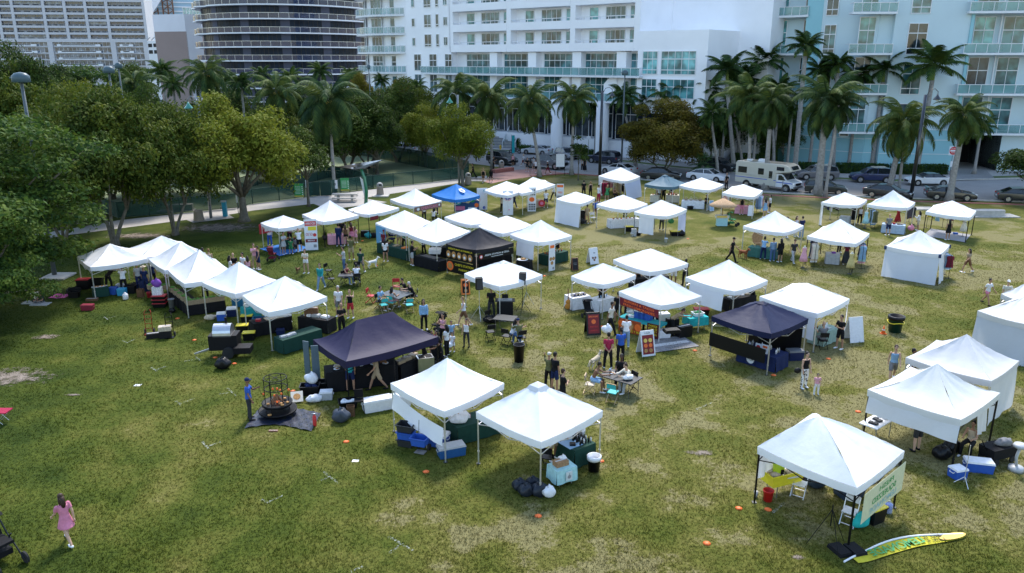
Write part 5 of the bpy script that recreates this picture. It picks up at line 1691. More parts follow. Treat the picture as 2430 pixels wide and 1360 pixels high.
def mannequin(loc,rz,dress,label,h=1.55,stand=True,skirt=True,body='cr'):
 o=thing('mannequin',label,'mannequin',loc,rz)
 m=MB();m.lathe([(.1,1.0),(.14,1.1),(.1,1.22),(.135,1.36),(.12,1.45),(.045,1.5),(.045,1.56)],14,0,sy=.7);part('torso',m,MT['plastic'],o,cl(body),True)
 m=MB();m.tube((0,0,.03),(0,0,1.0),.015);m.tube((0,0,0),(0,0,.03),.16,.14,12);part('stand',m,MT['metal'],o,CC['dg'])
 m=MB()
 if skirt:m.lathe([(.3,.45),(.24,.75),(.125,1.18),(.15,1.36),(.14,1.42)],16,0,sy=.75)
 else:m.lathe([(.15,.95),(.14,1.1),(.115,1.2),(.15,1.36),(.14,1.43)],16,0,sy=.75)
 part('dress',m,MT['fabric'],o,cl(dress),True)
 return o
def lamp_flat(base,h,label,rz=0,head=1.0):
 o=thing('light_pole',label,'light pole',base,rz)
 part('pole',MB().path([(0,0,0),(0,0,h)],[.15*head**.5,.09*head**.5],10),MT['plastic'],o,(.1,.12,.13),True)
 m=MB();m.lathe([(.05,.3),(.3,.24),(.48,.06),(.5,-.3),(.44,-.32)],14,0,(0,0,h),1.15*head,.8*head)
 m.box((-.5*head,0,h-.05),(.35,.12,.1));part('lamp_head',m,MT['plastic'],o,(.07,.11,.13),True)
 return o
def lamp_hook(base,h,label,rz=0,col=(.16,.18,.19),bell=(.03,.25,.18),r=.14,arm=.9,armz=None):
 o=thing('street_lamp',label,'street lamp',base,rz)
 part('pole',MB().path([(0,0,0),(0,0,h)],[r,r*.8],10),MT['paint'],o,col,True)
 z=armz or h
 m=MB();m.path([(0,0,z-.3),(arm*.3,0,z+.45),(arm*.7,0,z+.6),(arm,0,z+.3),(arm,0,z)],.035,7);am=part('arm',m,MT['paint'],o,col,True)
 m=MB();m.lathe([(.05,.1),(.12,-.1),(.38,-.42),(.4,-.48),(.1,-.44)],14,0,(arm,0,z));part('lamp_shade',m,MT['paint'],o,bell,True)
 m=MB();m.ell((arm,0,z-.5),(.12,.12,.12));part('bulb',m,MT['white'],o,None,True)
 return o
def post_sign(base,h,label,rz=0,w=.45,hh=.6,col='w',items=()):
 o=thing('street_sign',label,'sign',base,rz)
 part('post',MB().tube((0,0,0),(0,0,h),.035,n=6),MT['metal'],o,CC['g'])
 part('plate',MB().box((0,-.045,h-hh/2),(w,.015,hh)),MT['plastic'],o,cl(col))
 if items:
  mats=[];a=MB();M=Matrix.Translation((0,-.055,h-hh))@Matrix.Rotation(PI/2,4,'X')
  art(a,items,M,mats);part('printing',a,[MT[x]for x in mats],o)
 return o
def wheel(o,x,y,r,w=.22,cap='hubcap'):
 m=MB();m.tube((0,-w/2,0),(0,w/2,0),r,n=20);m2=MB()
 s=-1 if y<0 else 1
 tyre=part('wheel',m,MT['rubber'],o);tyre.location=(x,y,r)
 m2.tube((0,s*w*.46,0),(0,s*(w*.5+.012),0),r*.62,n=16)
 for k in range(5):
  a=2*PI*k/5;m2.bar((0,s*(w*.5+.015),0),(math.cos(a)*r*.6,s*(w*.5+.015),math.sin(a)*r*.6),.05,.02)
 part('rim',m2,MT[cap],tyre)
CARP={'sedan':dict(L=4.8,W=1.84,body=[(-2.4,.35),(-2.4,.78),(-2.3,.93),(-1.65,1.0),(1.0,.98),(1.9,.86),(2.32,.7),(2.4,.45),(2.35,.3),(-2.3,.28)],cab=[(-1.95,.98),(-1.2,1.38),(-.3,1.46),(.35,1.4),(1.15,.96)],r=.34,ax=(-1.45,1.42)),'suv':dict(L=4.75,W=1.92,body=[(-2.36,.4),(-2.38,.95),(-2.3,1.1),(1.05,1.1),(2.05,1.0),(2.33,.8),(2.38,.45),(2.3,.33),(-2.3,.33)],cab=[(-2.28,1.08),(-2.05,1.6),(-1.4,1.72),(.1,1.71),(.5,1.62),(1.2,1.08)],r=.38,ax=(-1.4,1.45)),'hatch':dict(L=4.3,W=1.8,body=[(-2.12,.38),(-2.15,.9),(-2.05,1.05),(1.0,1.0),(1.8,.88),(2.12,.7),(2.15,.4),(2.05,.3),(-2.05,.3)],cab=[(-2.08,1.0),(-1.75,1.45),(-1.1,1.52),(.1,1.5),(1.1,.98)],r=.34,ax=(-1.3,1.3)),'coupe':dict(L=4.7,W=1.86,body=[(-2.33,.38),(-2.35,.85),(-2.2,1.0),(-1.6,1.0),(.95,.95),(1.9,.82),(2.3,.66),(2.36,.42),(2.28,.28),(-2.25,.28)],cab=[(-1.9,.97),(-1.0,1.34),(-.3,1.4),(.3,1.33),(1.05,.93)],r=.35,ax=(-1.4,1.4)),'pickup':dict(L=5.9,W=2.02,body=[(-2.95,.55),(-2.95,1.15),(-.75,1.15),(-.7,1.2),(1.3,1.22),(2.6,1.15),(2.9,1.0),(2.95,.6),(2.85,.45),(-2.85,.48)],cab=[(-.85,1.18),(-.75,1.8),(-.4,1.88),(.75,1.86),(1.6,1.2)],r=.43,ax=(-1.85,1.9))}
def car(kind,base,rz,col,label,group='cars parked along the road',spoiler=False,tail='taillight',roofcol=None):
 """nose towards local +x"""
 P=CARP[kind];o=thing('pickup_truck' if kind=='pickup' else 'parked_car',label,'car' if kind!='pickup' else 'pickup truck',base,rz,group)
 W_=P['W']
 b=MB();pts=P['body'];n=len(pts)
 secs=[(-W_/2,.93,-.02),(-W_/2*.97,1,0),(W_/2*.97,1,0),(W_/2,.93,-.02)]
 vs=[];fs=[]
 for y,k,dz in((-W_/2,.9,.05),(-W_/2*.985,.99,.0),(W_/2*.985,.99,0),(W_/2,.9,.05)):
  for x,z in pts:
   zz=z if abs(y)<W_/2*.99 else .62+(z-.62)*.72
   vs.append((x*(1 if abs(y)<W_/2*.99 else .965),y,zz))
 for s in range(3):
  for i in range(n):fs.append((s*n+i,s*n+(i+1)%n,(s+1)*n+(i+1)%n,(s+1)*n+i))
 fs.append(tuple(range(n))[::-1]);fs.append(tuple(3*n+i for i in range(n)))
 b.add(vs,fs)
 bd=part('body',b,MT['paint'],o,cl(col))
 bv=bd.modifiers.new('Bevel','BEVEL');bv.width=.05;bv.segments=2;bv.limit_method='ANGLE';bv.angle_limit=rad(35)
 bd.data.polygons.foreach_set('use_smooth',[True]*len(bd.data.polygons))
 a=MB()
 for x in P['ax']:
  for s in(-1,1):a.tube((x,s*(W_/2-.12),P['r']),(x,s*(W_/2+.004),P['r']),P['r']*1.16,n=20)
 part('wheel_arches',a,MT['rubber'],o)
 cb=P['cab'];nc=len(cb)
 g=MB();vs=[]
 wt=W_/2*.74;wb=W_/2*.93;zmin=min(z for x,z in cb);zmax=max(z for x,z in cb)
 for s in(-1,1):
  for x,z in cb:vs.append((x,s*(wb+(wt-wb)*(z-zmin)/(zmax-zmin)),z))
 fs=[tuple(range(nc)),tuple(range(2*nc-1,nc-1,-1))]+[(i+1,i,nc+i,nc+i+1)for i in range(nc-1)]
 g.add(vs,fs);part('windows',g,MT['carglass'],o)
 rf=MB();top=[p for p in cb if p[1]>zmax-.22]
 for(x0,z0),(x1,z1)in zip(top[:-1],top[1:]):
  y0=wb+(wt-wb)*(z0-zmin)/(zmax-zmin);y1=wb+(wt-wb)*(z1-zmin)/(zmax-zmin)
  rf.add([(x0,-y0-.01,z0+.015),(x1,-y1-.01,z1+.015),(x1,y1+.01,z1+.015),(x0,y0+.01,z0+.015),(x0,-y0-.01,z0-.04),(x1,-y1-.01,z1-.04),(x1,y1+.01,z1-.04),(x0,y0+.01,z0-.04)],[(0,1,2,3),(4,5,1,0)[::1],(7,3,2,6),(4,0,3,7),(1,5,6,2)])
 for s in(-1,1):
  for(p,q_)in((cb[0],top[0]),(cb[-1],top[-1])):
   y0=s*(wb+.012);y1=s*(wt+.012+(wb-wt)*(zmax-q_[1])/(zmax-zmin));rf.bar((p[0],y0,p[1]),(q_[0],y1,q_[1]),.07,.05)
  mx=(cb[0][0]+cb[-1][0])/2+.15;rf.bar((mx,s*(wb+.01),zmin),(mx-.05,s*(wt+.012),zmax-.03),.07,.04)
 part('roof',rf,MT['paint'],o,cl(roofcol or col))
 xf_,xr=pts[-3][0],pts[0][0]
 for s in(-1,1):
  h=MB();h.box((P['L']/2-.12,s*W_*.36,.68 if kind!='pickup' else .95),(.18,W_*.2,.13));part('headlight',h,MT['headlight'],o)
  h=MB();h.box((-P['L']/2+.07,s*W_*.38,.84 if kind!='pickup' else .95),(.16,W_*.18,.16));part('taillight',h,MT[tail],o)
  h=MB();h.ell((cb[-1][0]-.25,s*(W_/2+.08),zmin+.07),(.08,.1,.07),nu=8,nv=6);part('wing_mirror',h,MT['paint'],o,cl(col),True)
 h=MB();h.box((P['L']/2-.02,0,.5 if kind!='pickup' else .75),(.06,W_*.55,.2 if kind!='pickup' else .4));part('grille',h,MT['black'],o)
 h=MB();h.box((-P['L']/2-.005,0,.62),(.02,.45,.14));part('number_plate',h,MT['white'],o)
 if kind=='pickup':
  h=MB();h.box((-1.85,0,1.1),(1.9,1.6,.12));part('load_bed',h,MT['rubber'],o)
 if kind=='suv':
  h=MB()
  for s in(-1,1):h.bar((-1.6,s*.66,1.78),(.1,s*.66,1.77),.04)
  part('roof_rails',h,MT['steel'],o)
 if spoiler:
  h=MB();h.box((-2.25,0,1.22),(.3,1.5,.04));h.box((-2.2,-.5,1.1),(.1,.04,.24));h.box((-2.2,.5,1.1),(.1,.04,.24));part('spoiler',h,MT['paint'],o,cl(col))
 for x in P['ax']:
  for s in(-1,1):wheel(o,x,s*(W_/2-.1),P['r'])
 return o
def motorhome(base,rz):
 o=thing('motorhome','cream and white motorhome with blue stripe and cab-over bunk parked behind the market','motorhome',base,rz)
 cr=(.52,.5,.43)
 b=MB();W_=2.3
 b.prof([(-3.5,.55),(-3.5,2.75),(-3.3,2.95),(2.3,2.98),(2.9,2.8),(3.25,2.35),(3.05,2.2),(1.5,1.95),(1.5,.5)],-W_/2,W_/2);bd=part('body',b,MT['paint'],o,cr)
 bv=bd.modifiers.new('Bevel','BEVEL');bv.width=.06;bv.segments=2
 c=MB();c.prof([(1.5,.5),(1.5,1.94),(2.2,1.9),(2.75,1.3),(3.5,1.1),(3.6,.9),(3.6,.5)],-1.0,1.0);part('cab',c,MT['paint'],o,(.7,.7,.7))
 w=MB()
 for s in(-1,1):w.prof([(1.75,1.25),(1.75,1.8),(2.15,1.8),(2.62,1.27)],s*1.002-.005,s*1.002+.005)
 w.add([(2.24,-.9,1.9),(2.24,.9,1.9),(2.74,.9,1.33),(2.74,-.9,1.33)],[(0,1,2,3)]);
 w.v=[(x+(.01 if x>2.2 and abs(y)<.95 else 0),y,z)for x,y,z in w.v];part('cab_windows',w,MT['carglass'],o)
 for(x,z,ww,hh)in((-2.6,2.0,1.0,.6),(-.3,2.0,.6,.6),(2.0,2.5,.8,.32),(.9,1.75,.35,.7)):
  m=MB();m.box((x,-W_/2-.01,z),(ww+.08,.03,hh+.08));f=part('window',m,MT['black'],o);m=MB();m.box((x,-W_/2-.03,z),(ww,.02,hh));part('pane',m,MT['carglass'],f)
 m=MB();m.add([(2.95,-.7,2.78),(2.95,.7,2.78),(3.24,.7,2.4),(3.24,-.7,2.4)],[(0,1,2,3)]);m.v=[(x+.02,y,z+.01)for x,y,z in m.v];part('bunk_window',m,MT['carglass'],o)
 m=MB();m.box((.9,-W_/2-.012,1.45),(.75,.02,1.75));part('door',m,MT['paint'],o,cr)
 m=MB();m.box((-.95,-W_/2-.008,1.18),(5.0,.014,.07));m.box((2.5,-1.008,1.0),(1.9,.014,.09));part('stripe',m,MT['blue'],o)
 m=MB();m.box((-1.0,-W_/2-.02,1.5),(5.0,.04,.03));part('trim',m,MT['steel'],o)
 m=MB();m.box((-.8,0,3.1),(.9,.7,.26),0,0,.8);m.box((-2.6,.3,3.0),(.5,.5,.12));part('roof_unit',m,MT['white'],o)
 m=MB();m.box((3.62,0,.55),(.14,2.0,.22));part('bumper',m,MT['steel'],o)
 m=MB();m.box((3.6,0,.85),(.06,1.2,.25));part('grille',m,MT['black'],o)
 for s in(-1,1):
  m=MB();m.box((3.6,s*.78,.88),(.08,.3,.22));part('headlight',m,MT['headlight'],o)
 a=MB()
 for x in(-2.0,2.75):
  for s in(-1,1):a.tube((x,s*(W_/2-.25),.42),(x,s*(W_/2+(.005 if x<0 else-.13)),.42),.48,n=20)
 part('wheel_arches',a,MT['rubber'],o)
 for x in(-2.0,2.75):
  for s in(-1,1):wheel(o,x,s*(1.05 if x<0 else .95),.4,.24)
 return o
def sect(mb,cs,m=0,n=14):
 """cs: list of (centre, rx, ry, forward lean) elliptical sections"""
 vs=[];fs=[]
 for c,rx,ry,l in cs:
  ux=Vector((1,0,0));uy=Vector((0,math.cos(l),math.sin(l)))
  for k in range(n):
   t=2*PI*k/n;vs.append(Vector(c)+ux*math.cos(t)*rx+uy*math.sin(t)*ry)
 for i in range(len(cs)-1):
  for k in range(n):fs.append((i*n+k,i*n+(k+1)%n,(i+1)*n+(k+1)%n,(i+1)*n+k))
 fs.append(tuple(range(n-1,-1,-1)));fs.append(tuple((len(cs)-1)*n+k for k in range(n)))
 return mb.add(vs,fs,m)
POSE=dict(stand=(0,(4,9,12,5),(8,8,18,8),(3,4,5),(-2,2,5),None),walk=(4,(-22,8,15,0),(26,8,25,0),(26,8,2),(-22,14,2),None),phone=(4,(22,10,95,28),(20,10,90,28),(2,3,5),(-2,2,6),None),fold=(0,(18,10,88,55),(14,12,92,55),(2,3,7),(0,2,7),None),hip=(0,(-8,38,70,60),(6,8,20,5),(3,4,8),(-2,2,5),None),back=(0,(-24,6,-8,38),(-24,6,-8,38),(0,2,8),(0,2,8),None),reach=(16,(58,6,22,6),(50,6,30,8),(6,8,6),(-8,4,6),None),bend=(52,(85,8,10,0),(80,8,15,0),(12,14,7),(-6,6,7),None),raise_=(0,(8,8,12,0),(120,18,60,0),(3,4,6),(-3,3,5),None),head=(0,(12,20,20,5),(95,30,125,10),(3,4,6),(-3,3,5),None),sit=(4,(38,9,55,12),(34,9,60,12),(86,84,8),(82,80,8),.47),sitl=(24,(62,10,35,10),(56,10,45,14),(84,86,9),(80,70,9),.47),hold=(0,(10,8,15,3),(38,14,85,30),(4,5,5),(-3,3,5),None),carry=(-3,(48,18,80,38),(40,18,85,40),(2,3,6),(0,2,6),None))
_SK={}
def skel(pose):
 if pose in _SK:return _SK[pose]
 lean,aL,aR,lL,lR,seat=POSE[pose]
 l=rad(lean);up=Vector((0,-math.sin(l),math.cos(l)))
 J={}
 pel=Vector((0,0,.93));J['pel']=pel;J['up']=up;J['lean']=l
 for s,lg in((-1,lL),(1,lR)):
  hip=pel+Vector((s*.09,0,-.02));th,kn,sp=map(rad,lg)
  d1=Vector((s*math.sin(sp),-math.sin(th)*math.cos(sp),-math.cos(th)*math.cos(sp)));knee=hip+d1*.43
  t2=th-kn;d2=Vector((s*math.sin(sp)*.3,-math.sin(t2),-math.cos(t2))).normalized();ank=knee+d2*.42
  J['hip',s],J['knee',s],J['ank',s]=hip,knee,ank
 low=min(J['ank',-1].z,J['ank',1].z)-.075
 sh=Vector((0,0,-low))if seat is None else Vector((0,0,seat+.1-pel.z))
 for k in list(J):
  if isinstance(J[k],Vector)and k!='up':J[k]=J[k]+sh
 if seat is not None:
  for s in(-1,1):
   a=J['ank',s];a.z=.08
 pel=J['pel']
 J['neck']=pel+up*.5
 hu=Vector((0,-math.sin(l*.6),math.cos(l*.6)));J['head']=J['neck']+hu*.2+Vector((0,-.02,0));J['hu']=hu
 for s,ar in((-1,aL),(1,aR)):
  shd=J['neck']-up*.055+Vector((s*.175,0,0));p,ab,el,inw=map(rad,ar)
  p=p+l*.0
  d1=Vector((s*math.sin(ab),-math.sin(p)*math.cos(ab),-math.cos(p)*math.cos(ab)));elb=shd+d1*.28
  p2=p+el;d2=Vector((-s*math.sin(inw),-math.sin(p2)*math.cos(inw),-math.cos(p2)*math.cos(inw))).normalized();wr=elb+d2*.25
  J['sh',s],J['el',s],J['wr',s],J['hd',s]=shd,elb,wr,d2
 _SK[pose]=J
 return J
def m_body(pose):
 J=skel(pose);m=MB();pel,up,l=J['pel'],J['up'],J['lean']
 sect(m,[(pel-up*.08,.12,.09,l),(pel,.155,.105,l),(pel+up*.14,.125,.085,l),(pel+up*.3,.145,.1,l),(pel+up*.42,.16,.095,l),(pel+up*.47,.1,.07,l),(pel+up*.5,.055,.055,l)])
 m.path([J['neck']-up*.04,J['head']-J['hu']*.04],[.058,.05],10)
 rot=Matrix.Rotation(l*.6,3,'X')
 hc=J['head']+J['hu']*.03
 m.ell(hc,(.074,.092,.11),0,16,12,rot);m.ell(hc+rot@Vector((0,-.028,-.055)),(.052,.058,.06),0,12,8,rot)
 m.ell(hc+rot@Vector((0,-.097,-.015)),(.014,.022,.024),0,8,6,rot)
 for s in(-1,1):m.ell(hc+rot@Vector((s*.076,.005,-.01)),(.012,.022,.032),0,8,6,rot)
 for s in(-1,1):
  sh,el,wr,hd=J['sh',s],J['el',s],J['wr',s],J['hd',s]
  m.ell(sh,(.055,.055,.06),0,10,8)
  m.path([sh,sh.lerp(el,.5),el],[.05,.046,.036],10);m.ell(el,(.037,)*3,0,8,6);m.path([el,el.lerp(wr,.35),wr],[.037,.038,.024],10)
  side=hd.cross(Vector((1,0,0)));side=(side.normalized()if side.length>.1 else Vector((0,1,0)))
  thick=hd.cross(side).normalized()
  m.path([wr,wr+hd*.03,wr+hd*.085],[.024,.033,.034],8)
  curl=thick*(s*.012)
  for i,(o_,ln)in enumerate(((-.031,.062),(-.0105,.074),(.0105,.07),(.031,.055))):
   b0=wr+hd*.075+side*o_;m.path([b0,b0+hd*ln*.5+side*o_*.15,b0+hd*ln*.9+side*o_*.2-curl*1.6],[.0105,.0098,.0085],6)
  b0=wr+hd*.03-side*.026;m.path([b0,b0+hd*.035-side*.025,b0+hd*.065-side*.028],[.0125,.011,.0095],6)
  hip,kn,an=J['hip',s],J['knee',s],J['ank',s]
  m.ell(hip,(.085,.09,.09),0,10,8)
  m.path([hip,hip.lerp(kn,.4),kn],[.086,.078,.055],12);m.ell(kn,(.056,)*3,0,8,6);m.path([kn,kn.lerp(an,.3),an],[.054,.056,.036],10)
  m.ell(an+Vector((0,.01,-.03)),(.04,.05,.045),0,8,6);m.ell(an+Vector((s*.008,-.08,-.045)),(.043,.12,.032),0,10,6)
 me=evalmesh(m,[('REMESH',dict(mode='VOXEL',voxel_size=.0115)),('SMOOTH',dict(factor=.5,iterations=2))],MT['skin'],'body')
 return me
def m_face(pose):
 """eyes, brows and mouth as one small child"""
 J=skel(pose);rot=Matrix.Rotation(J['lean']*.6,3,'X');hc=J['head']+J['hu']*.03;m=MB()
 for s in(-1,1):
  m.ell(hc+rot@Vector((s*.03,-.083,.012)),(.014,.008,.007),0,8,5,rot);m.ell(hc+rot@Vector((s*.03,-.0845,.036)),(.019,.007,.004),0,8,5,rot)
 m.ell(hc+rot@Vector((0,-.083,-.058)),(.022,.008,.006),1,8,5,rot)
 return m.mesh('face',[MT['black'],MT['darkred']],True)
def m_top(pose,kind):
 J=skel(pose);m=MB();pel,up,l=J['pel'],J['up'],J['lean'];f=1.0
 if kind in('dress','longdress'):
  pass
 z0=.02 if kind not in('crop','bikini')else .24
 cs=[(pel+up*z0,.172,.125,l),(pel+up*.16,.142,.105,l),(pel+up*.3,.16,.117,l),(pel+up*.43,.178,.11,l),(pel+up*.475,.12,.082,l),(pel+up*.49,.07,.07,l)]
 if kind in('crop',):cs=[(pel+up*.2,.138,.1,l)]+cs[2:]
 if kind in('tank',):cs=cs[:4]+[(pel+up*.455,.12,.085,l)]
 if kind in('bikini',):cs=[(pel+up*.28,.152,.112,l),(pel+up*.38,.158,.113,l)]
 if kind=='long' or kind=='tee':cs[0]=(pel-up*.03,.178,.13,l)
 sect(m,cs)
 for s in(-1,1):
  sh,el,wr=J['sh',s],J['el',s],J['wr',s]
  if kind in('tee','crop','polo','dress','longdress'):
   m.ell(sh,(.068,.068,.07),0,10,8);m.path([sh,sh.lerp(el,.62)],[.068,.062],10)
  if kind in('long','hood'):
   m.ell(sh,(.07,.07,.072),0,10,8);m.path([sh,el],[.066,.055],10);m.ell(el,(.055,)*3,0,8,6);m.path([el,wr.lerp(el,.05)],[.054,.04],10)
  if kind=='tank':m.path([sh*.75+J['neck']*.25-up*.03,J['neck']*.6+sh*.4-up*.12-Vector((0,.05,0))],.03,6)
 return evalmesh(m,[('REMESH',dict(mode='VOXEL',voxel_size=.02)),('SMOOTH',dict(factor=.5,iterations=2))],MT['fabric'],'shirt')
def m_bot(pose,kind):
 J=skel(pose);m=MB();pel,up,l=J['pel'],J['up'],J['lean']
 if kind in('skirt','dress','longskirt','longdress'):
  k=.62 if kind in('skirt','dress')else 1.75
  sit=POSE[pose][5]is not None
  ctr=lambda t:((J['hip',-1].lerp(J['knee',-1],min(t,1))+J['hip',1].lerp(J['knee',1],min(t,1)))/2 if t<=1 else(J['knee',-1].lerp(J['ank',-1],t-1)+J['knee',1].lerp(J['ank',1],t-1))/2)
  sp=lambda t:(J['hip',1].lerp(J['knee',1],min(t,1))-J['hip',-1].lerp(J['knee',-1],min(t,1)))/2
  cs=[(pel+up*.12,.148,.112,l),(pel+up*.02,.175,.13,l)]
  for i in range(1,6):
   t=k*i/5;c=ctr(t);s_=sp(t);cs.append((c+Vector((0,0,-.03)),.15+abs(s_.x)*.6+.07*t*.8-(.02 if t>1 else 0),.125+abs(s_.y)*.9+.05*t,rad(70)if sit and t<=1 else 0))
  sect(m,cs[::-1])
  vox=.022
 else:
  sect(m,[(pel-up*.1,.14,.105,l),(pel,.168,.12,l),(pel+up*.1,.15,.108,l)])
  for s in(-1,1):
   hip,kn,an=J['hip',s],J['knee',s],J['ank',s]
   if kind=='shorts':
    m.ell(hip,(.1,.105,.1),0,10,8);m.path([hip,hip.lerp(kn,.5),hip.lerp(kn,.85)],[.098,.093,.09],12)
   elif kind=='minishorts':
    m.ell(hip,(.098,.103,.098),0,10,8);m.path([hip,hip.lerp(kn,.38)],[.096,.094],12)
   elif kind=='leggings':
    m.path([hip,hip.lerp(kn,.4),kn],[.094,.086,.063],12);m.ell(kn,(.063,)*3,0,8,6);m.path([kn,kn.lerp(an,.3),an],[.062,.062,.043],10)
   else:
    m.path([hip,hip.lerp(kn,.4),kn],[.098,.092,.074],12);m.ell(kn,(.074,)*3,0,8,6);m.path([kn,kn.lerp(an,.3),an-Vector((0,0,.02))],[.073,.072,.062],10)
  vox=.02
 return evalmesh(m,[('REMESH',dict(mode='VOXEL',voxel_size=vox)),('SMOOTH',dict(factor=.5,iterations=2))],MT['fabric'],'bottom')
def m_shoes(pose,s):
 J=skel(pose);m=MB()
 if 1:
  an=J['ank',s];m.ell(an+Vector((s*.008,-.075,-.04)),(.05,.135,.04),0,12,8);m.ell(an+Vector((0,.015,-.03)),(.047,.06,.045),0,10,6)
 return m.mesh('shoe',MT['fabric'],True)
def m_hair(pose,kind):
 J=skel(pose);rot=Matrix.Rotation(J['lean']*.6,3,'X');hc=J['head']+J['hu']*.03;m=MB();up=J['up']
 A=lambda*v:hc+rot@Vector(v)
 if kind in('cap','hat'):
  m.ell(A(0,.008,.04),(.088,.1,.085),0,16,10,rot)
  if kind=='cap':m.ell(A(0,-.12,.035),(.06,.06,.008),0,12,6,rot)
  else:m.ell(A(0,.0,.04),(.18,.19,.012),0,20,6,rot)
 else:
  m.ell(A(0,.022,.03),(.085,.095,.1),0,16,12,rot);m.ell(A(0,.045,-.01),(.08,.066,.09),0,12,10,rot)
  if kind=='long':
   m.path([A(0,.075,.03),A(0,.1,-.08),A(0,.115,-.2),A(0,.12,-.33)],[.07,.08,.085,.045],10)
   for s in(-1,1):m.path([A(s*.06,.03,.02),A(s*.075,.045,-.12),A(s*.07,.06,-.24)],[.03,.035,.02],8)
  if kind=='bob':
   m.ell(A(0,.04,-.05),(.095,.08,.1),0,12,10,rot)
  if kind=='bun':m.ell(A(0,.09,.09),(.045,.045,.045),0,10,8,rot)
  if kind=='tail':m.path([A(0,.1,.05),A(0,.16,0),A(0,.17,-.16)],[.03,.035,.015],8)
 return m.mesh('hair',MT['fabric' if kind in('cap','hat')else 'hair'],True)
_PM={}
def pm(fn,*a):
 k=(fn.__name__,)+a
 if k not in _PM:_PM[k]=fn(*a)
 return _PM[k]
NP=[0]
def person(px,py,pose,ang,h,top,bot,hair,skin,label,shoes='w',group=None,loc=None,zo=0):
 """px,py: ground pixel under the figure; ang 0 faces the camera, 180 away; top/bot/hair are 'kind:colour'"""
 base=loc if loc is not None else G(px,py)
 o=thing('person',label,'person',(base.x,base.y,zo),rad(ang),group)
 s=h/1.75;child=h<1.3
 o.scale=(s*(1.12 if child else 1),s*(1.12 if child else 1),s)
 put('body',pm(m_body,pose),o,cl(skin));put('face',pm(m_face,pose),o)
 if top:
  k,c=top.split(':');e=put('shirt',pm(m_top,pose,k),o,cl(c))
 if bot:
  k,c=bot.split(':');nm={'pants':'trousers','leggings':'leggings','shorts':'shorts','minishorts':'shorts'}.get(k,'skirt');put(nm,pm(m_bot,pose,k),o,cl(c))
 if hair:
  k,c=hair.split(':');put('cap' if k=='cap' else 'hat' if k=='hat' else 'hair',pm(m_hair,pose,k),o,cl(c))
 if shoes:
  for s_ in(-1,1):put('shoe',pm(m_shoes,pose,s_),o,cl(shoes))
 NP[0]+=1
 return o
def dog(loc,rz,col,label,s=1.0,tail=1):
 m=MB()
 m.path([(-.34,0,.5),(-.2,0,.5),(.1,0,.5),(.28,0,.52),(.38,0,.56)],[.09,.115,.13,.15,.1],12)
 m.path([(.32,0,.58),(.45,0,.72),(.5,0,.78)],[.09,.07,.07],10)
 m.ell((.53,0,.8),(.1,.075,.08),0,10,8);m.path([(.58,0,.78),(.7,0,.75)],[.05,.032],8)
 for sx in(-1,1):m.path([(.48,sx*.06,.85),(.47,sx*.08,.93)],[.03,.01],6)
 for sx in(-1,1):
  m.path([(.28,sx*.08,.5),(.27,sx*.08,.28),(.3,sx*.08,.05)],[.07,.04,.03],8);m.ell((.32,sx*.08,.03),(.05,.035,.03),0,8,6)
  m.path([(-.3,sx*.08,.48),(-.22,sx*.09,.33),(-.38,sx*.09,.2),(-.34,sx*.09,.05)],[.09,.06,.032,.026],8);m.ell((-.31,sx*.09,.03),(.05,.035,.03),0,8,6)
 m.path([(-.4,0,.54),(-.55,0,.5+.1*tail),(-.68,0,.42+.25*tail)],[.04,.03,.015],7)
 me=evalmesh(m,[('REMESH',dict(mode='VOXEL',voxel_size=.016)),('SMOOTH',dict(factor=.5,iterations=2))],MT['fabric'],'dog')
 o=put('dog',me,None,cl(col),loc,rz);o.scale=(s,)*3
 return tag(o,label,'dog')
def g(z,x,y,h=0):return G(*q(z,x,y),h)
def P(z,x,y,*a,**k):return person(*q(z,x,y),*a,**k)
P(13,640,1080,'walk',235,1.68,'tee:p','dress:p','long:hd','s1','woman in short pink dress with long dark hair walking alone at the lower left')
P(9,2310,1225,'hold',100,1.78,'tee:b','pants:dg','cap:n','s3','cook in a blue and yellow shirt and cap tending the fire pit',shoes='k')
P(10,800,275,'stand',0,1.78,'tee:w','shorts:g','short:hw','s1','bald older man in white tee and grey shorts beside the woman in red shorts')
P(10,905,292,'head',-10,1.64,'tank:k','shorts:r','bob:hl','s1','woman in black top and red shorts shading her eyes')
P(10,825,455,'phone',40,1.8,'tee:k','pants:k',None,'s2','bald man in black tee right behind the long dark tent',shoes='k')
P(10,905,965,'stand',180,1.76,'tee:t','shorts:n','short:hb','s2','cook in teal tee and navy shorts under the long dark tent',shoes='k')
P(10,1150,955,'walk',-70,1.78,'tee:ta','shorts:ta','short:hd','s2','cook in khaki shirt and shorts walking under the long dark tent',shoes='k')
P(10,1590,770,'reach',-60,1.66,'tee:k','pants:k','cap:r','s2','customer with a red cap bending at the long dark tent',shoes='k')
P(10,1700,700,'stand',-40,1.62,'tank:k','pants:k','long:hb','s2','woman in black beside the red capped customer',shoes='k')
P(10,1580,400,'stand',20,1.7,'long:lb','pants:k','long:hb','s2','long haired woman in denim blue shirt above the stroller')
P(10,1755,540,'carry',-30,1.68,'tank:pk','pants:k','tail:hb','s2','woman with a pink strapped top beside the two small boys')
P(10,1832,520,'stand',10,1.18,'tee:lb','shorts:g','short:hb','s2','boy in light blue tee next to the toddler in white')
P(10,1842,600,'stand',-20,1.0,'tee:w','shorts:w','short:hb','s2','toddler in white tee and shorts')
P(10,1790,640,'stand',-120,1.6,'tee:w','pants:k','long:hb','s2','woman carrying a long white bag below the toddler')
P(10,1970,558,'raise_',-20,1.5,'tank:w','leggings:dg','tail:hb','s2','girl in white top and dark leggings with one arm raised',shoes='k')
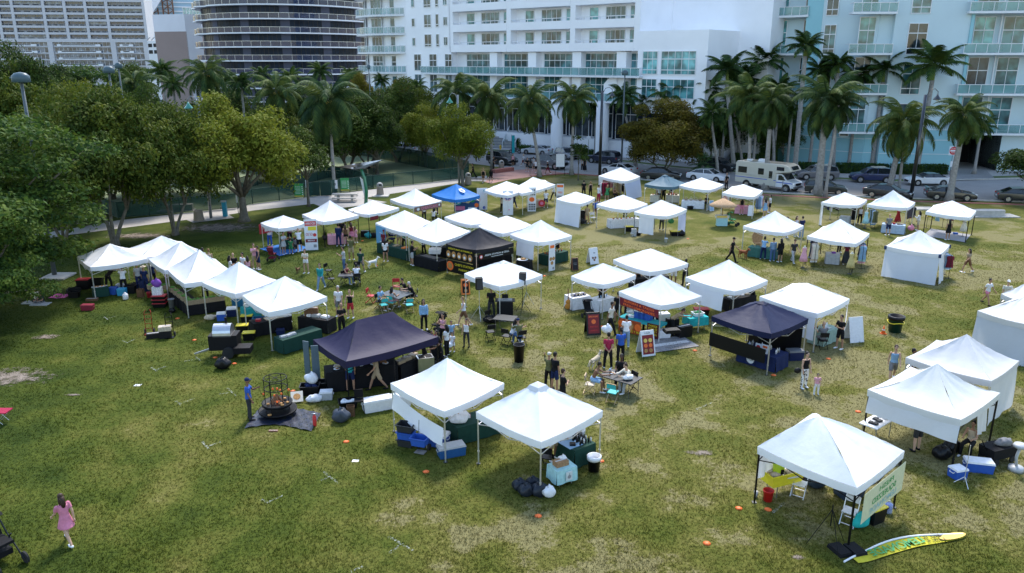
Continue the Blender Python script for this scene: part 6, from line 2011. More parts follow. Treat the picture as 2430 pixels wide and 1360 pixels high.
P(10,1948,362,'walk',-80,1.7,'tank:w','shorts:br','short:hl','s1','woman in white sleeveless top and brown shorts left of the speaker stand')
P(10,2200,285,'fold',180,1.78,'tee:k','pants:dg','cap:y','s3','man in black with a lime yellow cap behind the DJ desk')
P(10,1175,205,'sit',60,1.75,'tee:lb','shorts:dg','short:hb','s2','seated man in light blue shirt at the left of the grey eating table',zo=-.02)
P(10,1285,205,'sit',150,1.65,'tank:lg','shorts:pk','long:hb','s2','seated woman in pale grey top with her back to the grey eating table')
P(10,1420,112,'sitl',-60,1.72,'tee:k','pants:dg','short:hb','s2','seated man in black on the far side of the grey eating table')
P(10,1485,150,'sitl',-80,1.7,'tee:k','pants:k','short:hw','s1','seated grey haired man in black at the right of the grey eating table')
P(11,60,520,'sitl',120,1.66,'tee:w','pants:jn','long:hb','s2','seated woman in white tee and jeans at the small dark table near the bin')
P(11,130,545,'sitl',200,1.78,'long:ol','pants:jn','cap:n','s2','seated man in olive shirt and navy cap with his back to the camera')
P(11,800,960,'sitl',75,1.78,None,'shorts:lb','short:hb','s3','seated shirtless man in light blue shorts at the left of the black table')
P(11,1060,900,'sit',-15,1.82,'tee:k','pants:k','short:hb','s4','seated man in black tee at the far side of the black table')
P(11,1140,960,'sitl',-60,1.74,'long:cr','pants:lg','short:hd','s1','seated man in a checked shirt leaning on the black table')
P(11,940,752,'back',180,1.76,'tee:m','pants:k','short:hb','s2','man in maroon tee with hands clasped behind his back')
P(11,1055,705,'stand',190,1.78,'tee:b','pants:k','tail:hb','s3','woman in bright blue tee and black trousers beside the man in maroon')
P(11,965,430,'walk',60,1.78,'tee:cr','pants:k','short:hb','s3','man in cream tee carrying a white bag by the red menu board',shoes='k')
P(11,1105,560,'stand',175,1.68,'tee:w','pants:lj','bun:hb','s2','woman in white tee with black crossbody strap and pale jeans')
P(11,1290,420,'reach',175,1.66,'long:t','pants:k','bun:hb','s2','woman in teal top at the counter of the lemonade tent')
P(11,1370,400,'phone',-20,1.78,'tee:k','pants:k','short:hb','s2','seller in black behind the lemonade counter',shoes='k')
P(11,1530,450,'bend',70,1.76,'tee:ta','pants:k','short:hd','s2','man in khaki tee bending over the griddle of the lemonade tent',shoes='k')
P(11,1030,330,'stand',170,1.74,'tee:k','shorts:k','short:hb','s2','person in black at the left post of the lemonade tent',shoes='k')
P(11,395,940,'head',150,1.68,'long:ol','pants:k','cap:cr','s2','person in olive top and cream cap left of the two men in black tees',shoes='k')
P(11,450,960,'stand',130,1.78,'tee:k','shorts:n','short:hb','s2','taller man in black tee next to the cream capped person',shoes='k')
P(11,522,1120,'fold',110,1.74,'tee:k','pants:k','short:hd','s1','man in black tee with hand on chin, nearest the frontmost white tent',shoes='k')
P(11,880,215,'phone',-10,1.8,'tee:k','pants:k','short:hb','s2','seller in black at the white table with the guitar',shoes='k')
P(11,2260,185,'reach',-40,1.76,'tee:k','pants:k','short:hb','s2','cook in black under the slung sheet tent',shoes='k')
P(11,2170,150,'phone',30,1.72,'tee:dg','pants:k','cap:k','s2','second cook with a dark cap under the slung sheet tent',shoes='k')
P(12,700,575,'phone',-60,1.78,'tee:k','shorts:k','short:hb','s2','man in black with sunglasses typing at a laptop stall')
P(12,545,565,'sit',180,1.72,'tee:g','shorts:g',None,'s1','bald man sitting in the black camp chair by the laptop man')
o=P(12,375,935,'stand',20,1.68,'tank:k','pants:w','bun:hb','s1','woman in black top and patterned white trousers holding a toddler by the hand')
for c in o.children:
 if c.name.startswith('trousers'):c.material_slots[0].link='OBJECT';c.material_slots[0].material=MT['spots']
P(12,490,992,'stand',-10,.95,'tee:pk','pants:w','bob:hb','s1','toddler in pink top and white trousers')
P(12,1185,870,'walk',-20,1.78,'tank:lb','shorts:g','short:hd','s1','man in light blue tank top and grey shorts walking past the right hand tents')
P(12,1345,905,'stand',60,1.7,'tee:w','pants:k','short:hb','s3','person in white half hidden behind the blue tank top man')
P(12,2055,165,'walk',20,1.64,'tee:w','minishorts:p','short:hb','s2','woman in white tee with dark bag and pink shorts at the right edge',shoes='k')
P(12,2220,215,'hold',-20,1.78,'tee:cr','shorts:ta','cap:w','s1','man in cream tee and white cap at the right edge')
P(16,1410,232,'stand',200,1.78,'tee:g','shorts:dg','short:hb','s1','man in grey tee, dark shorts and white socks under the flapped tent',shoes='k')
P(16,1900,260,'sit',-50,1.68,'tank:be','pants:k','bun:hb','s2','woman seated behind the cream flap of the tent with blue coolers')
P(15,440,320,'reach',30,1.76,'tee:r','shorts:ta','short:hb','s3','seller in khaki shorts under the frontmost white tent')
P(15,700,260,'stand',-110,1.7,'tank:w','shorts:lg','bob:hd','s1','shopper in white beside the bottle table of the frontmost tent')
P(15,640,215,'stand',-90,1.64,'tee:ta','skirt:p','long:hl','s1','fair long-haired shopper behind the bottle table')
P(9,330,130,'sit',30,1.6,'tee:cr','pants:dg','short:hd','s2','person sitting low in the shade of the left trees',zo=-.42)
P(9,395,150,'sit',-20,1.5,'tee:dg','shorts:g','long:hb','s2','second person sitting low in the shade of the left trees',zo=-.44)
P(9,1150,60,'reach',200,1.72,'tee:w','pants:k','short:hb','s2','cook in white tee at the back of the leftmost tent')
P(9,1290,30,'stand',230,1.74,'tee:lg','pants:n','short:hb','s2','cook in pale grey tee at the back of the leftmost tent')
P(9,1350,60,'stand',180,1.74,'tee:n','pants:n','hat:be','s2','person in navy with a straw hat between the first two left tents',shoes='k')
P(5,1888,1190,'stand',160,1.7,'tee:w','shorts:dg','long:hb','s2','woman in white behind the left tent roofs')
P(5,1945,1205,'stand',190,1.72,'tank:be','shorts:ta','bun:hl','s1','fair haired woman behind the left tent roofs')
P(5,2138,1270,'fold',120,1.68,'tee:w','shorts:g','long:hb','s2','woman in white beside the bald man in black, behind the left tents')
P(5,2170,1255,'stand',10,1.78,'tee:k','shorts:k',None,'s1','bald man in black behind the left tents')
P(5,2255,1250,'stand',-30,1.76,'tee:w','shorts:dg','short:hb','s2','man in white tee with sunglasses behind the left tents')
P(5,2300,1265,'stand',-150,1.62,'tank:pk','skirt:k','long:hb','s2','woman in pink facing the man in sunglasses')
P(6,25,1155,'carry',40,1.76,'tee:pk','shorts:ta','short:hd','s1','man in pinkish tee carrying a small child')
P(6,58,1165,'stand',-50,1.64,'tank:n','shorts:n','short:hb','s2','woman in navy beside the man carrying a child')
P(6,160,945,'stand',170,1.66,'long:w','pants:b','hat:be','s1','woman in straw hat, white blouse and blue jeans at the red banner tent')
P(6,290,1025,'phone',60,1.7,'tee:lg','skirt:lg','bun:hb','s2','woman in a grey print dress at the red banner tent')
P(6,345,925,'reach',20,1.7,'tee:dr','pants:k','short:hb','s3','seller in dark red behind the table of the red banner tent')
P(6,355,1022,'stand',170,1.2,'tee:gr','shorts:gr','short:hb','s2','boy in bright green tee at the red banner tent')
P(6,402,1000,'stand',190,1.1,'tee:g','shorts:dg','short:hb','s2','small child in grey right of the boy in green')
P(6,435,1000,'reach',210,1.8,'tee:w','shorts:k',None,'s1','bald man in white tee and black shorts at the red banner tent')
P(6,495,1200,'phone',-10,1.7,'crop:cr','minishorts:w','tail:hb','s1','woman in white shorts and light top walking a small dark dog')
P(6,632,1345,'walk',-10,1.72,'long:t','pants:lj','tail:hd','s1','woman in teal top and light jeans walking by the empty folding chairs')
P(6,845,1190,'hold',-80,1.8,'tee:lg','pants:jn','short:hb','s2','man in pale grey tee and jeans behind the seated pair')
P(6,910,1078,'head',180,1.8,'tee:ol','shorts:ta','short:hb','s3','man in olive tee and khaki shorts with arms up, near the white dog')
P(6,1000,1200,'walk',170,1.78,'tee:dgr','shorts:g','short:hd','s1','man in dark green tee and grey shorts left of the white dog')
P(6,865,1290,'sit',60,1.66,'tank:dr','pants:lj','bun:hb','s2','seated woman in dark red top at the dark folding table')
P(6,960,1300,'sitl',190,1.72,'tee:w','pants:dg','bob:hb','s2','seated person in white with back to the camera at the dark folding table')
P(6,795,950,'stand',175,1.78,'long:n','pants:n','short:hb','s2','man all in navy at the pink banner stall')
P(6,828,900,'stand',10,1.74,'tee:k','pants:k','short:hb','s2','man in black tee behind the navy man')
P(6,862,945,'stand',180,1.66,'tank:br','minishorts:k','long:hd','s1','woman in black shorts with long brown hair at the pink banner stall')
P(6,915,925,'stand',200,1.66,'tank:dr','skirt:p','long:hd','s1','woman in dark red top with long hair, right of the one in black shorts')
P(6,950,918,'stand',160,1.3,'tee:pk','skirt:pk','long:hd','s1','girl in pale pink at the pink banner stall')
P(6,1215,1010,'hip',170,1.74,'tee:dr','pants:k','cap:dr','s2','man in dark red tee and cap at the light blue banner tent')
P(6,1225,1092,'stand',175,1.64,'tee:w','minishorts:k','long:hb','s2','woman in white tee and black shorts in front of the dark red tee man')
P(6,1470,1128,'phone',110,1.76,'tee:k','shorts:lg','short:hb','s2','man in black tee and pale shorts ordering at the grill table')
P(6,1575,1020,'reach',-70,1.76,'tee:k','pants:k','cap:b','s2','cook in black with a blue cap reaching over the grill table',shoes='k')
P(6,1400,985,'stand',10,1.7,'tank:gr','pants:k','short:hb','s2','woman in green top under the light blue banner tent')
P(6,1350,950,'stand',190,1.66,'tank:n','minishorts:lg','long:hb','s1','person in navy seen bare legged behind the bread table')
P(6,2150,1120,'reach',30,1.7,'tank:dg','pants:k','long:hd','s1','woman cooking inside the black food tent, on the left',shoes='k')
P(6,2235,1110,'phone',10,1.72,'tee:g','pants:k','long:hd','s2','woman cooking inside the black food tent, on the right',shoes='k')
P(6,1885,620,'stand',-20,1.68,'tee:gr','pants:k','short:hb','s2','person in green under the blue tent')
P(6,1690,660,'stand',160,1.7,'long:n','pants:n','long:hb','s2','woman in navy at the right of the brown banner tent')
P(6,1580,720,'stand',20,1.7,'tee:w','pants:dg','short:hb','s2','seller in white under the brown banner tent')
P(6,1665,730,'sitl',170,1.68,'tee:w','pants:k','long:hb','s3','woman in white seated under the brown banner tent')
P(6,735,300,'sit',20,1.7,'tee:w','pants:lg','short:hb','s2','person in white sitting on the green bench inside the dog run')
P(6,1060,308,'bend',80,1.78,'tee:k','pants:ta','short:hb','s2','man in black tee bending forward on the artificial turf')
P(6,2032,318,'walk',-80,1.78,'tee:k','pants:k','short:hb','s2','walker in black with a bag at the end of the footpath',shoes='k')
P(6,2125,362,'walk',10,1.74,'tank:k','shorts:br','short:hl','s1','fair haired walker in black top on the footpath')
P(6,2195,360,'walk',170,1.68,'long:k','shorts:k','long:hb','s2','long haired walker in black hooded top on the footpath')
def K(x,y,*a,**k):return person(1120+x/6.75,300+y/6.75,*a,**k)
K(345,700,'hold',90,1.76,'tee:k','pants:k','short:hb','s2','man in black leaning by the bin on the brick apron',shoes='k')
K(655,640,'stand',20,1.7,'tank:pk','shorts:k','long:hb','s2','woman in pinkish top in front of the black SUV')
K(820,640,'walk',80,1.7,'tee:w','shorts:dr','hat:be','s1','woman in white with a red bag behind the grey pickup')
K(885,722,'hip',10,1.76,'tee:k','shorts:dg','short:hb','s1','man in black tee and dark shorts at the rear wheel of the grey pickup')
K(985,705,'stand',160,1.74,'tee:lg','shorts:g','short:hd','s1','man in pale grey tee beside the one in black')
K(1022,745,'walk',190,1.76,'tee:w','shorts:k','short:hd','s1','man in white tee and black shorts left of the white notice board')
K(1215,770,'walk',-60,1.72,'tee:k','shorts:dr','cap:w','s3','walker in black with a white cap in front of the grey pickup')
K(1765,710,'stand',30,1.7,'tank:w','pants:k','long:hb','s2','woman in white top standing in the road, right of the young street tree')
K(1805,716,'stand',-20,1.7,'tank:k','longskirt:k','long:hb','s2','woman in long black dress standing in the road')
K(90,572,'walk',-20,1.7,'tee:dg','pants:dg','short:hb','s2','walker in dark grey behind the black SUV')
K(2120,412,'stand',10,1.72,'tee:k','pants:k','short:hb','s2','person in black at the doorway of the white building')
P(7,80,590,'walk',60,1.74,'tee:n','pants:n','short:hb','s2','man in navy behind the tall pale banner')
P(7,370,595,'fold',180,1.74,'tee:w','shorts:n','short:hb','s1','person in white tee and navy shorts at the red wheel stall')
P(7,445,525,'walk',-70,1.78,'long:w','pants:k','short:hb','s2','striding person in white shirt and black trousers by the orange lettered board',shoes='k')
P(7,855,545,'stand',120,1.76,'tee:w','pants:m','short:hd','s1','man in white tee and maroon trousers at the dress tent')
P(7,932,530,'reach',150,1.62,'tee:gr','dress:gr','long:hl','s1','blonde woman in green print dress at the dress tent')
P(7,718,500,'stand',170,1.8,'tee:k','pants:k','short:hb','s2','large man in black behind the small white walled tent',shoes='k')
P(7,780,500,'stand',200,1.66,'tank:k','pants:k','bob:hl','s1','blonde woman in black beside the large man in black')
P(7,748,742,'phone',160,1.68,'tank:ta','minishorts:ta','bun:hb','s2','woman in tan outfit at the open side of the white walled tent')
P(7,822,690,'stand',190,1.74,'tee:b','shorts:br','short:hb','s2','person in blue tee beside the tan outfit woman')
P(7,1412,540,'stand',170,1.7,'tee:w','pants:dg','long:hb','s2','woman in white with a long dark hair under the slate tent')
P(7,1450,548,'stand',150,1.72,'tee:k','pants:k','short:hb','s2','person in black beside the woman in white under the slate tent')
P(7,1395,500,'stand',20,1.68,'tee:dr','pants:k','long:hb','s2','seller in dark red under the slate tent')
P(7,2032,425,'stand',-70,1.8,'tee:k','pants:k',None,'s2','man in black standing by the motorhome rear bumper',shoes='k')
P(7,1845,600,'sit',20,1.7,'tee:k','pants:k','short:hb','s2','seller in black seated behind the basket table')
P(7,2172,660,'stand',170,1.66,'tank:k','shorts:p','long:hb','s2','woman in black top and magenta shorts at the pink cloth stall')
P(7,2385,680,'stand',190,1.7,'tank:lb','dress:lb','long:hb','s1','woman in light blue dress at the rail beside the pink cloth stall')
P(8,20,665,'stand',160,1.68,'tank:lj','skirt:lj','long:hb','s1','woman in pale denim outfit by the blue clothes rail')
P(8,60,640,'stand',-100,1.7,'tee:w','shorts:k','bob:hb','s1','person in white tee and black shorts right of the clothes rail')
P(7,2080,1090,'walk',60,1.82,'tee:k','pants:k','cap:k','s2','man all in black with a black cap striding in the middle of the field',shoes='k')
P(7,2370,1068,'reach',150,1.66,'long:lb','pants:n','bob:hb','s2','woman in light blue shirt at the green cloth stall')
P(8,85,1088,'stand',180,1.7,'long:lj','pants:jn','bun:hb','s2','person all in denim blue at the green cloth stall')
P(8,155,1097,'stand',190,1.7,'long:k','shorts:k','long:hb','s2','woman in black with bare legs at the green cloth stall')
P(8,275,1098,'walk',10,1.74,'tee:dg','pants:lg','cap:hd','s1','man in dark grey shirt and pale trousers walking right of the green cloth stall')
P(8,300,860,'stand',20,1.68,'tank:w','pants:cr','long:hd','s1','woman in white behind the green cloth stall')
P(8,352,870,'stand',190,1.74,'tee:n','pants:lj','short:hb','s1','man in navy tee behind the green cloth stall')
P(8,215,870,'stand',60,1.68,'tee:k','pants:k','bun:hb','s2','person in black behind the green cloth stall, on the left')
P(8,1150,850,'stand',175,1.76,'tee:g','shorts:n',None,'s1','man in grey tee and navy shorts at the hat table')
P(8,1425,805,'hold',-120,1.64,'long:w','shorts:be','long:hb','s2','woman in white blouse with a pink bag right of the hat table')
P(8,890,745,'stand',-20,1.66,'tank:w','pants:k','long:hb','s2','woman in white top and black trousers between the two road side tents')
P(8,1700,892,'stand',180,1.64,'tank:k','skirt:k','long:hb','s2','woman in short black outfit on the grey ground mat')
P(8,762,1120,'phone',170,1.68,'tank:dr','longskirt:dg','long:hb','s2','long haired woman in dark patterned skirt at the grey cloth table')
P(8,700,1010,'stand',20,1.66,'tank:pu','pants:k','short:hb','s2','seller in purple behind the grey cloth table')
P(8,1880,1188,'walk',-80,1.68,'crop:ta','shorts:br','long:hb','s2','woman in tan crop top and brown shorts carrying a white plate')
P(7,120,1085,'stand',150,1.66,'tank:w','pants:k','bun:hd','s2','woman in white top and black trousers by the white hanging sheet')
P(7,1545,1300,'stand',150,1.76,'tee:dr','shorts:w','short:hb','s3','man in dark maroon tee and white shorts under the middle-right tents')
P(7,1650,1310,'fold',200,1.72,'tee:k','pants:k','bun:hb','s2','person all in black at the post right of the maroon tee man',shoes='k')
P(7,1215,1330,'stand',20,1.7,'tee:br','pants:k','cap:k','s2','seller with a black cap behind the orange lettered banner')
dog(g(6,1105,1148),rad(35),(.75,.73,.68),'white dog on the grass beside the man in dark green tee',.85,1.4)
dog(g(6,418,1195),rad(-100),'br','small dark brown dog on a lead next to the woman in white shorts',.55)
dog(g(11,820,755),rad(50),(.5,.42,.3),'big tan shaggy dog left of the man with hands clasped behind',.9,-.6)
dog(g(7,2185,1058),rad(-60),(.25,.08,.03),'red-brown curly dog beside the green cloth stall',.95)
m=MB();a=g(6,482,1100,.9);b=g(6,425,1160,.35);m.path([a,a.lerp(b,.5)-Vector((0,0,.08)),b],.012,5)
o=part('dog_lead',m,MT['black']);tag(o,'thin lead between the woman in white shorts and the small dark dog','dog lead')
def car2(kind,pa,pb,col,label,**k):
 """pa rear wheel and pb front wheel ground pixels on the visible side"""
 A,B=G(*pa),G(*pb);ang=yaw(A,B);c=(A+B)/2
 n=Vector((math.sin(ang),-math.cos(ang),0))
 if n.y>0:n=-n
 W_=CARP[kind]['W'];c=c-n*(W_/2-.1)
 mid=(CARP[kind]['ax'][0]+CARP[kind]['ax'][1])/2
 d=(B-A).normalized()
 return car(kind,Vector((c.x,c.y,.012))-d*mid,ang,col,label,**k)
def k1(x,y):return(1120+x/6.75,300+y/6.75)
def k2(x,y):return(1460+x/6.75,300+y/6.75)
def k3(x,y):return(1800+x/6.75,300+y/6.75)
def k4(x,y):return(2070+x/6.75,300+y/6.75)
car2('suv',k1(230,585),k1(590,640),(.015,.02,.03),'black SUV by the outdoor stairs, left end of the car row')
car2('pickup',k1(960,670),k1(1320,700),(.16,.17,.19),'matt grey pickup truck with black wheels in the roadway')
car2('coupe',k1(1190,470),k1(815,445),(.55,.56,.58),'silver-white sedan parked behind the grey pickup')
car2('hatch',k1(1340,500),k1(1540,545),(.25,.26,.29),'grey sedan right behind the bonnet of the pickup')
car2('suv',k1(2200,610),k1(1915,585),(.015,.02,.045),'dark navy SUV right of the black street lamp, on the far side')
car2('coupe',k1(2420,790),k1(2150,760),(.7,.7,.72),'white sedan half hidden by the dress tent roof')
car2('sedan',k2(480,860),k2(960,880),(.012,.014,.016),'black sedan under the round brown tree')
car2('suv',k2(1490,720),k2(1690,740),(.012,.015,.02),'black SUV on the far side behind the fan palm')
car2('sedan',k2(1250,870),k2(1620,905),(.7,.7,.72),'white sedan behind the basket table tent')
car2('suv',k3(1145,870),k3(760,865),(.16,.15,.16),'grey-brown SUV parked in front of the low hedge right of the motorhome')
car2('suv',k3(2040,915),k3(1620,905),(.01,.02,.09),'navy blue SUV parked before the aqua wall')
car2('hatch',k3(850,1090),k3(1290,1110),(.012,.02,.022),'black hatchback right behind the biggest coconut palm trunk')
car2('coupe',k3(1720,1130),k3(2370,1190),(.012,.012,.02),'black sedan behind the mannequin tent roof')
car2('coupe',k4(1130,960),k4(715,955),(.75,.75,.76),'white coupe with black roof parked near the garage mouth',roofcol='k')
car2('coupe',k4(930,1180),k4(1600,1210),(.01,.011,.014),'black sports sedan with a rear spoiler at the near kerb',spoiler=True)
car2('sedan',k4(2160,1220),k4(2700,1250),(.012,.014,.016),'black sedan cut off by the right edge')
b=(G(*k3(430,1060))+G(*k3(-850,1030)))/2
mh=motorhome(Vector((0,0,0)),0)
A,B=G(*k2(1960,960)),G(*k3(430,1060));ang=yaw(A,B)
mh.location=G(*k3(430,1060))-Vector((math.cos(ang),math.sin(ang),0))*2.75+Vector((-math.sin(ang),math.cos(ang),0))*1.0+Vector((0,0,.012));mh.rotation_euler=(0,0,ang)
LCARS=[(412,250,'suv',(.5,.5,.5),'white parked car glimpsed under the left trees beside the goosenecked lamp'),(905,357,'sedan',(.2,.2,.22),'grey car glimpsed between the trees above the dog run'),(860,350,'hatch',(.6,.6,.6),'white hatchback glimpsed through the trees above the dog run'),(960,362,'sedan',(.4,.4,.42),'silver car glimpsed left of the yellow-olive tree')]
for x,y,kd,c,lb in LCARS:
 if y>300:car(kd,G(x,y)+Vector((0,0,.01)),rad(155),c,lb)
def moto(loc,rz):
 o=thing('motorcycle','black motorcycle parked beside the turquoise banner on the pavement','motorcycle',loc,rz)
 for x in(-.7,.7):
  m=MB();m.tube((x,-.06,.3),(x,.06,.3),.3,n=18);w_=part('wheel',m,MT['rubber'],o)
  m=MB();m.tube((x,-.065,.3),(x,.065,.3),.18,n=14);part('rim',m,MT['hubcap'],w_)
 m=MB();m.path([(-.6,0,.7),(-.2,0,.72),(.2,0,.85),(.45,0,.8)],[.1,.14,.17,.08],10);m.box((0,0,.45),(.5,.25,.35));m.path([(.7,0,.3),(.45,0,.95)],.04);m.path([(-.7,0,.3),(-.1,0,.5)],.04);part('body',m,MT['paint'],o,CC['k'],True)
 m=MB();m.path([(.38,-.35,1.0),(.45,0,.95),(.38,.35,1.0)],.02);part('handlebar',m,MT['black'],o)
moto(G(*k1(690,435)),rad(160))
lamp_flat(G(130,655),ztop(G(130,655),183),'nearest grey light pole with a broad domed head at the upper left',rz=0)
b=G(284,480);lamp_flat(Vector((-45,72,0)),V(255,165,72).z,'light pole with boxy head, left one of the pair above the trees',head=.9);D.objects['light_pole.001'].location.x=V(258,168,72).x
o=lamp_flat(Vector((V(280,152,86).x,86,0)),V(280,155,86).z,'thinner light pole with a small round head, right one of the pair above the trees',head=.7)
o=lamp_hook(G(501,518),ztop(G(501,518),228),'grey pole with goosenecked green bell lamp by the footpath',rz=PI,armz=ztop(G(501,518),228)-.6)
lamp_flat(G(452,469),ztop(G(452,469),330),'short grey pole inside the dog run',head=.5)
o=lamp_hook(G(1090,439),ztop(G(1090,439),225),'grey pole with green bell lamp beside the yellow-olive tree',rz=PI,armz=ztop(G(1090,439),225)-.4)
lamp_flat(Vector((V(875,160,100).x,100,0)),V(875,158,100).z,'grey light pole rising out of the dark trees before the white round balconies',head=.35)
lamp_flat(G(1474,405),ztop(G(1474,405),172),'tall grey light pole just left of the round brown tree',head=.75)
lamp_hook(G(1423,418),ztop(G(1423,418),215),'tall black street lamp with lantern in front of the white building',col=(.015,.015,.018),bell=(.02,.02,.02),r=.2,arm=1.2,armz=ztop(G(1423,418),215)-.2)
lamp_hook(G(2161,472),ztop(G(2161,472),225),'black pole standing between the coconut palms behind the mannequin tent',col=(.015,.015,.018),bell=(.02,.02,.02),r=.2,arm=1.2)
board(G(1329,417),0,1.05,1.6,'white notice board on two dark posts by the young street tree',z0=1.1,posts=(-.55,.55))
post_sign(G(1258,418),2.2,'dark post standing on the brick apron edge',w=.12,hh=1.2,col='k')
post_sign(G(*k1(838,350)),2.6,'small white parking sign in front of the low hedge',w=.4,hh=.6)
post_sign(G(*k1(1862,480)),3.0,'small green and white sign before the tall hedge',w=.6,hh=.5)
post_sign(G(2253,416),3.6,'square red and white no entry sign at the garage mouth',w=1.1,hh=1.1,items=[('c','red',0,.55,.5),('r','white',-.4,.46,.4,.64),('t','white','DO NOT',0,.8,.15,.6),('t','white','ENTER',0,.3,.15,.5)])
post_sign(G(2254,419),1.9,'small white plate below the no entry sign',w=.45,hh=.7)
post_sign(G(1855,462),1.9,'thin black post at the kerb right of the motorhome cab',w=.06,hh=.3,col='k')
t=thing('fire_hydrant','yellow fire hydrant at the foot of the outdoor stairs','fire hydrant',G(*k1(455,375)))
m=MB();m.lathe([(.16,0),(.14,.05),(.13,.55),(.17,.58),(.14,.72),(.04,.8)],14);m.tube((-.22,0,.42),(.22,0,.42),.07);part('body',m,MT['plastic'],t,(.8,.5,.03),True)
t=thing('banner_flag','narrow turquoise feather banner on the pavement by the motorcycle','banner',G(*k1(635,480)))
part('pole',MB().tube((0,0,0),(0,0,3.2),.025),MT['metal'],t,CC['k']);part('flag',MB().box((.25,0,1.8),(.42,.012,2.6)),MT['fabric'],t,(.02,.35,.38))
def pebblebin(loc,label,hood=True,big=1.0):
 t=thing('litter_bin',label,'bin',loc)
 part('body',MB().lathe([(.38*big,0),(.4*big,.1),(.33*big,.85),(.36*big,.95),(.3*big,.95),(.26*big,.6)],18),MT['pebble'],t,None,True)
 if hood:
  part('hood',MB().lathe([(.34,.95),(.34,1.1),(.26,1.3),(.1,1.38)],18),MT['concrete'],t,None,True);part('opening',MB().box((.1,-.29,1.16),(.3,.14,.16)),MT['black'],t)
pebblebin(g(6,1175,480),'stone litter bin with rounded hood on a square slab by the footpath')
pebblebin(G(472.5,524),'wide round stone bin without lid beside the turquoise dispenser',False,1.15)
pebblebin(G(*k1(470,710)),'stone bin on the brick apron',True)
pebblebin(g(6,1985,380),'stone bin at the far end of the footpath next to the grey pole',True)
m=MB();m.box((0,0,.05),(1.7,1.3,.1));o=struct('bin_slab',m,MT['concrete']);o.location=g(6,1180,488)
t=thing('drinking_fountain','turquoise dispenser column with raised ribs by the footpath','dispenser',G(535,514))
m=MB();m.box((0,0,.7),(.36,.3,1.4));[m.box((.02,-.17,.2+.17*k),(.3,.06,.07))for k in range(5)];part('body',m,MT['plastic'],t,(.03,.33,.5));part('top',MB().box((-.06,-.05,1.42),(.46,.4,.1)),MT['plastic'],t,CC['lg']);part('basin',MB().box((-.26,-.02,.9),(.18,.22,.12)),MT['metal'],t,CC['lg'])
t=thing('stone_bench','grey granite block bench against the dog run fence','bench',G(429,500),rad(12));part('block',MB().box((0,.2,.3),(2.2,.7,.6)),MT['concrete'],t);part('slab',MB().box((-.4,0,.04),(3.4,1.2,.06)),MT['concrete'],t)
def notice(loc,label,rz=0):board(loc,rz,.95,1.35,label,'gr',[('r','green',-.42,.12,.42,1.3),('r','yellow',-.47,.0,.47,.08)]+[('r','white',-.36,1.0-.14*k,.18,1.03-.14*k)for k in range(6)]+[('r','white',.3,.95-.2*k,.4,1.05-.2*k)for k in range(5)],z0=.25,posts=(-.45,.45))
notice(g(6,430,512),'green rules board on the dog run fence, left of the gate',rad(8));notice(g(6,853,455),'green rules board on the dog run fence, right of the gate',rad(8))
board(g(6,758,462),rad(8),.65,.95,'white paper notice on the dog run gate','w',[('c','grey',0,.5,.16)],z0=.5)
post_sign(G(566,510),1.9,'dark post with small white plates left of the root-flared tree',w=.16,hh=.75)
post_sign(G(731,470),1.9,'white oval dog sign on the fence behind the slim tree trunk',w=.3,hh=.8)
t=thing('picnic_table','concrete picnic table with two benches on its pad','table',g(6,850,540),rad(3))
part('tabletop',MB().box((0,.3,.76),(2.6,.8,.09)),MT['concrete'],t)
for x in(-.7,.7):part('leg',MB().box((x,.3,.36),(.18,.65,.72)),MT['concrete'],t)
for y in(-.45,1.05):
 part('bench',MB().box((0,y,.45),(2.4,.36,.09)),MT['concrete'],t)
t=thing('solar_mast','curved green mast carrying a black wing-shaped solar canopy','solar mast',g(6,1042,560))
hb=g(6,1042,560);ht=ztop(hb,398)
m=MB();m.path([(0,0,0),(.12,0,1.3),(.0,0,2.6),(-.35,0,3.7),(-.75,0,ht)],[.2,.17,.16,.14,.1],10);part('mast',m,MT['paint'],t,(.02,.2,.1),True)
m=MB();m.prof([(-.1,.6),(-.3,1.8),(-.45,2.7),(-.2,2.5),(.0,1.6)],-.03,.03);part('fin',m,MT['plastic'],t,CC['w'])
m=MB();vs=[(-2.6,-.5,ht+.15),(-.9,-1.0,ht),(.3,-.7,ht+.1),(1.9,-.2,ht+.8),(.7,.9,ht+.5),(-1.0,.9,ht+.3)];m.add(vs+[(x,y,z-.07)for x,y,z in vs],[tuple(range(6)),tuple(range(11,5,-1))]+[(i,(i+1)%6,6+(i+1)%6,6+i)[::-1]for i in range(6)]);part('solar_canopy',m,MT['paint'],t,CC['k'])
t=thing('planter_stone','low round-ended stone block on a pale slab behind the rightmost road-side tent','stone block',G(2345,513));part('slab',MB().box((0,0,.05),(5.0,1.6,.08)),MT['concrete'],t);part('block',MB().lathe([(1.0,.09),(1.0,.55),(.95,.6)],24,0,(-.1,0,0),1.6,.5),MT['concrete'],t)
t=thing('concrete_slab','empty pale concrete slab left of the rightmost road-side tent','slab',G(2190,496));part('slab',MB().box((0,0,.05),(2.2,1.4,.1)),MT['concrete'],t)
t=thing('dog_bench','dark green bench under the person sitting inside the dog run','bench',g(6,740,292));part('seat',MB().box((0,0,.45),(1.8,.5,.05)),MT['screendark'],t);part('backrest',MB().box((0,.25,.75),(1.8,.05,.4)),MT['screendark'],t);[part('leg',MB().box((x,0,.22),(.06,.4,.44)),MT['screendark'],t)for x in(-.8,.8)]
soilpatch(*q(6,900,262),3.0,1.6,z=.04)
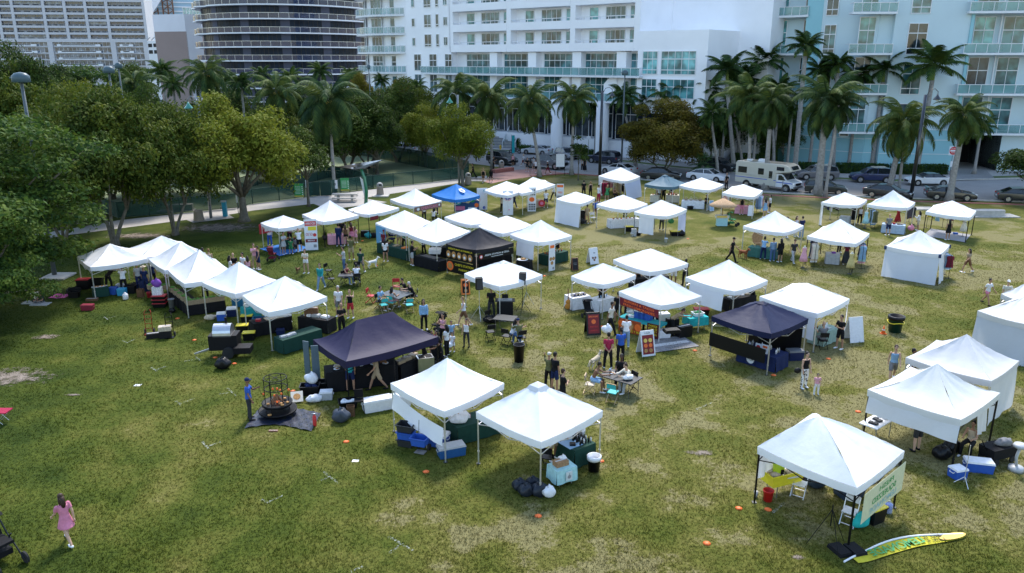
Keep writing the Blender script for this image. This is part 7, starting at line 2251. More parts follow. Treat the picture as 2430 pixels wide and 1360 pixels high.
def spread(tb,key,n,cols,label,cat,rows=2,sc=1,group=None,xr=(-.85,.85),yr=(-.5,.5),z=0,jit=.04):
 """lay n goods of one kind on a table in rows"""
 per=math.ceil(n/rows)
 for i in range(n):
  x=xr[0]+(xr[1]-xr[0])*((i%per)+.5)/per;y=yr[0]+(yr[1]-yr[0])*((i//per)+.5)/rows
  p=on(tb,x,y,z);p.x+=R.uniform(-jit,jit);p.y+=R.uniform(-jit,jit)
  place(key,p,label,cat,cols[i%len(cols)],tb['ang']+R.uniform(-.3,.3),sc*R.uniform(.9,1.1),group or(label[:50]))
def tq(z,x1,y1,x2,y2,d,label,**k):return table(q(z,x1,y1),q(z,x2,y2),d,label,**k)
t=tq(10,690,985,1340,900,.9,'long black draped food counter under the long dark tent',cloth='k',clabel='black cloth draped over the long counter of the dark tent',h=.95)
spread(t,'plate',9,[None],'plate of grilled food on the black counter','plate',2);spread(t,'tray',4,['ta','br'],'wooden board of bread and meat on the black counter','tray',1,yr=(-.1,.6))
t2=tq(10,1370,880,1570,780,.7,'black draped carving counter at the right end of the long dark tent',cloth='k',clabel='black cloth of the carving counter')
spread(t2,'tray',3,['ta'],'cutting board on the carving counter','tray',1,1.6);spread(t2,'takeout',4,['lg'],'food container on the carving counter','container',1,yr=(.1,.7))
t=thing('sink_cart','small steel warming cart at the right end of the dark tent counter','cart',g(10,1590,800),rad(20))
part('body',MB().box((0,0,.5),(.75,.55,.7)),MT['steel'],t);part('basins',MB().box((-.17,0,.86),(.28,.4,.02)).box((.17,0,.86),(.28,.4,.02)),MT['black'],t);[part('leg',MB().box((x,y,.08),(.04,.04,.16)),MT['steel'],t)for x in(-.33,.33)for y in(-.22,.22)]
tub(g(10,1270,800),.2,(.8,.45,.3),'y','yellow rimmed tub below the carving counter',fill='r')
for(x1,x2,y,lb)in((480,550,860,'left'),(560,632,905,'right')):
 b=g(10,(x1+x2)/2,y+20);o=put('tall_board',MB().box((0,0,.98),(.02+(x2-x1)/3.885/62,.04,1.96)).mesh('tall_board',MT['plastic']),None,(.09,.13,.16),b,rad(-25 if lb=='left' else 12));tag(o,'tall grey folded panel standing at the left end of the dark tent, %s one'%lb,'panel')
cooler(g(10,1150,1130),rad(24),(1.15,.5,.5),'w','big white wheeled ice chest right of the grey rubbish bag')
cooler(g(10,1360,1090),rad(18),(.8,.45,.45),'w','white ice chest behind the swept-peak tent corner')
cooler(g(10,680,1035),rad(8),(.5,.35,.38),'lg','small grey cooler by the white plastic sacks')
place('bag',g(10,815,1240),'big grey-black rubbish bag in front of the dark tent','rubbish bag',(.05,.06,.08),sc=1.35)
place('sack',g(10,575,1060),'white plastic sack beside the small grey cooler','sack','w',.4,1.1);place('carrier',g(10,545,890,.45),'white bag lying on the black boxes by the grey panels','bag','w',sc=1.6)
tub(g(10,530,990),.1,(.8,.5,.42),'k','black storage box left of the dark tent counter',fill='n');tub(g(10,650,950),.1,(.6,.5,.4),'k','second black storage box against the dark tent counter')
tub(g(10,880,1110),.3,(.75,.55,.3),'k','black tub with white plates at the middle leg of the dark tent',fill='w')
crate(g(10,905,1190),.2,'small wooden crate between the rubbish bag and the bar stool','br',fill=None,size=(.3,.25,.45))
t=thing('bar_stool','black stool with backrest at the front leg of the dark tent','stool',g(10,985,1160),.2)
part('seat',MB().box((0,0,.55),(.38,.36,.05)),MT['black'],t);part('backrest',MB().box((.0,.18,.78),(.36,.04,.35)),MT['black'],t);[part('leg',MB().tube((x*.2,y*.2,0),(x*.16,y*.16,.54),.014),MT['black'],t)for x in(-1,1)for y in(-1,1)]
t=thing('fire_pit','round black iron grilling cage with hanging peppers over glowing wood','fire pit',g(10,235,1180),0,None,.88)
m=MB()
for z in(1.85,1.35):
 for k in range(16):
  a,b=2*PI*k/16,2*PI*(k+1)/16;m.bar((math.cos(a)*.52,math.sin(a)*.52,z),(math.cos(b)*.52,math.sin(b)*.52,z),.03)
for k in range(6):
 a=2*PI*k/6+.3;m.bar((math.cos(a)*.52,math.sin(a)*.52,0),(math.cos(a)*.52,math.sin(a)*.52,1.85),.028);m.bar((math.cos(a)*.52,math.sin(a)*.52,1.85),(0,0,1.85),.02)
part('cage',m,MT['black'],t)
part('pan',MB().lathe([(.1,.5),(.66,.52),(.7,.66),(.64,.64),(.1,.56)],24,0),MT['black'],t,None,True)
part('lower_pan',MB().lathe([(.1,.2),(.86,.22),(.88,.3),(.82,.28),(.1,.25)],24,0),MT['black'],t,None,True)
m=MB();rr=random.Random(3)
for k in range(12):a=rr.random()*6.28;m.path([(math.cos(a)*.3,math.sin(a)*.3,.62),(0,0,.95+rr.random()*.1)],.035,6)
part('firewood',m,MT['brown'],t)
simple('ember',(.8,.2,.02),.6,emis=((1,.15,.02),.6));part('embers',MB().ell((0,0,.66),(.1,.1,.04),0,10,6),MT['ember'],t)
m=MB()
for k in range(7):a=k*.9;r_=(.58,.2)[k%2];m.ell((math.cos(a)*r_,math.sin(a)*r_,1.25-.1*(k%3)),(.05,.05,.065),0,8,6)
part('hanging_peppers',m,MT['orange'],t,None,True)
m=MB();
for k in range(10):a=rr.random()*6.28;r_=rr.uniform(.3,.8);m.ell((math.cos(a)*r_,math.sin(a)*r_,.33+.35*(r_<.6)),(.09,.07,.05),0,8,5)
part('grilled_food',m,MT['food'],t,None,True)
m=MB();m.grid(lambda u,v:Vector(((u-.5)*2.7,(v-.5)*1.6+.3*math.sin(u*4),.015+.05*abs(math.sin(u*19+v*7)*math.cos(v*13)))),26,14);o=part('tarp',m,MT['plastic'],None,(.015,.02,.04),True);o.location=g(10,290,1230);tag(o,'crumpled dark blue tarpaulin under the fire pit','tarpaulin')
board(g(10,410,1085),rad(15),.5,.5,'tilted tray with meat leaning on the right of the fire pit','cr',[('c','food',0,.25,.15)],tilt=rad(50),z0=.1,name='tray_stand',cat='tray')
m=MB();m.lathe([(.07,0),(.075,.05),(.075,.4),(.03,.47),(.03,.52)],12,0);m.box((0,-.01,.53),(.18,.04,.04),1);o=part('fire_extinguisher',m,[MT['red'],MT['steel']],None,None,True);o.location=g(10,572,1285);tag(o,'red fire extinguisher standing in the grass right of the fire pit','fire extinguisher')
place('carton',g(10,190,1335),'flat brick coloured block at the near edge of the tarpaulin','block',(.25,.12,.07),0,(.9,.35,.25))
t=tq(10,20,470,360,400,.75,'black draped table with a parchment coloured top under the white tent',cloth='k',clabel='black cloth of the parchment topped table');place('carton',on(t,.25,0),'flat parchment board on the black draped table','board','be',t['ang'],(2.6,1.6,.12));spread(t,'takeout',6,['w'],'stacked white foam box at the end of the parchment table','box',2,1.4,xr=(.6,1));place('carton',on(t,-.65,-.2),'clear tub with red fruit on the parchment table','tub','r',0,.6)
t=tq(10,425,400,695,440,.75,'black draped table with white sheets at the right post of the last left tent',cloth='k',clabel='black cloth of the table with white sheets');place('carton',on(t,-.4,.2),'tall brown paper bags standing behind the white sheets','paper bag','br',.1,(1.8,1,2.2));spread(t,'tray',3,['w','lg'],'white sheet or tray on the table behind the green one','tray',1,1.5)
t=tq(10,290,630,640,520,.8,'dark green draped serving table standing alone on the grass',cloth='dgr',clabel='dark green cloth of the lone serving table');spread(t,'tray',3,['lg'],'steel chafing tray on the dark green table','tray',1,1.2,xr=(-.9,-.1))
cooler(g(10,258,440),.2,(.4,.3,.3),'n','small navy cool bag below the parchment table',lid='n')
t=tq(9,2280,330,2409,300,.7,'teal draped prep table at the left of the parchment tent',cloth='t',clabel='teal cloth of the prep table');spread(t,'carrier',2,['w'],'clear bag on the teal prep table','bag',1)
for(x,y,s,c,lb)in((2045,310,(.45,.35,.45),'b','small blue and white cooler right of the crate display'),(2140,270,(.5,.4,.5),'n','navy cooler with white lid behind the smoker'),(2195,180,(.6,.45,.6),(.02,.15,.3),'large blue barrel cooler behind the smoker')):cooler(g(9,x,y),rad(15),s,c,lb)
for(x,y,lb)in((2300,490,'yellow topped black tote nearest the smoker'),(2240,420,'second yellow topped black tote behind the first'),(2280,330,'yellow lidded tub stacked by the tent post')):tub(g(9,x,y),rad(10),(.6,.42,.38),'k',lb,lid='y')
place('sack',g(9,1940,305),'pale burlap sack on the grass by the tent post','sack','be',.2)
t=tq(9,1735,275,2080,225,.8,'black draped stand under the front row of wooden crates',cloth='k',clabel='black cloth below the front crate row',h=.62);CG='wooden crates of the produce display'
for i in range(5):crate(on(t,-.8+.4*i,-.55),t['ang'],'slatted crate of greens in the front row of the produce stand',group=CG)
t=tq(9,1560,130,1735,270,.8,'black draped stand under the side row of crates',cloth='k',clabel='black cloth below the side crate row',h=.62)
for i in range(5):crate(on(t,-.8+.4*i,-.55),t['ang'],'slatted crate of greens in the side row of the produce stand',group=CG)
for i,(x,y)in enumerate(((1440,60),(1480,30),(1530,20),(1400,20))):crate(g(9,x,y,.55),.7,'slatted crate of greens in the far row of the produce stand',group=CG)
for i in range(3):tub(g(9,1480,185)+Vector((0,0,.22*i)),.1,(.75,.5,.22),'k',['lowest','middle','topmost'][i]+' black tub with red rim in the stack left of the crates',lid='r')
for i in range(2):place('carton',g(9,1470,180)+Vector((0,0,.66+.26*i)),'white printed carton on the red rimmed tubs, '+('lower' if i==0 else 'upper')+' one','carton','w',.1,(1.3,1.1,1.3))
place('carrier',g(9,1470,180)+Vector((0,0,1.18)),'purple bag on top of the white cartons','bag','pu',sc=1.6)
bin_(g(9,1590,225),'slim grey plastic bin leaning by the crate stand','g',.17,.7);place('bag',g(9,1590,240),'small black rubbish bag at the foot of the slim grey bin','rubbish bag','k',sc=.7)
bin_(g(9,1380,100),'red plastic bucket left of the black tubs','r',.16,.3,name='bucket')
cooler(g(9,812,215),.05,(.62,.35,.33),(.2,.02,.04),'dark red hard cooler alone on the grass below the leftmost tent',lid=(.22,.02,.04))
tub(g(9,780,20),.1,(.75,.5,.6),'k','black tub with red lid at the left post of the leftmost tent',lid='r')
t=tq(9,870,110,1010,90,.6,'dark green draped table with steel bowls in the leftmost tent',cloth='dgr',clabel='dark green cloth of the bowl table',h=.6);spread(t,'plate',4,[None],'steel bowl on the dark green table of the leftmost tent','bowl',1,1.3)
tub(g(9,930,60),0,(.6,.45,.4),'dgr','dark green tub behind the bowl table',fill='lg')
for(x,y,c,lb)in((1050,70,'b','bright blue plastic cooler under the leftmost tent'),(1130,80,(.04,.3,.5),'turquoise blue cooler right of the bright blue one')):cooler(g(9,x,y),0,(.45,.35,.45),c,lb,lid=c)
m=MB();m.lathe([(.13,0),(.16,.05),(.16,.3),(.12,.36),(.06,.38),(.06,.44)],16);o=part('propane_tank',m,MT['plastic'],None,CC['w'],True);o.location=g(9,1160,120);tag(o,'white propane tank in front of the turquoise cooler','propane tank')
crate(g(9,1302,95),0,'upright slatted wooden box beside the propane tank','br',(.35,.3,.5),None)
place('sack',g(9,680,60),'black duffel bag on the grass at the left end of the first tent','bag','k',.2,1.3);place('sack',g(9,760,20),'second black duffel bag behind the first','bag','k',.7,1.2);place('carton',g(9,850,130),'low brown open carton at the front leg of the leftmost tent','carton','br',.2,(1.6,1.1,.7))
place('bag',g(9,1240,20),'black camp bag behind the white tank','bag','k')
m=MB();m.grid(lambda u,v:Vector(((u-.5)*1.0,(v-.5)*.9,.02+.02*math.sin(u*9))),8,6);o=part('cloth',m,MT['fabric'],None,(.6,.12,.35),True);o.location=g(9,555,90);tag(o,'pink cloth spread on the grass in the shade','cloth')
for x,y,lb in((300,150,'left'),(375,165,'right')):o=put('mat',MB().box((0,0,.03),(1.0,.6,.05)).mesh('mat',MT['fabric']),None,CC['lg'],g(9,x,y));tag(o,'grey mat under the shaded seated pair, %s one'%lb,'mat')
t=thing('smoker_trailer','black towed smoker barbecue with a half-round bright steel lid','barbecue trailer',g(9,2080,640),rad(5))
part('firebox',MB().box((0,.15,.75),(1.35,.8,.75)),MT['black'],t)
m=MB();m.prof([(math.cos(PI*k/12)*.42,1.13+math.sin(PI*k/12)*.5)for k in range(13)],-.42,.42);m.xf(Matrix.Rotation(PI/2,4,'Z'));m.v=[(x*1.0-.02,y+.15,z)for x,y,z in m.v];part('lid',m,MT['steel'],t)
part('lid_side',MB().box((0,.15,1.1),(.86,.9,.06)),MT['darkgrey'],t);part('chimney',MB().tube((.1,.3,1.55),(.1,.3,1.9),.06),MT['black'],t)
part('drawbar',MB().bar((-.6,-.1,.45),(-1.35,-.35,.28),.08),MT['steel'],t)
part('rear_shelf',MB().box((.95,-.25,.45),(.8,.7,.3)),MT['black'],t)
for y in(-.35,.6):part('wheel',MB().tube((.25,y-.07,.28),(.25,y+.07,.28),.28,n=18),MT['rubber'],t)
place('bag',g(9,2060,755),'black rubbish bag leaning on the smoker trailer','rubbish bag','k',sc=1.35)
def handtruck(loc,rz,col,label):
 t=thing('hand_truck',label,'hand truck',loc,rz);m=MB()
 for s in(-.17,.17):m.path([(s,.1,.12),(s,.22,1.15),(s*.6,.35,1.25)],.018)
 for k in range(4):m.bar((-.17,.12+.03*k,.3+.25*k),(.17,.12+.03*k,.3+.25*k),.025)
 part('frame',m,MT['metal'],t,cl(col));part('toe_plate',MB().box((0,-.08,.03),(.4,.3,.015)),MT['metal'],t,cl(col))
 for s in(-.22,.22):part('wheel',MB().tube((s-.03,.2,.13),(s+.03,.2,.13),.13,n=14),MT['rubber'],t)
handtruck(g(9,1375,440),.2,(.3,.04,.02),'dark red hand truck standing left of the stacked boxes');place('carton',g(9,1430,470),'black box with a white printed label lying between the hand trucks','box','k',.35,(2.0,1.2,1.3));handtruck(g(9,1570,470),.3,'k','black hand truck behind the beige carton');place('carton',g(9,1530,470),'lower black box on the black hand truck','box','k',.3,(1.4,1.3,2));place('carton',g(9,1530,470)+Vector((0,0,.4)),'beige carton on top of the boxes of the black hand truck','carton','be',.3,(1.5,1.3,1.2))
board(g(6,545,985),rad(12),.95,2.35,'tall white poster board with red and yellow print beside the small white tent','w',[('r','red',-.42,1.85,.42,2.2),('t','white','ARROCES',0,2.02,.22,.7),('r','yellow',-.2,1.5,.42,1.8),('t','red','OS SO',-.12,1.2,.3,.5),('c','red',.28,1.15,.13),('r','darkred',-.42,.6,.42,.85),('t','white','MENU',0,.72,.16,.5),('r','grey',.15,.2,.38,.42)],tilt=rad(8),name='poster_board')
m=MB();c0,c1=TT['t6']['cs'][3],TT['t6']['cs'][0];o=board(TT['t6']['ctr']*1+Vector((c1.x*.98,c1.y*.98,-TT['t6']['ctr'].z))+(c0-c1)*.45,yaw(c1,c0),2.7,.75,'red banner hanging at the back of the small white tent','r',[('r','white',-.9,.12,.2,.42)],z0=1.2,name='banner',cat='banner')
m=MB();m.poly([tuple(c*1.15+Vector((0,0,.02)))for c in TT['t6']['cs']]);o=part('ground_sheet',m,MT['plastic'],None,(.02,.15,.45));o.location=(TT['t6']['ctr'].x,TT['t6']['ctr'].y,0.02);tag(o,'bright blue ground sheet under the small white tent','ground sheet')
t=tq(6,250,985,410,975,.7,'dark draped counter of the red banner tent',cloth='dgr',clabel='dark cloth of the red banner counter');spread(t,'jar',5,['r','y'],'sauce jar on the red banner counter','jar',1)
def stroller(loc,rz,col,label,s=1):
 t=thing('stroller',label,'stroller',loc,rz,None,s)
 m=MB()
 for x in(-.24,.24):m.path([(x,-.4,.12),(x,.1,.55),(x,.45,1.02)],.016);m.path([(x,.35,.15),(x,-.05,.6)],.016)
 m.bar((-.24,.45,1.02),(.24,.45,1.02),.03);part('frame',m,MT['metal'],t,CC['dg'])
 m=MB();m.box((0,.02,.5),(.4,.45,.06));m.add([(-.2,.2,.5),(.2,.2,.5),(.2,.36,.95),(-.2,.36,.95),(-.2,.25,.5),(.2,.25,.5),(.2,.41,.95),(-.2,.41,.95)],[(0,1,2,3),(7,6,5,4),(0,3,7,4),(1,5,6,2)]);m.box((0,.1,.25),(.4,.4,.12));part('seat',m,MT['fabric'],t,cl(col))
 m=MB();m.grid(lambda u,v:Vector(((u-.5)*.44,.15+.3*math.cos(v*1.9),.72+.36*math.sin(v*1.9+.2))),6,8);part('hood',m,MT['fabric'],t,cl(col),True)
 for x in(-.27,.27):
  for y in(-.38,.36):part('wheel',MB().tube((x-.02,y,.13),(x+.02,y,.13),.13,n=14),MT['rubber'],t)
stroller(g(6,190,1080),rad(170),'dr','red and black stroller at the edge of the blue ground sheet');stroller(g(10,1705,440),rad(-40),'k','large black stroller right of the woman in denim blue',1.1);stroller(g(6,1290,905),rad(160),'n','dark blue stroller behind the bread table');stroller(g(11,770,300),rad(20),'k','black stroller parked at the white guitar stall table');stroller(g(13,25,1275),rad(60),'k','black stroller entering at the lower left edge',1.4)
stroller(g(10,1720,760),rad(30),'k','black stroller pressed against the right end of the dark tent',1.1);stroller(g(7,2090,760),rad(60),'gr','dark green and black wagon stroller beside the straw roofed cart',1.1)
t=tq(6,700,940,860,930,.8,'pale pink draped table of the pink banner stall',cloth='pk',clabel='pale pink cloth of the pink banner stall');spread(t,'jar',6,['w','be'],'small jar on the pale pink table','jar')
t=thing('potted_plant','spiky dark potted plant at the black front leg of the pink banner tent','plant',g(6,665,890));part('pot',MB().lathe([(.16,0),(.22,.35),(.2,.35)],14),MT['darkgrey'],t,None,True)
m=MB();rr=random.Random(8)
for k in range(60):a=rr.random()*6.28;e=rr.uniform(.3,1.4);d=Vector((math.cos(a)*math.cos(e),math.sin(a)*math.cos(e),math.sin(e)));w_=d.cross(Vector((0,0,1))).normalized()*.02;p=Vector((0,0,.3));m.add([p-w_,p+w_,p+d*.75],[(0,1,2)])
part('leaves',m,MT['leaf_dark'],t,(1,1,1))
m=MB();rr=random.Random(9)
t=thing('flower_wall','brownish flower bunch standing behind the pink banner stall visitors','flowers',g(6,880,880));part('stem',MB().tube((0,0,0),(0,0,1.3),.03),MT['trunk'],t)
for k in range(90):d=Vector((rr.gauss(0,.3),rr.gauss(0,.2),rr.gauss(0,.25)));m.ell(Vector((0,0,1.7))+d,(.06,.06,.05),0,6,4)
part('blossoms',m,MT['leaf_brown'],t,(1.5,1.2,1))
place('carton',g(6,1040,860),'dark box behind the small red cornered tent','box','k',0,(1.8,1.4,2.4));place('carrier',g(6,1065,875),'turquoise bag leaning on the dark box','bag','t',sc=1.6);place('sack',g(6,1110,870),'black bag right of the turquoise one','bag','k',.3,1.4)
d=TT['t8'];o=board(Vector((d['ctr'].x,d['ctr'].y,0))+d['cs'][1].lerp(d['cs'][2],.18),yaw(d['cs'][1],d['cs'][2]),.9,.3,'dark red patterned cloth hanging at the corner of the black-legged tent','dr',z0=1.5,name='banner',cat='banner')
def hang(key,k,f0,f1,z0,h,label,col,items=(),outw=.05,name='banner',thick=.012):
 """banner hung along edge k of a tent, outside"""
 d=TT[key];a,b=d['cs'][k],d['cs'][(k+1)%4];c=Vector((d['ctr'].x,d['ctr'].y,0));nn=((a+b)/2).normalized()
 p,e=a.lerp(b,f0),a.lerp(b,f1)
 return board(c+(p+e)/2+nn*outw,yaw(a,b),(e-p).length,h,label,col,items,z0=z0,thick=thick,name=name,cat='banner')
hang('t9',1,.02,.98,1.5,.42,'brown banner lettered CHEATCAKE along the front of the white tent',(.2,.12,.1),[('t','pink','CHEATCAKE',.15,.21,.34,2.0),('c','white',-1.2,.2,.16,.12),('c','white',1.35,.24,.1)])
board(TT['t10']['ctr']*1+Vector((0,0,-2.05))+TT['t10']['cs'][3].lerp(TT['t10']['cs'][2],.5)*.9,0,2.4,1.5,'colourful blue printed backdrop inside the blue tent',(.02,.08,.2),[('c','teal',-.8,.9,.28),('c','red',-.3,1.2,.1),('c','yellow',.1,1.0,.22),('c','green',.5,1.1,.25),('c','white',-.8,.9,.12),('c','orange',.9,.6,.2),('r','pink',-1.1,.1,-.2,.5),('r','white',.1,.1,.9,.4)],z0=.3,name='backdrop')
m=MB();d=TT['t10'];cc=d['cs'][1].lerp(d['cs'][2],.5)*.55
e=[('c','white',0,0,.28),('r','white',-.2,.1,.2,.32),('c','blue',0,-.02,.16)]
t=thing('roof_emblem','white shield emblem printed on the right slope of the blue tent roof','emblem',Vector((d['ctr'].x,d['ctr'].y,0))+cc+Vector((0,0,2.05+.50)))
mats=[];a=MB();art(a,e,Matrix.Rotation(yaw(d['cs'][1],d['cs'][2]),4,'Z')@Matrix.Rotation(rad(28),4,'X'),mats);part('printing',a,[MT[x]for x in mats],t)
table(q(6,1870,650),q(6,1990,655),.6,'small white draped table under the blue tent',cloth='w',clabel='white cloth of the small table under the blue tent')
board(g(6,2115,612),rad(6),1.0,2.1,'pale pull-up banner with faint print between the blue tent and the white one','w',[('r','orange',-.42,.8,-.2,1.4),('r','pink',-.4,.3,-.25,.7),('c','teal',.25,1.85,.12),('c','blue',.2,.2,.15)],name='pull_up_banner',cat='banner')
board(g(6,2352,662),rad(5),.95,2.3,'white pull-up banner with a blue and pink round logo','w',[('c','pink',0,1.7,.36),('c','blue',0,1.7,.29),('c','aquaglass',0,1.72,.14),('c','pink',.1,.5,.06)],name='pull_up_banner',cat='banner')
board(g(7,240,628),rad(8),.8,2.3,'white pull-up banner with rows of small black figures','w',[('r','black',-.3+.17*i,1.55+.22*j,-.2+.17*i,1.68+.22*j)for i in range(4)for j in range(3)]+[('c','orange',0,1.15,.26,.22)]+[('r','darkgrey',-.3+.17*i,.15+.22*j,-.18+.17*i,.3+.22*j)for i in range(4)for j in range(3)],name='pull_up_banner',cat='banner')
board(g(7,500,528),rad(-6),.75,1.7,'white notice board with orange print right of the striding person','w',[('r','orange',-.32,1.35,.32,1.6),('r','orange',-.25,.85,.25,.9),('r','orange',-.2,.75,.2,.8),('r','grey',-.3,.1,.3,.5)],tilt=rad(5),name='poster_board')
t=tq(7,265,600,345,590,.7,'small pale draped table with a red wheel at its side',cloth='be',clabel='pale cloth of the red wheel stall');o=put('prize_wheel',MB().tube((0,-.03,.5),(0,.03,.5),.33,n=24,m=0).tube((0,-.04,.5),(0,.04,.5),.16,n=20,m=1).mesh('prize_wheel',[MT['red'],MT['pink']]),None,None,g(7,332,600));tag(o,'red round wheel sign at the pale draped table','wheel sign')
place('cone',g(6,1140,1130),'orange cone at the left leg of the light blue banner tent','traffic cone',sc=.6)
hang('t13',0,.02,.35,.5,1.4,'light blue upright banner at the left post of the bread tent',(.15,.4,.65),[('r','white',-.2,.9,.2,.95),('r','white',-.2,.2,.2,.3)])
t=tq(6,1150,1010,1420,1085,.8,'dark green draped bread table',cloth='dgr',clabel='dark green cloth of the bread table');spread(t,'tray',6,['br','ta','o'],'loaf basket on the dark green bread table','basket',2,1.1)
t=tq(6,1490,1130,1715,1190,.8,'black draped grill table below the two cooks',cloth='k',clabel='black cloth of the grill table');place('tray',on(t,0,0),'long dark griddle plate on the grill table','griddle','dg',t['ang'],(6,3,.8))
table(q(6,1640,1040),q(6,1800,1060),.7,'black table with stacked foam boxes behind the grill',top='k',cloth='k',clabel='black cloth behind the grill');place('takeout',g(6,1680,1010,.76),'white foam boxes piled behind the grill','box','w',0,4)
hang('t18',0,.03,.97,1.05,.85,'black banner with yellow lettering and food pictures on the left of the black tent','k',[('t','yellow','DESAYUNO & PARRILLA',0,.74,.16,2.2)]+[('c','food',-1.1+.5*i,.35,.2,.24)for i in range(5)]+[('c','white',-1.1+.5*i,.3,.1,.1)for i in range(5)])
hang('t18',0,.05,.97,.15,.85,'lower black banner with big yellow letters and an orange dish','k',[('t','yellow',"CHEF'S STATION",.3,.6,.22,1.7),('t','yellow','PARRILLA',.4,.3,.2,1.2),('c','orange',-1.0,.45,.32),('c','food',-1.0,.45,.2),('c','orange',.9,.14,.1)])
hang('t18',1,.02,.98,1.3,.45,'black banner lettered AREPA STATION & GRILL on the right of the black tent','k',[('t','white','AREPA STATION & GRILL',.1,.26,.17,2.1),('c','red',-1.25,.22,.14),('c','white',-1.25,.22,.09),('r','white',-.4,.1,.6,.13)])
t=tq(6,2080,1150,2380,1100,.7,'black counter with steel pans inside the black food tent',cloth='k',clabel='black cloth of the food tent counter');spread(t,'tray',5,['lg','o','w'],'pan of food on the counter of the black tent','tray',1)
hang('t17',1,.18,.36,0,1.9,'white upright banner with round food pictures at the front of the green table','w',[('r','orange',-.2,1.6,.2,1.8)]+[('c','food',(-.12,.14,.0)[i],(.85,.85,.55)[i],.13)for i in range(3)]+[('r','grey',.05,.1,.2,.25)],outw=.5,name='pull_up_banner')
t=tq(7,390,1135,572,1085,.9,'dark green draped table with jars and baskets',cloth='dgr',clabel='dark green cloth of the jar table');spread(t,'jar',10,['r','o','br','k'],'preserve jar on the dark green table','jar',2)
place('basket',on(t,0,.5),'wicker basket among the jars','basket','br')
cooler(g(7,20,1080),0,(.5,.4,.5),'w','white cooler at the left leg of the jar table tent');t=tq(7,100,1180,220,1190,.6,'small black table with a round white tray',cloth='k',clabel='black cloth of the small tray table');place('plate',on(t,-.3,0),'big round white tray on the small black table','tray',None,0,3)
aframe(g(7,800,1105),rad(25),.65,1.15,'white sandwich board with sketches alone on the lawn',[('c','grey',.05,.8,.1,.04),('c','brown',-.1,.45,.08),('c','brown',.1,.45,.08),('c','brown',.0,.3,.08)])
aframe(g(7,635,1165),rad(10),.42,.85,'small brown framed chalkboard stand right of the jar table tent',[('r','grey',-.12,.5,.12,.52),('r','grey',-.1,.4,.1,.42)],'k',(.2,.07,.03))
def speaker(loc,rz,label,h=1.75,tri='dg'):
 t=thing('speaker_stand','stand of the '+label,'speaker stand',loc,rz);part('pole',MB().tube((0,0,.3),(0,0,h),.018),MT['metal'],t,cl(tri))
 for k in range(3):a=2*PI*k/3+.5;part('leg',MB().tube((0,0,.75),(math.cos(a)*.5,math.sin(a)*.5,.02),.014),MT['metal'],t,cl(tri))
 t=thing('loudspeaker',label,'loudspeaker',loc+Vector((0,0,h)),rz);part('cabinet',MB().box((0,0,.33),(.38,.36,.66),0,0,.96),MT['black'],t);part('grille',MB().box((0,-.185,.33),(.32,.01,.58)),MT['darkgrey'],t)
speaker(g(10,2090,300),.2,'black loudspeaker at the left post of the DJ tent',1.75,'w');speaker(g(11,155,245),-.2,'black loudspeaker on tripod right of the DJ desk')
t=thing('dj_desk','black facade DJ desk with mixer and laptop','desk',g(10,2325,300));part('facade',MB().box((0,0,.5),(.9,.08,1.0)),MT['black'],t);part('tabletop',MB().box((0,.3,1.02),(1.1,.6,.04)),MT['darkgrey'],t);part('mixer',MB().box((0,.2,1.08),(.8,.35,.07)),MT['grey'],t);part('laptop',MB().box((0,.42,1.2),(.36,.03,.26)),MT['black'],t)
m=MB();
for k in range(3):a=2*PI*k/3;m.tube((0,0,.8),(math.cos(a)*.45,math.sin(a)*.45,.02),.014)
m.tube((0,0,.3),(0,0,1.3),.015);o=part('tripod',m,MT['metal'],None,CC['lg']);o.location=g(11,190,170);tag(o,'empty light tripod behind the right loudspeaker','tripod')
place('sack',g(10,2200,330),'dark equipment bags at the foot of the DJ','bag','k',.1,1.4);place('sack',g(10,2320,320),'white bag by the DJ desk','bag','w',.1,.9)
aframe(g(6,1960,1385),rad(10),.5,.95,'orange framed menu stand left of the DJ tent',[('r','black',-.2,.1,.2,.85),('c','orange',0,.6,.13),('c','food',0,.25,.1)],'o','o')
def etable(pa,pb,d,label,top='dg'):return table(pa,pb,d,label,top=top,h=.73,legs='g')
EC='folding chairs on the lawn'
etable(q(10,1350,225),q(10,1480,170),1.6,'grey folding eating table in the middle of the lawn, ringed by chairs',(.045,.06,.07));TG=[(10,1090,150,80,'ch_r','red folding chair left of the grey eating table'),(10,1325,60,10,'ch_r','red folding chair behind the grey eating table'),(10,1210,235,-150,'ch_t','teal seated folding chair left near the grey eating table'),(10,1445,235,-160,'ch_t','teal seated folding chair right near the grey eating table'),(10,1175,205,60,'ch_k','dark folding chair under the man in light blue shirt'),(10,1285,210,150,'ch_t','folding chair under the woman in pale grey'),(10,1420,118,-60,'ch_k','dark folding chair under the far man in black'),(10,1490,155,-80,'ch_k','dark folding chair under the grey haired man')]
etable(q(6,790,1330),q(6,990,1325),.8,'dark folding table of the seated pair below the black chairs','dg')
TG+=[(6,725,1310,110,'ch_k','black folding chair on its own left of the seated pair'),(6,700,1230,70,'ch_k','black folding chair behind the one on its own'),(6,960,1215,0,'ch_k','black folding chair behind the dark table of the seated pair'),(6,860,1300,60,'ch_k','black chair under the woman in dark red'),(6,965,1315,190,'ch_k','black chair under the seated person in white')]
etable(q(10,2210,420),q(10,2400,440),.9,'dark folding table right below the DJ','dg')
TG+=[(10,2190,490,200,'ch_k','black folding chair left of the table below the DJ'),(10,2190,370,40,'ch_k','black folding chair behind the table below the DJ'),(10,2340,530,150,'ch_k','black chair under the seated woman in white and jeans'),(11,145,545,200,'ch_k','black chair under the man in olive shirt')]
et=etable(q(11,850,960),q(11,1150,1050),1.0,'black folding table of the three seated men near the middle')
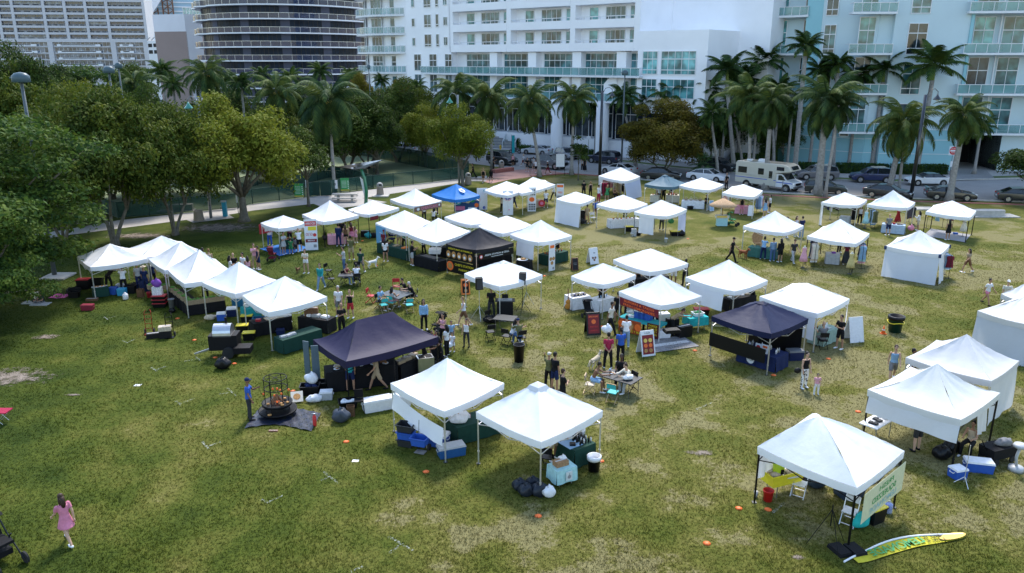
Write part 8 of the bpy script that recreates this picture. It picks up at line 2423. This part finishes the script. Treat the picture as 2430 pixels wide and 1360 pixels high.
place('sack',on(et,.55,-.2),'white bag and napkins on the black eating table','bag','w',.4,.75);place('plate',on(et,-.55,.1),'white plate on the black eating table','plate');place('cup',on(et,-.8,.4),'glass on the black eating table','glass','lb')
TG+=[(11,775,985,75,'ch_b','beige folding chair under the man in light blue shorts'),(11,985,1060,150,'ch_t','turquoise seated folding chair in front of the black eating table'),(11,1060,905,-15,'ch_k','dark chair under the man in black at the black table'),(11,1150,965,-60,'ch_k','dark chair under the man in the checked shirt')]
for z,x,y,a,k,lb in TG:chair(k,g(z,x,y),rad(a),lb,EC)
bin_(g(11,122,690),'tall black bin with open flap lid near the small dark table','k',.27,.85)
bin_(g(12,1215,415),'dark green barrel with a black bag as liner alone on the lawn','dgr',.38,.85,liner='k');m=MB();m.path([(math.cos(a)*.42,math.sin(a)*.42,.55+.04*math.sin(a*3))for a in[k*.5 for k in range(14)]],.025);o=part('hose',m,MT['yellow']);o.location=g(12,1215,415);tag(o,'yellow hose wound round the dark green barrel','hose')
place('cone',g(12,1110,435),'orange traffic cone beside the dark green barrel','traffic cone')
t=tq(11,612,225,780,200,.9,'white draped table of the guitar stall, left',cloth='w',clabel='white cloth of the guitar stall table, left');spread(t,'takeout',3,['n','k'],'dark bag on the white table of the guitar stall','bag',1,1.3);spread(t,'jar',5,['lg'],'silver cup on the white table of the guitar stall','cup',1,.9,yr=(-.6,-.1))
t=tq(11,865,250,1000,210,.8,'white draped table of the guitar stall, right',cloth='w',clabel='white cloth of the guitar stall table, right');spread(t,'bottle',4,['w','lb'],'bottle on the right hand guitar stall table','bottle',1)
t=thing('guitar','amber acoustic guitar leaning on its stand at the white table','guitar',g(11,575,215),.1);m=MB();m.ell((0,0,.22),(.2,.06,.2));m.ell((0,0,.48),(.15,.06,.15));part('body',m,MT['wood'],t,(.6,.25,.04),True);part('neck',MB().bar((0,.0,.55),(0,.12,1.25),.06,.03),MT['brown'],t)
hang('t29',0,.05,.98,1.35,.42,'red banner with orange lettering FRESH LEMONADES under the white roof','dr',[('t','orange','BURGERS & TACOS',0,.3,.18,2.2),('t','orange','FRESH LEMONADES',0,.1,.18,2.3)])
t=tq(11,1040,400,1410,490,.8,'counter of the lemonade stall with a fiery printed front',cloth='t',clabel='teal cloth on the lemonade counter',drop=.1)
dd=t['n']*(t['D']/2+.05);board(on(t,-.42,0)-Vector((0,0,t['h']))-dd,t['ang'],t['L']*.55,.72,'fiery orange printed counter front with burger pictures',(.35,.06,.02),[('c','orange',-.5,.45,.2),('c','food',0,.4,.25),('c','orange',.5,.4,.2),('t','yellow','TACOS Y MAS',.2,.12,.18,1.1)],name='counter_banner',cat='banner')
board(on(t,.72,0)-Vector((0,0,t['h']))-dd,t['ang'],t['L']*.28,.8,'dark red menu panel with yellow words at the right of the lemonade counter',(.08,.01,.01),[('t','yellow',w_,0,.68-.15*i,.15,.5)for i,w_ in enumerate(('CHORIZOS','POLLO','CARNE Y','JAMON'))],name='counter_banner',cat='banner')
t3=thing('display_case','small glass display case on the lemonade counter','display case',on(t,-.6,.1),t['ang']);part('glass',MB().box((0,0,.28),(.4,.35,.54)),MT['clear'],t3);part('shelf',MB().box((0,0,.02),(.42,.37,.03)).box((0,0,.28),(.4,.35,.015)).box((0,0,.56),(.42,.37,.02)),MT['white'],t3)
for i,x in enumerate((-.25,-.05,.2)):cooler(on(t,x,.35),t['ang'],(.38,.38,.45),'b',('left','middle','right')[i]+' blue drink cooler with white lid on the lemonade counter')
for i,(x,y)in enumerate(((1440,310),(1440,470))):cooler(g(11,x,y),.2,(.75,.42,.42),'w',('upper','lower')[i]+' white cooler at the right of the lemonade counter')
t=tq(11,1690,420,1860,400,.7,'turquoise draped table with white basins at the back of the lemonade stall',cloth=(.02,.38,.4),clabel='turquoise cloth of the basin table',drop=.45);tub(on(t,.2,0),t['ang'],(.55,.4,.18),'w','white basin with green bottle on the turquoise table',fill='gr')
place('carton',g(11,1500,530,.02),'grey ground mat under the griddle of the lemonade tent','mat','g',.35,(6.5,5.5,.08));place('tray',g(11,1530,420,.85),'black griddle beside the bending cook','griddle','k',.2,(3,2.5,2));place('carton',g(11,1530,430),'black griddle stand beside the bending cook','stand','k',.2,(1.6,1.2,4.1));place('carton',g(11,1640,460),'large black equipment case at the right of the griddle','case','k',.5,(2,1.4,3))
aframe(g(11,800,430),rad(10),.72,1.2,'black framed board with a dark red menu, left of the lemonade tent',[('r','darkred',-.3,.1,.3,1.1),('t','orange','BREWERS',0,.98,.12,.5),('c','orange',0,.72,.12,.12),('t','red','MENU',0,.45,.12,.4),('t','red','ASADO',0,.25,.12,.4)],'k','k')
aframe(g(11,1290,620),rad(18),.68,1.25,'white framed sandwich board with six burger pictures',[('r','darkred',-.3,.1,.3,1.05),('t','black','12A',0,1.14,.1,.3)]+[('c',('food','orange','gold')[j],(-.13,.13)[i],.28+.25*j,.1)for i in range(2)for j in range(3)])
place('carrier',g(11,935,430,.75),'white carrier bag held by the man in cream tee','bag','w',sc=1.5)
t=tq(11,2060,240,2300,190,.7,'black table with trays under the slung sheet tent',cloth='k',clabel='black cloth under the slung sheet tent');spread(t,'tray',4,['w','ta'],'white tray on the table of the slung sheet tent','tray',1)
tub(g(11,1800,270),0,(.8,.5,.4),'k','black box with a red lid below the slung sheet',lid='r')
t=tq(11,2130,690,2480,800,1.1,'navy draped table of the white disc logo stall',cloth='n',clabel='navy cloth with a white disc logo')
M_=t['ang'];board(on(t,-.25,-1.0)-Vector((0,0,.62))-t['n']*.06,t['ang'],.42,.42,'white disc logo reading PLSR on the navy tablecloth','n',[('c','white',0,.21,.2),('t','black','PLSR',0,.21,.14,.32)],name='logo_disc',cat='logo')
spread(t,'bottle',12,['w','cr','lg'],'white bottle on the navy table','bottle',3,1.2,xr=(-.9,.9),yr=(-.3,.7));board(on(t,-.05,-.7),t['ang']+.1,.3,.38,'small framed picture of a burger standing on the navy table','w',[('c','red',0,.2,.1)],tilt=.2,name='picture_stand',cat='picture');board(on(t,.3,-.75),t['ang'],.34,.42,'small price list with orange print standing on the navy table','w',[('r','orange',-.12,.25,.12,.36),('r','grey',-.1,.08,.1,.2)],tilt=.2,name='picture_stand',cat='picture')
hang('t32',0,.0,.95,.55,.7,'black side cloth slung along the left of the navy tent','k');hang('t32',2,.05,.95,.0,1.8,'black backdrop with white ring lettering inside the navy tent','k',[('c','grey',-.3,1.0,.62),('c','black',-.3,1.0,.59),('t','white','BURGR',-.3,1.05,.42,1.3)],outw=-.1)
cooler(g(12,290,670),.1,(.7,.45,.5),'n','navy cooler with grey lid at the right leg of the navy tent',lid='g')
t=tq(12,545,560,690,500,.8,'pale green draped table with an open laptop',cloth=(.3,.42,.36),clabel='pale green cloth of the laptop table');t3=thing('laptop','open laptop on the pale green table','laptop',on(t,.2,-.2),t['ang']+PI);part('screen',MB().box((0,-.1,.12),(.34,.015,.23)),MT['white'],t3);part('base',MB().box((0,.03,.01),(.34,.24,.02)),MT['steel'],t3)
spread(t,'jar',5,['r','br','w'],'small jar at the back of the laptop table','jar',1,yr=(.3,.8));aframe(g(12,830,495),rad(12),.75,1.3,'blank white sandwich board right of the laptop stall');chair('ch_k',g(12,545,570),PI,'black camp chair under the bald seated man',EC)
t=tq(7,1180,1360,1500,1330,.7,'dark table in the shade of the farthest middle-right tent',cloth='k',clabel='black cloth in the shade of the farthest middle-right tent')
t=tq(7,2230,1045,2480,1080,.8,'green draped jewellery table beside the wicker chair',cloth=(.05,.16,.13),clabel='green cloth of the jewellery table');spread(t,'jar',8,['be','ta','w'],'small trinket on the green jewellery table','trinket',2)
t3=thing('wicker_chair','high arched wicker peacock chair behind the green table','chair',g(7,2320,970),0);m=MB();m.lathe([(.3,0),(.22,.25),(.32,.45)],16);m.prof([(math.cos(PI*k/10)*.42,.8+math.sin(PI*k/10)*.65)for k in range(11)]+[(-.3,.4),(.3,.4)][::1],.2,.26);part('woven_shell',m,MT['thatch'],t3)
t=tq(8,575,1115,700,1125,.75,'grey cloth table of the clothes stall with both racks',cloth='lg',clabel='grey cloth of the clothes stall table');place('carton',on(t,.1,0),'small purple box on the grey cloth table','box','pu',0,.6)
rack(g(8,460,1110),rad(75),1.9,['cr','be','w','be','n','n','dg','lj'],'rack at the left of the grey cloth stall',(1.0,1.35));rack(g(8,900,1130),rad(70),1.7,['lb','aq','pk','lb','k','n','w'],'rack at the right of the grey cloth stall',(.9,1.3));rack(g(8,570,980),0,.8,['br','k','dr'],'rack in the back of the grey cloth stall',(.5,.7))
mannequin(g(8,368,1145),0,'pk','mannequin in long pale pink patterned dress at the left rack');mannequin(g(8,800,1205),0,(.55,.45,.2),'mannequin with white top and gold trousers at the right rack')
rack(g(8,830,740),rad(70),1.4,['k','k','n','be','k','w'],'rack at the right of the dark clothes tent',(.9,1.2));rack(g(8,620,690),0,1.4,['k','n','w','k','k'],'rack inside the dark clothes tent',(.6,.9));t=tq(8,700,750,790,760,.7,'pale draped table inside the dark clothes tent',cloth='lg',clabel='pale cloth inside the dark clothes tent')
mannequin(g(8,940,785),0,'aq','pale mint green mannequin at the left post of the hat table tent');rack(g(8,1010,780),rad(80),1.2,['ol','w','lb','ol','lb'],'rack beside the mint mannequin',(1.0,1.3));rack(g(8,1360,740),rad(75),1.2,['dg','g','dr','n'],'rack at the right post of the hat table tent',(.8,1.1))
mannequin(g(8,1235,770),0,'r','mannequin in bright red dress behind the hat table',skirt=True)
t=tq(8,1090,825,1300,845,.8,'pale blue draped hat table',cloth=(.4,.5,.62),clabel='pale blue cloth of the hat table');spread(t,'basket',5,['ta','be','r'],'straw hat or bag on the pale blue table','hat',1,.8)
m=MB();m.poly([tuple(c*.95+Vector((0,0,.0)))for c in TT['t37']['cs']]);o=part('ground_mat',m,MT['fabric'],None,(.28,.28,.3));o.location=(TT['t37']['ctr'].x,TT['t37']['ctr'].y,.03);tag(o,'grey ground mat under the rightmost road-side tent','mat')
rack(g(8,1580,780),rad(8),1.5,['y',(.45,.5,.2),'lb','be'],'rack of yellow and blue skirts in the rightmost road-side tent',(.6,.95));mannequin(g(8,1840,860),0,'cr','cream mannequin torso with dark red skirt in the rightmost road-side tent');place('carton',g(8,1775,840),'small blue box on the grey ground mat','box','b',0,.8);rack(g(8,1720,780),0,.5,['dr','dr'],'short rack behind the woman on the grey mat',(.8,1))
rack(g(8,1680,1230),rad(80),1.2,['dr','lb','w','lb'],'rack at the right side of the closed white tent',(.8,1.1))
rack(g(7,910,500),0,1.0,['w','dr','m','dr','m','dr','k'],'rack of dark red dresses at the left of the dress tent',(1.0,1.3));rack(g(7,1040,500),0,1.3,['be','ta','br','ta','be','k','br'],'rack of brown and beige clothes in the dress tent',(.9,1.2))
t=tq(7,1330,545,1410,550,.7,'left pale draped table under the slate tent',cloth='cr',clabel='cream cloth of the left table under the slate tent');spread(t,'jar',5,['br','r'],'brown figurine on the left slate tent table','figurine',1)
t=tq(7,1475,545,1590,550,.8,'right pale draped table under the slate tent',cloth='cr',clabel='cream cloth of the right table under the slate tent');spread(t,'basket',6,['br','r','ta'],'reddish basket piled on the right slate tent table','basket',2,.9)
t=tq(7,1620,600,1825,610,.9,'white draped table of baskets in front of the white tent',cloth='w',clabel='white cloth of the basket table');spread(t,'basket',8,['ta','be','cr'],'straw basket standing on the white basket table','basket',2,.95)
aframe(g(7,1890,620),.2,.4,1.0,'pale empty sign stand beside the basket table',(),'lb')
t=thing('straw_cart','drink cart under a round straw umbrella roof','cart',g(7,1990,760));part('roof',MB().lathe([(1.15,1.75),(1.18,1.82),(.8,2.05),(.1,2.4)],24),MT['thatch'],t,None,True);part('pole',MB().tube((0,0,.9),(0,0,2.2),.03),MT['brown'],t);part('counter',MB().box((0,0,.82),(1.1,.6,.24)),MT['plastic'],t,CC['cr']);part('cabinet',MB().box((0,0,.36),(.9,.5,.7)),MT['plastic'],t,CC['aq']);part('menu',MB().box((-.1,-.32,.86),(.9,.02,.16)),MT['gold'],t)
o=rack(g(7,2330,640),rad(60),1.5,['lj','lj','lb','w','lb','pk'],'blue clothes rail beside the pink cloth stall',(.9,1.2));t=tq(7,2110,650,2260,660,.8,'pink draped table of the stall by the motorhome',cloth='pk',clabel='pink cloth of the stall by the motorhome');spread(t,'jar',6,['p','w','r'],'small bright item on the pink table','trinket');rack(g(7,2150,570),0,1.8,['p','pk','o','pu','pk','r'],'back rail of pink clothes by the motorhome',(.6,.9));rack(g(7,2020,600),0,.8,['pk','pk','w'],'short rail of pale pink clothes behind the straw cart',(.9,1.1))
board(g(7,2255,670),rad(-20),.5,1.0,'white leaning board at the corner of the pink stall','w',tilt=.35,name='leaning_board')
chair('ch_w',g(7,800,730),.2,'white folding chair at the small walled tent',EC);place('bag',g(7,700,740),'black bags on the grass at the small walled tent','bag','k',sc=1.1);place('carton',g(7,710,700),'black case against the wall of the small walled tent','case','k',0,(1.2,1,4))
t=tq(7,965,790,1235,775,.8,'long white draped jewellery table',cloth='w',clabel='white cloth of the long jewellery table');spread(t,'jar',12,['br','ta','o','dr'],'small brown trinket on the long white table','trinket',2)
tub(g(7,1135,812),0,(.7,.45,.4),'k','yellow lidded black tote under the white jewellery table end',lid='y');place('carton',g(7,1180,855),'grey crate at the leg of the half walled tent','crate','lg',0,(1,1,3));bin_(g(7,1163,858),'white bucket at the leg of the half walled tent','w',.12,.25,name='bucket');place('bag',g(7,1220,850),'black bag beside the grey crate','bag','k');bin_(g(7,1476,912),'white canister at the front leg of the half walled tent','w',.13,.3,name='canister')
tub(g(7,1570,850),.1,(.95,.6,.35),'k','black cart tub with a yellow top under the half walled tent',lid='y');place('bag',g(7,1620,855),'black bag right of the yellow topped cart tub','bag','k',sc=1.1);place('carrier',g(7,1525,740,.8),'hanging green net bag in the half walled tent','bag','gr',sc=1.4)
for i,(z_,c,lb)in enumerate(((0,'dg','lowest dark plastic crate in the stack at the swept-peak tent'),(.3,'b','bright blue plastic crate in the middle of the stack'),(.6,'dg','top dark slotted crate of the stack'))):tub(g(14,1420,180)+Vector((0,0,z_)),rad(-18),(.62,.45,.28),c,lb)
tub(g(14,1540,175,.35),rad(-18),(.6,.42,.3),'b','blue crate behind the silver hand truck')
handtruck(g(14,1555,240),rad(-20),'lg','silver hand truck leaning on the stacked blue crates')
cooler(g(14,1680,170),rad(-20),(1.0,.5,.5),'b','larger blue cooler half hidden by the slung front sheet');cooler(g(14,1830,270),rad(22),(.95,.45,.42),(.02,.09,.25),'blue cooler with pale lid at the front leg of the swept-peak tent',lid='lg')
t=tq(14,1895,190,2290,70,.9,'dark green draped table under the swept-peak tent',cloth='dgr',clabel='dark green cloth under the swept-peak tent');place('sack',on(t,-.7,-.2),'crumpled green and white bags on the dark green table','bag','w',.3,1.1);place('carton',on(t,-.2,.3),'small pink box on the dark green table','box','p',.2,.5);place('tray',on(t,-.5,.75),'white bakery tray at the back of the dark green table','tray','w',.4,(3,2.4,2));spread(t,'plate',3,[None],'plate of pastry at the back of the dark green table','plate',1,yr=(.5,.9),z=.12,xr=(-.8,-.2))
t=tq(15,635,405,820,330,1.0,'dark green draped bottle table of the frontmost tent',cloth='dgr',clabel='dark green cloth of the bottle table');spread(t,'bottle',24,['k','k','w'],'small black bottle with white label on the bottle table','bottle',4,.95,yr=(-.8,.8),xr=(-.2,.95));place('tray',on(t,-.55,0),'pale blue sheet with jewellery on the bottle table','tray','lb',t['ang'],(2.4,3.4,.2));place('takeout',on(t,-.6,-.3),'round black bowl on the pale blue sheet','bowl','k');place('carrier',on(t,-.1,.6),'white gift bag on the bottle table','bag','w')
t=tq(15,470,585,650,530,.6,'small aqua draped table with an open cardboard box',cloth=(.38,.62,.62),clabel='aqua cloth with a small round print',drop=.5,h=.65);place('carton',on(t,-.1,.1),'open brown carton on the aqua table','carton',(.35,.2,.1),t['ang'],(1.2,1,.9));place('carrier',on(t,.3,.5),'white paper bag behind the brown carton','bag','w',sc=.9);board(on(t,.15,-1)-Vector((0,0,.42))-t['n']*.06,t['ang'],.25,.33,'pale printed emblem on the front of the aqua cloth',(.6,.65,.65),[('c','grey',0,.14,.07),('r','grey',-.01,.18,.01,.28)],name='emblem',cat='emblem')
bin_(g(15,812,415),'black waste bin with a white liner at the right leg of the frontmost tent','k',.23,.55,liner='w');chair('ch_k',g(15,385,390),rad(160),'black camp chair behind the aqua table',EC)
for(x,y,s,lb)in((130,590,1.0,'leftmost black bag at the front leg'),(190,640,1.05,'front black bag with pale piping at the front leg'),(250,560,.9,'middle black bag at the front leg'),(310,640,1.15,'tallest black backpack right against the front leg')):place('bag',g(15,x,y),lb,'bag',(.015,.02,.03),.3,s)
place('carrier',g(15,398,655),'round white bag on the grass beside the front leg','bag','w',sc=1.35)
t=tq(12,1030,1480,1200,1380,.7,'white framed table of dark jewellery under the flapped tent',cloth=None,top='w');spread(t,'tray',6,['k','dg','w'],'jewellery tray on the white framed table','tray',2,.8)
cooler(g(16,1790,475),rad(15),(.45,.4,.38),'b','small square blue cooler with white lid in front of the flapped tent');cooler(g(16,1980,410),rad(-14),(.85,.45,.4),'b','long blue cooler with white lid right of the small square one')
t=thing('music_stand','thin white stand with tripod foot in front of the small blue cooler','stand',g(16,1850,545));part('pole',MB().tube((0,0,.1),(0,0,1.5),.012),MT['metal'],t,CC['w']);[part('leg',MB().tube((0,0,.3),(math.cos(a)*.3,math.sin(a)*.3,0),.012),MT['metal'],t,CC['w'])for a in(.5,2.6,4.7)]
for(x,y,lb)in((1640,300,'black bag left of the seated woman'),(1740,240,'second black bag behind the first by the seated woman')):place('bag',g(16,x,y),lb,'bag','k',.2,1.25)
t=thing('wagon','black folding wagon heaped with clear plastic bags','wagon',g(16,2150,320),rad(20));part('tub',MB().box((0,0,.42),(1.1,.6,.4),0,0,1.08),MT['fabric'],t,CC['k']);[part('wheel',MB().tube((x,y-.03,.13),(x,y+.03,.13),.13,n=14),MT['rubber'],t)for x in(-.4,.4)for y in(-.3,.3)];part('handle',MB().path([(-.5,0,.4),(-.9,0,.95)],.015),MT['metal'],t,CC['k'])
place('sack',g(16,2190,320)+Vector((0,0,.6)),'clear plastic bags heaped on the black wagon','bag','g',.2,1)
t=thing('table_fan','white pedestal fan beside the wagon','fan',g(16,2330,410));part('base',MB().lathe([(.26,0),(.24,.14),(.06,.18)],16),MT['plastic'],t,CC['lg'],True);part('pole',MB().path([(0,0,.15),(-.06,0,.5),(0,0,.9)],.05),MT['plastic'],t,CC['lg'],True);part('head',MB().lathe([(.18,.88),(.24,.95),(.2,1.02)],16),MT['plastic'],t,CC['lg'],True)
t=tq(16,100,680,320,650,.75,'lemonade table under the yellow tub at the lower right',top='w');t3=tub(on(t,0,-.1,-.3),t['ang']+.15,(1.35,.7,.42),(.8,.7,.04),'large bright yellow tub of the lemonade seller',fill='be')
t=thing('drink_barrel','lime green and black drink barrel standing in the yellow tub','barrel',on(t,-.45,-.3,.05));part('body',MB().lathe([(.17,0),(.19,.1),(.19,.42),(.17,.45)],18),MT['plastic'],t,(.45,.6,.03),True);part('lid',MB().lathe([(.2,.45),(.2,.52),(.12,.55)],18),MT['plastic'],t,CC['k'],True);part('tap',MB().box((.06,-.2,.15),(.1,.04,.16)),MT['black'],t)
bin_(g(16,45,690),'bright red bucket under the yellow tub',(.6,.02,.02),.17,.36,name='bucket');place('cup',g(15,2305,655),'clear plastic cup on the grass left of the red bucket','cup','lg',sc=1.8)
chair('ch_w',g(16,330,640),rad(-35),'white folding chair beside the yellow tub',EC);chair('ch_w',g(16,790,900),rad(-40),'white folding chair at the front leg of the lemonade tent',EC)
for(x,y,s,c,lb)in((480,560,1.3,(.03,.05,.08),'dark blue bag in the shade behind the white chair'),(380,500,1.2,'br','brown leather bag in the shade by the yellow tub')):place('bag',g(16,x,y),lb,'bag',c,0,s)
tub(g(16,790,640),.3,(.9,.6,.45),(.03,.05,.09),'dark blue tub in the deep shade of the lemonade tent');o=put('stool',MB().box((0,0,.3),(.5,.5,.6)).mesh('stool',MT['black']))if False else None
hang('t42',1,.1,.98,.75,1.0,'pale yellow banner with mirrored green words FRESH SQUEEZED LEMONADE',(.62,.62,.42),[('t','green','FRESH',.1,.76,.22,1.0,True),('t','green','SQUEEZED',0,.48,.24,1.7,True),('t','lb','LEMONADE',0,.2,.24,1.9,True)]if 'lb' in MT else[('t','green','FRESH',.1,.76,.24,1.0,True),('t','green','SQUEEZED',0,.48,.26,1.7,True),('t','blind','LEMONADE',0,.2,.26,1.9,True)],outw=.12)
place('sack',g(16,900,930),'turquoise bag hanging by the white chair','bag',(.02,.4,.38),.5,(1,1,1.7));tub(g(16,1020,880),.5,(.6,.45,.5),'k','black tote with a yellow tray lid behind the mirrored banner',lid='y')
t=thing('water_jug','clear blue water jug on the grass behind the mirrored banner','water jug',g(16,1150,800));part('bottle',MB().lathe([(.13,0),(.14,.03),(.14,.12),(.125,.14),(.14,.17),(.14,.32),(.05,.4),(.05,.44)],18),MT['clear'],t,None,True);part('water',MB().lathe([(.12,.02),(.12,.3)],18),MT['blue'],t,None,True)
t=thing('camera_tripod','thin black tripod in front of the lemonade tent','tripod',g(16,600,1110));[part('leg',MB().tube((0,0,1.25),(math.cos(a)*.62,math.sin(a)*.5,0),.012,.009),MT['black'],t)for a in(2.9,4.9,.4)];part('column',MB().tube((0,0,.7),(0,0,1.4),.018),MT['black'],t)
t=thing('weight_bag','pair of black sandbags on the front leg of the lemonade tent','weight',g(16,775,1160));part('bag',MB().box((-.22,0,.06),(.42,.62,.12),0,.3,.9),MT['fabric'],t,CC['k']);part('bag',MB().box((.24,0,.06),(.42,.62,.12),0,.3,.9),MT['fabric'],t,CC['k'])
a_,b_=g(16,830,1235),g(16,1850,1020);L_=(b_-a_).length;an=yaw(a_,b_)
def lower(t):return-(.08+.42*math.sin(PI*min(1,t*.93+.07))**.7)*(1-.15*t)
t=thing('fallen_flag','yellow feather flag with green mirrored lettering lying on the grass','flag',a_,an);m=MB();m.grid(lambda u,v:Vector((u*L_,.42*math.sin(PI*u)**1.2*.9+(lower(u))*v,.04+.006*math.sin(u*20+v*3))),30,5);part('cloth',m,MT['fabric'],t,(.5,.45,.03),True)
part('pole',MB().path([(-.35,-.05,.03)]+[(u*L_,.42*math.sin(PI*u)**1.2*.9+.03,.06)for u in[k/14 for k in range(15)]],.03,6),MT['white'],t)
m=MB();text_to(m,'LEMONADE',0,Matrix.Translation((L_*.4,.07,.085))@Matrix.Rotation(rad(4),4,'Z'),.42,L_*.5,.02,True);part('lettering',m,MT['green'],t)
m=MB();text_to(m,'Sip it',0,Matrix.Translation((L_*.74,.17,.085))@Matrix.Rotation(rad(-8),4,'Z'),.2,.6,0,True);text_to(m,'Love it',0,Matrix.Translation((L_*.74,.0,.085))@Matrix.Rotation(rad(-8),4,'Z'),.2,.6,0,True);part('small_lettering',m,MT['black'],t)
m=MB();m.lathe([(.01,0),(.4,0),(.4,.005)],20,0,(L_*.9,.02,.075),1.2,.35);part('orange_patch',m,MT['gold'],t)
DG='orange marker discs on the lawn'
for z,x,y in((9,1637,295),(9,1792,495),(14,860,150),(14,1597,427),(15,300,835),(15,2150,765),(16,50,775),(12,605,668),(12,100,818),(12,880,1155),(11,1745,592),(7,357,1225),(11,888,370),(15,1855,1088),(6,1010,900),(15,880,330),(9,1985,655),(9,2160,712),(10,370,965),(7,1680,882)):
 place('disc',g(z,x,y),'flat orange marker disc lying on the grass','marker disc',sc=1.0,group=DG)
place('paper',g(9,1270,910),'white paper scrap lying above the small dark soil line on the left lawn','paper');place('paper',g(14,945,325),'small white paper lying between the two orange discs at the bottom','paper',sc=.8)
t=thing('side_table','small red-topped folding table cut off by the left edge','table',g(13,20,-30));part('tabletop',MB().box((0,0,.5),(.75,.5,.04)),MT['plastic'],t,CC['m']);[part('leg',MB().tube((x,y,.48),(-x*.5,y,0),.012),MT['metal'],t,CC['lg'])for x in(-.3,.3)for y in(-.2,.2)]
o=put('handbag',MB().ell((0,0,0),(.16,.07,.13),0,12,8).mesh('handbag',MT['plastic'],True),None,CC['k'],g(12,322,775,.85));tag(o,'black handbag at the hip of the woman in patterned trousers','handbag')
place('plate',g(8,1845,1188,1.25),'white plate carried by the woman in the tan crop top','plate');place('carrier',g(8,1365,805,.3),'pink shopping bag of the woman in white blouse','bag','p',sc=1.5);place('sack',g(10,1812,560,.3),'long white bag over the arm of the woman below the toddler','bag','w',1.2,.9)
for k in('ch_k','ch_w','ch_t','ch_r','ch_b'):
 p=PROTO[k]
 if 'used' in p:del p['used']
print('people',NP[0])
for(z,x,y,ps,a,h,tp,bt,hr,sk,lb)in((10,1655,640,'stand',30,1.3,'tee:r','shorts:k','long:hb','s2','girl in red behind the red capped customer'),(10,1740,760,'reach',-80,1.66,'tank:k','pants:k','long:hb','s3','woman in black bending over the stroller at the dark tent'),(9,1010,30,'bend',160,1.72,'tee:k','pants:k','short:hb','s2','cook in black bending at the bowl table of the leftmost tent'),(9,1420,0,'stand',200,1.7,'tee:n','pants:k','cap:k','s2','vendor with a black cap left of the crate display'),(9,1900,120,'phone',170,1.72,'tee:gr','pants:k','short:hb','s2','vendor in green behind the front crate row'),(10,330,330,'phone',10,1.72,'tee:k','pants:k','cap:k','s2','vendor in black behind the parchment topped table'),(10,150,300,'stand',30,1.68,'tee:w','pants:k','bun:hb','s1','vendor in white behind the parchment topped table'),(7,1000,515,'sit',20,1.66,'tank:br','pants:k','long:hb','s2','seller in brown seated inside the dress tent'),(7,1520,500,'stand',20,1.7,'tee:k','pants:k','bob:hb','s2','seller in black behind the baskets of the slate tent'),(7,1100,700,'stand',10,1.68,'tee:w','pants:dg','long:hb','s1','seller in white behind the long jewellery table'),(7,1435,800,'stand',150,1.7,'tee:ta','pants:dg','short:hb','s2','person in khaki at the edge of the half wall'),(7,470,1050,'stand',10,1.7,'tee:k','pants:k','short:hb','s2','seller in black behind the jar table'),(11,1120,330,'stand',-10,1.7,'tee:k','pants:k','cap:k','s2','seller with a black cap behind the display case'),(11,2350,560,'stand',20,1.72,'tee:n','pants:k','short:hb','s2','seller in navy behind the white disc logo table'),(6,2300,640,'stand',150,1.7,'tee:be','pants:k','long:hb','s2','person in beige behind the round logo banner')):
 P(z,x,y,ps,a,h,tp,bt,hr,sk,lb)
for(z,x,y,s,c,lb)in((9,690,100,(.6,.4,.35),'k','black case left of the leftmost tent'),(9,900,0,(.7,.5,.5),'k','black bin at the back of the leftmost tent'),(9,1210,60,(.6,.4,.5),'k','black crate right of the propane tank'),(9,1335,40,(.5,.4,.7),'n','navy stacked crate at the second tent leg'),(9,1120,20,(.5,.4,.3),'w','white tub behind the turquoise cooler'),(10,60,350,(.6,.4,.4),(.02,.1,.2),'dark blue crate below the teal prep table'),(9,2370,400,(.5,.4,.5),'k','black crate under the parchment table end'),(7,1700,610,(.5,.4,.3),'k','black box under the basket table'),(7,720,740,(.5,.35,.3),'dg','dark grey box by the small walled tent')):
 tub(g(z,x,y),.1,s,c,lb)
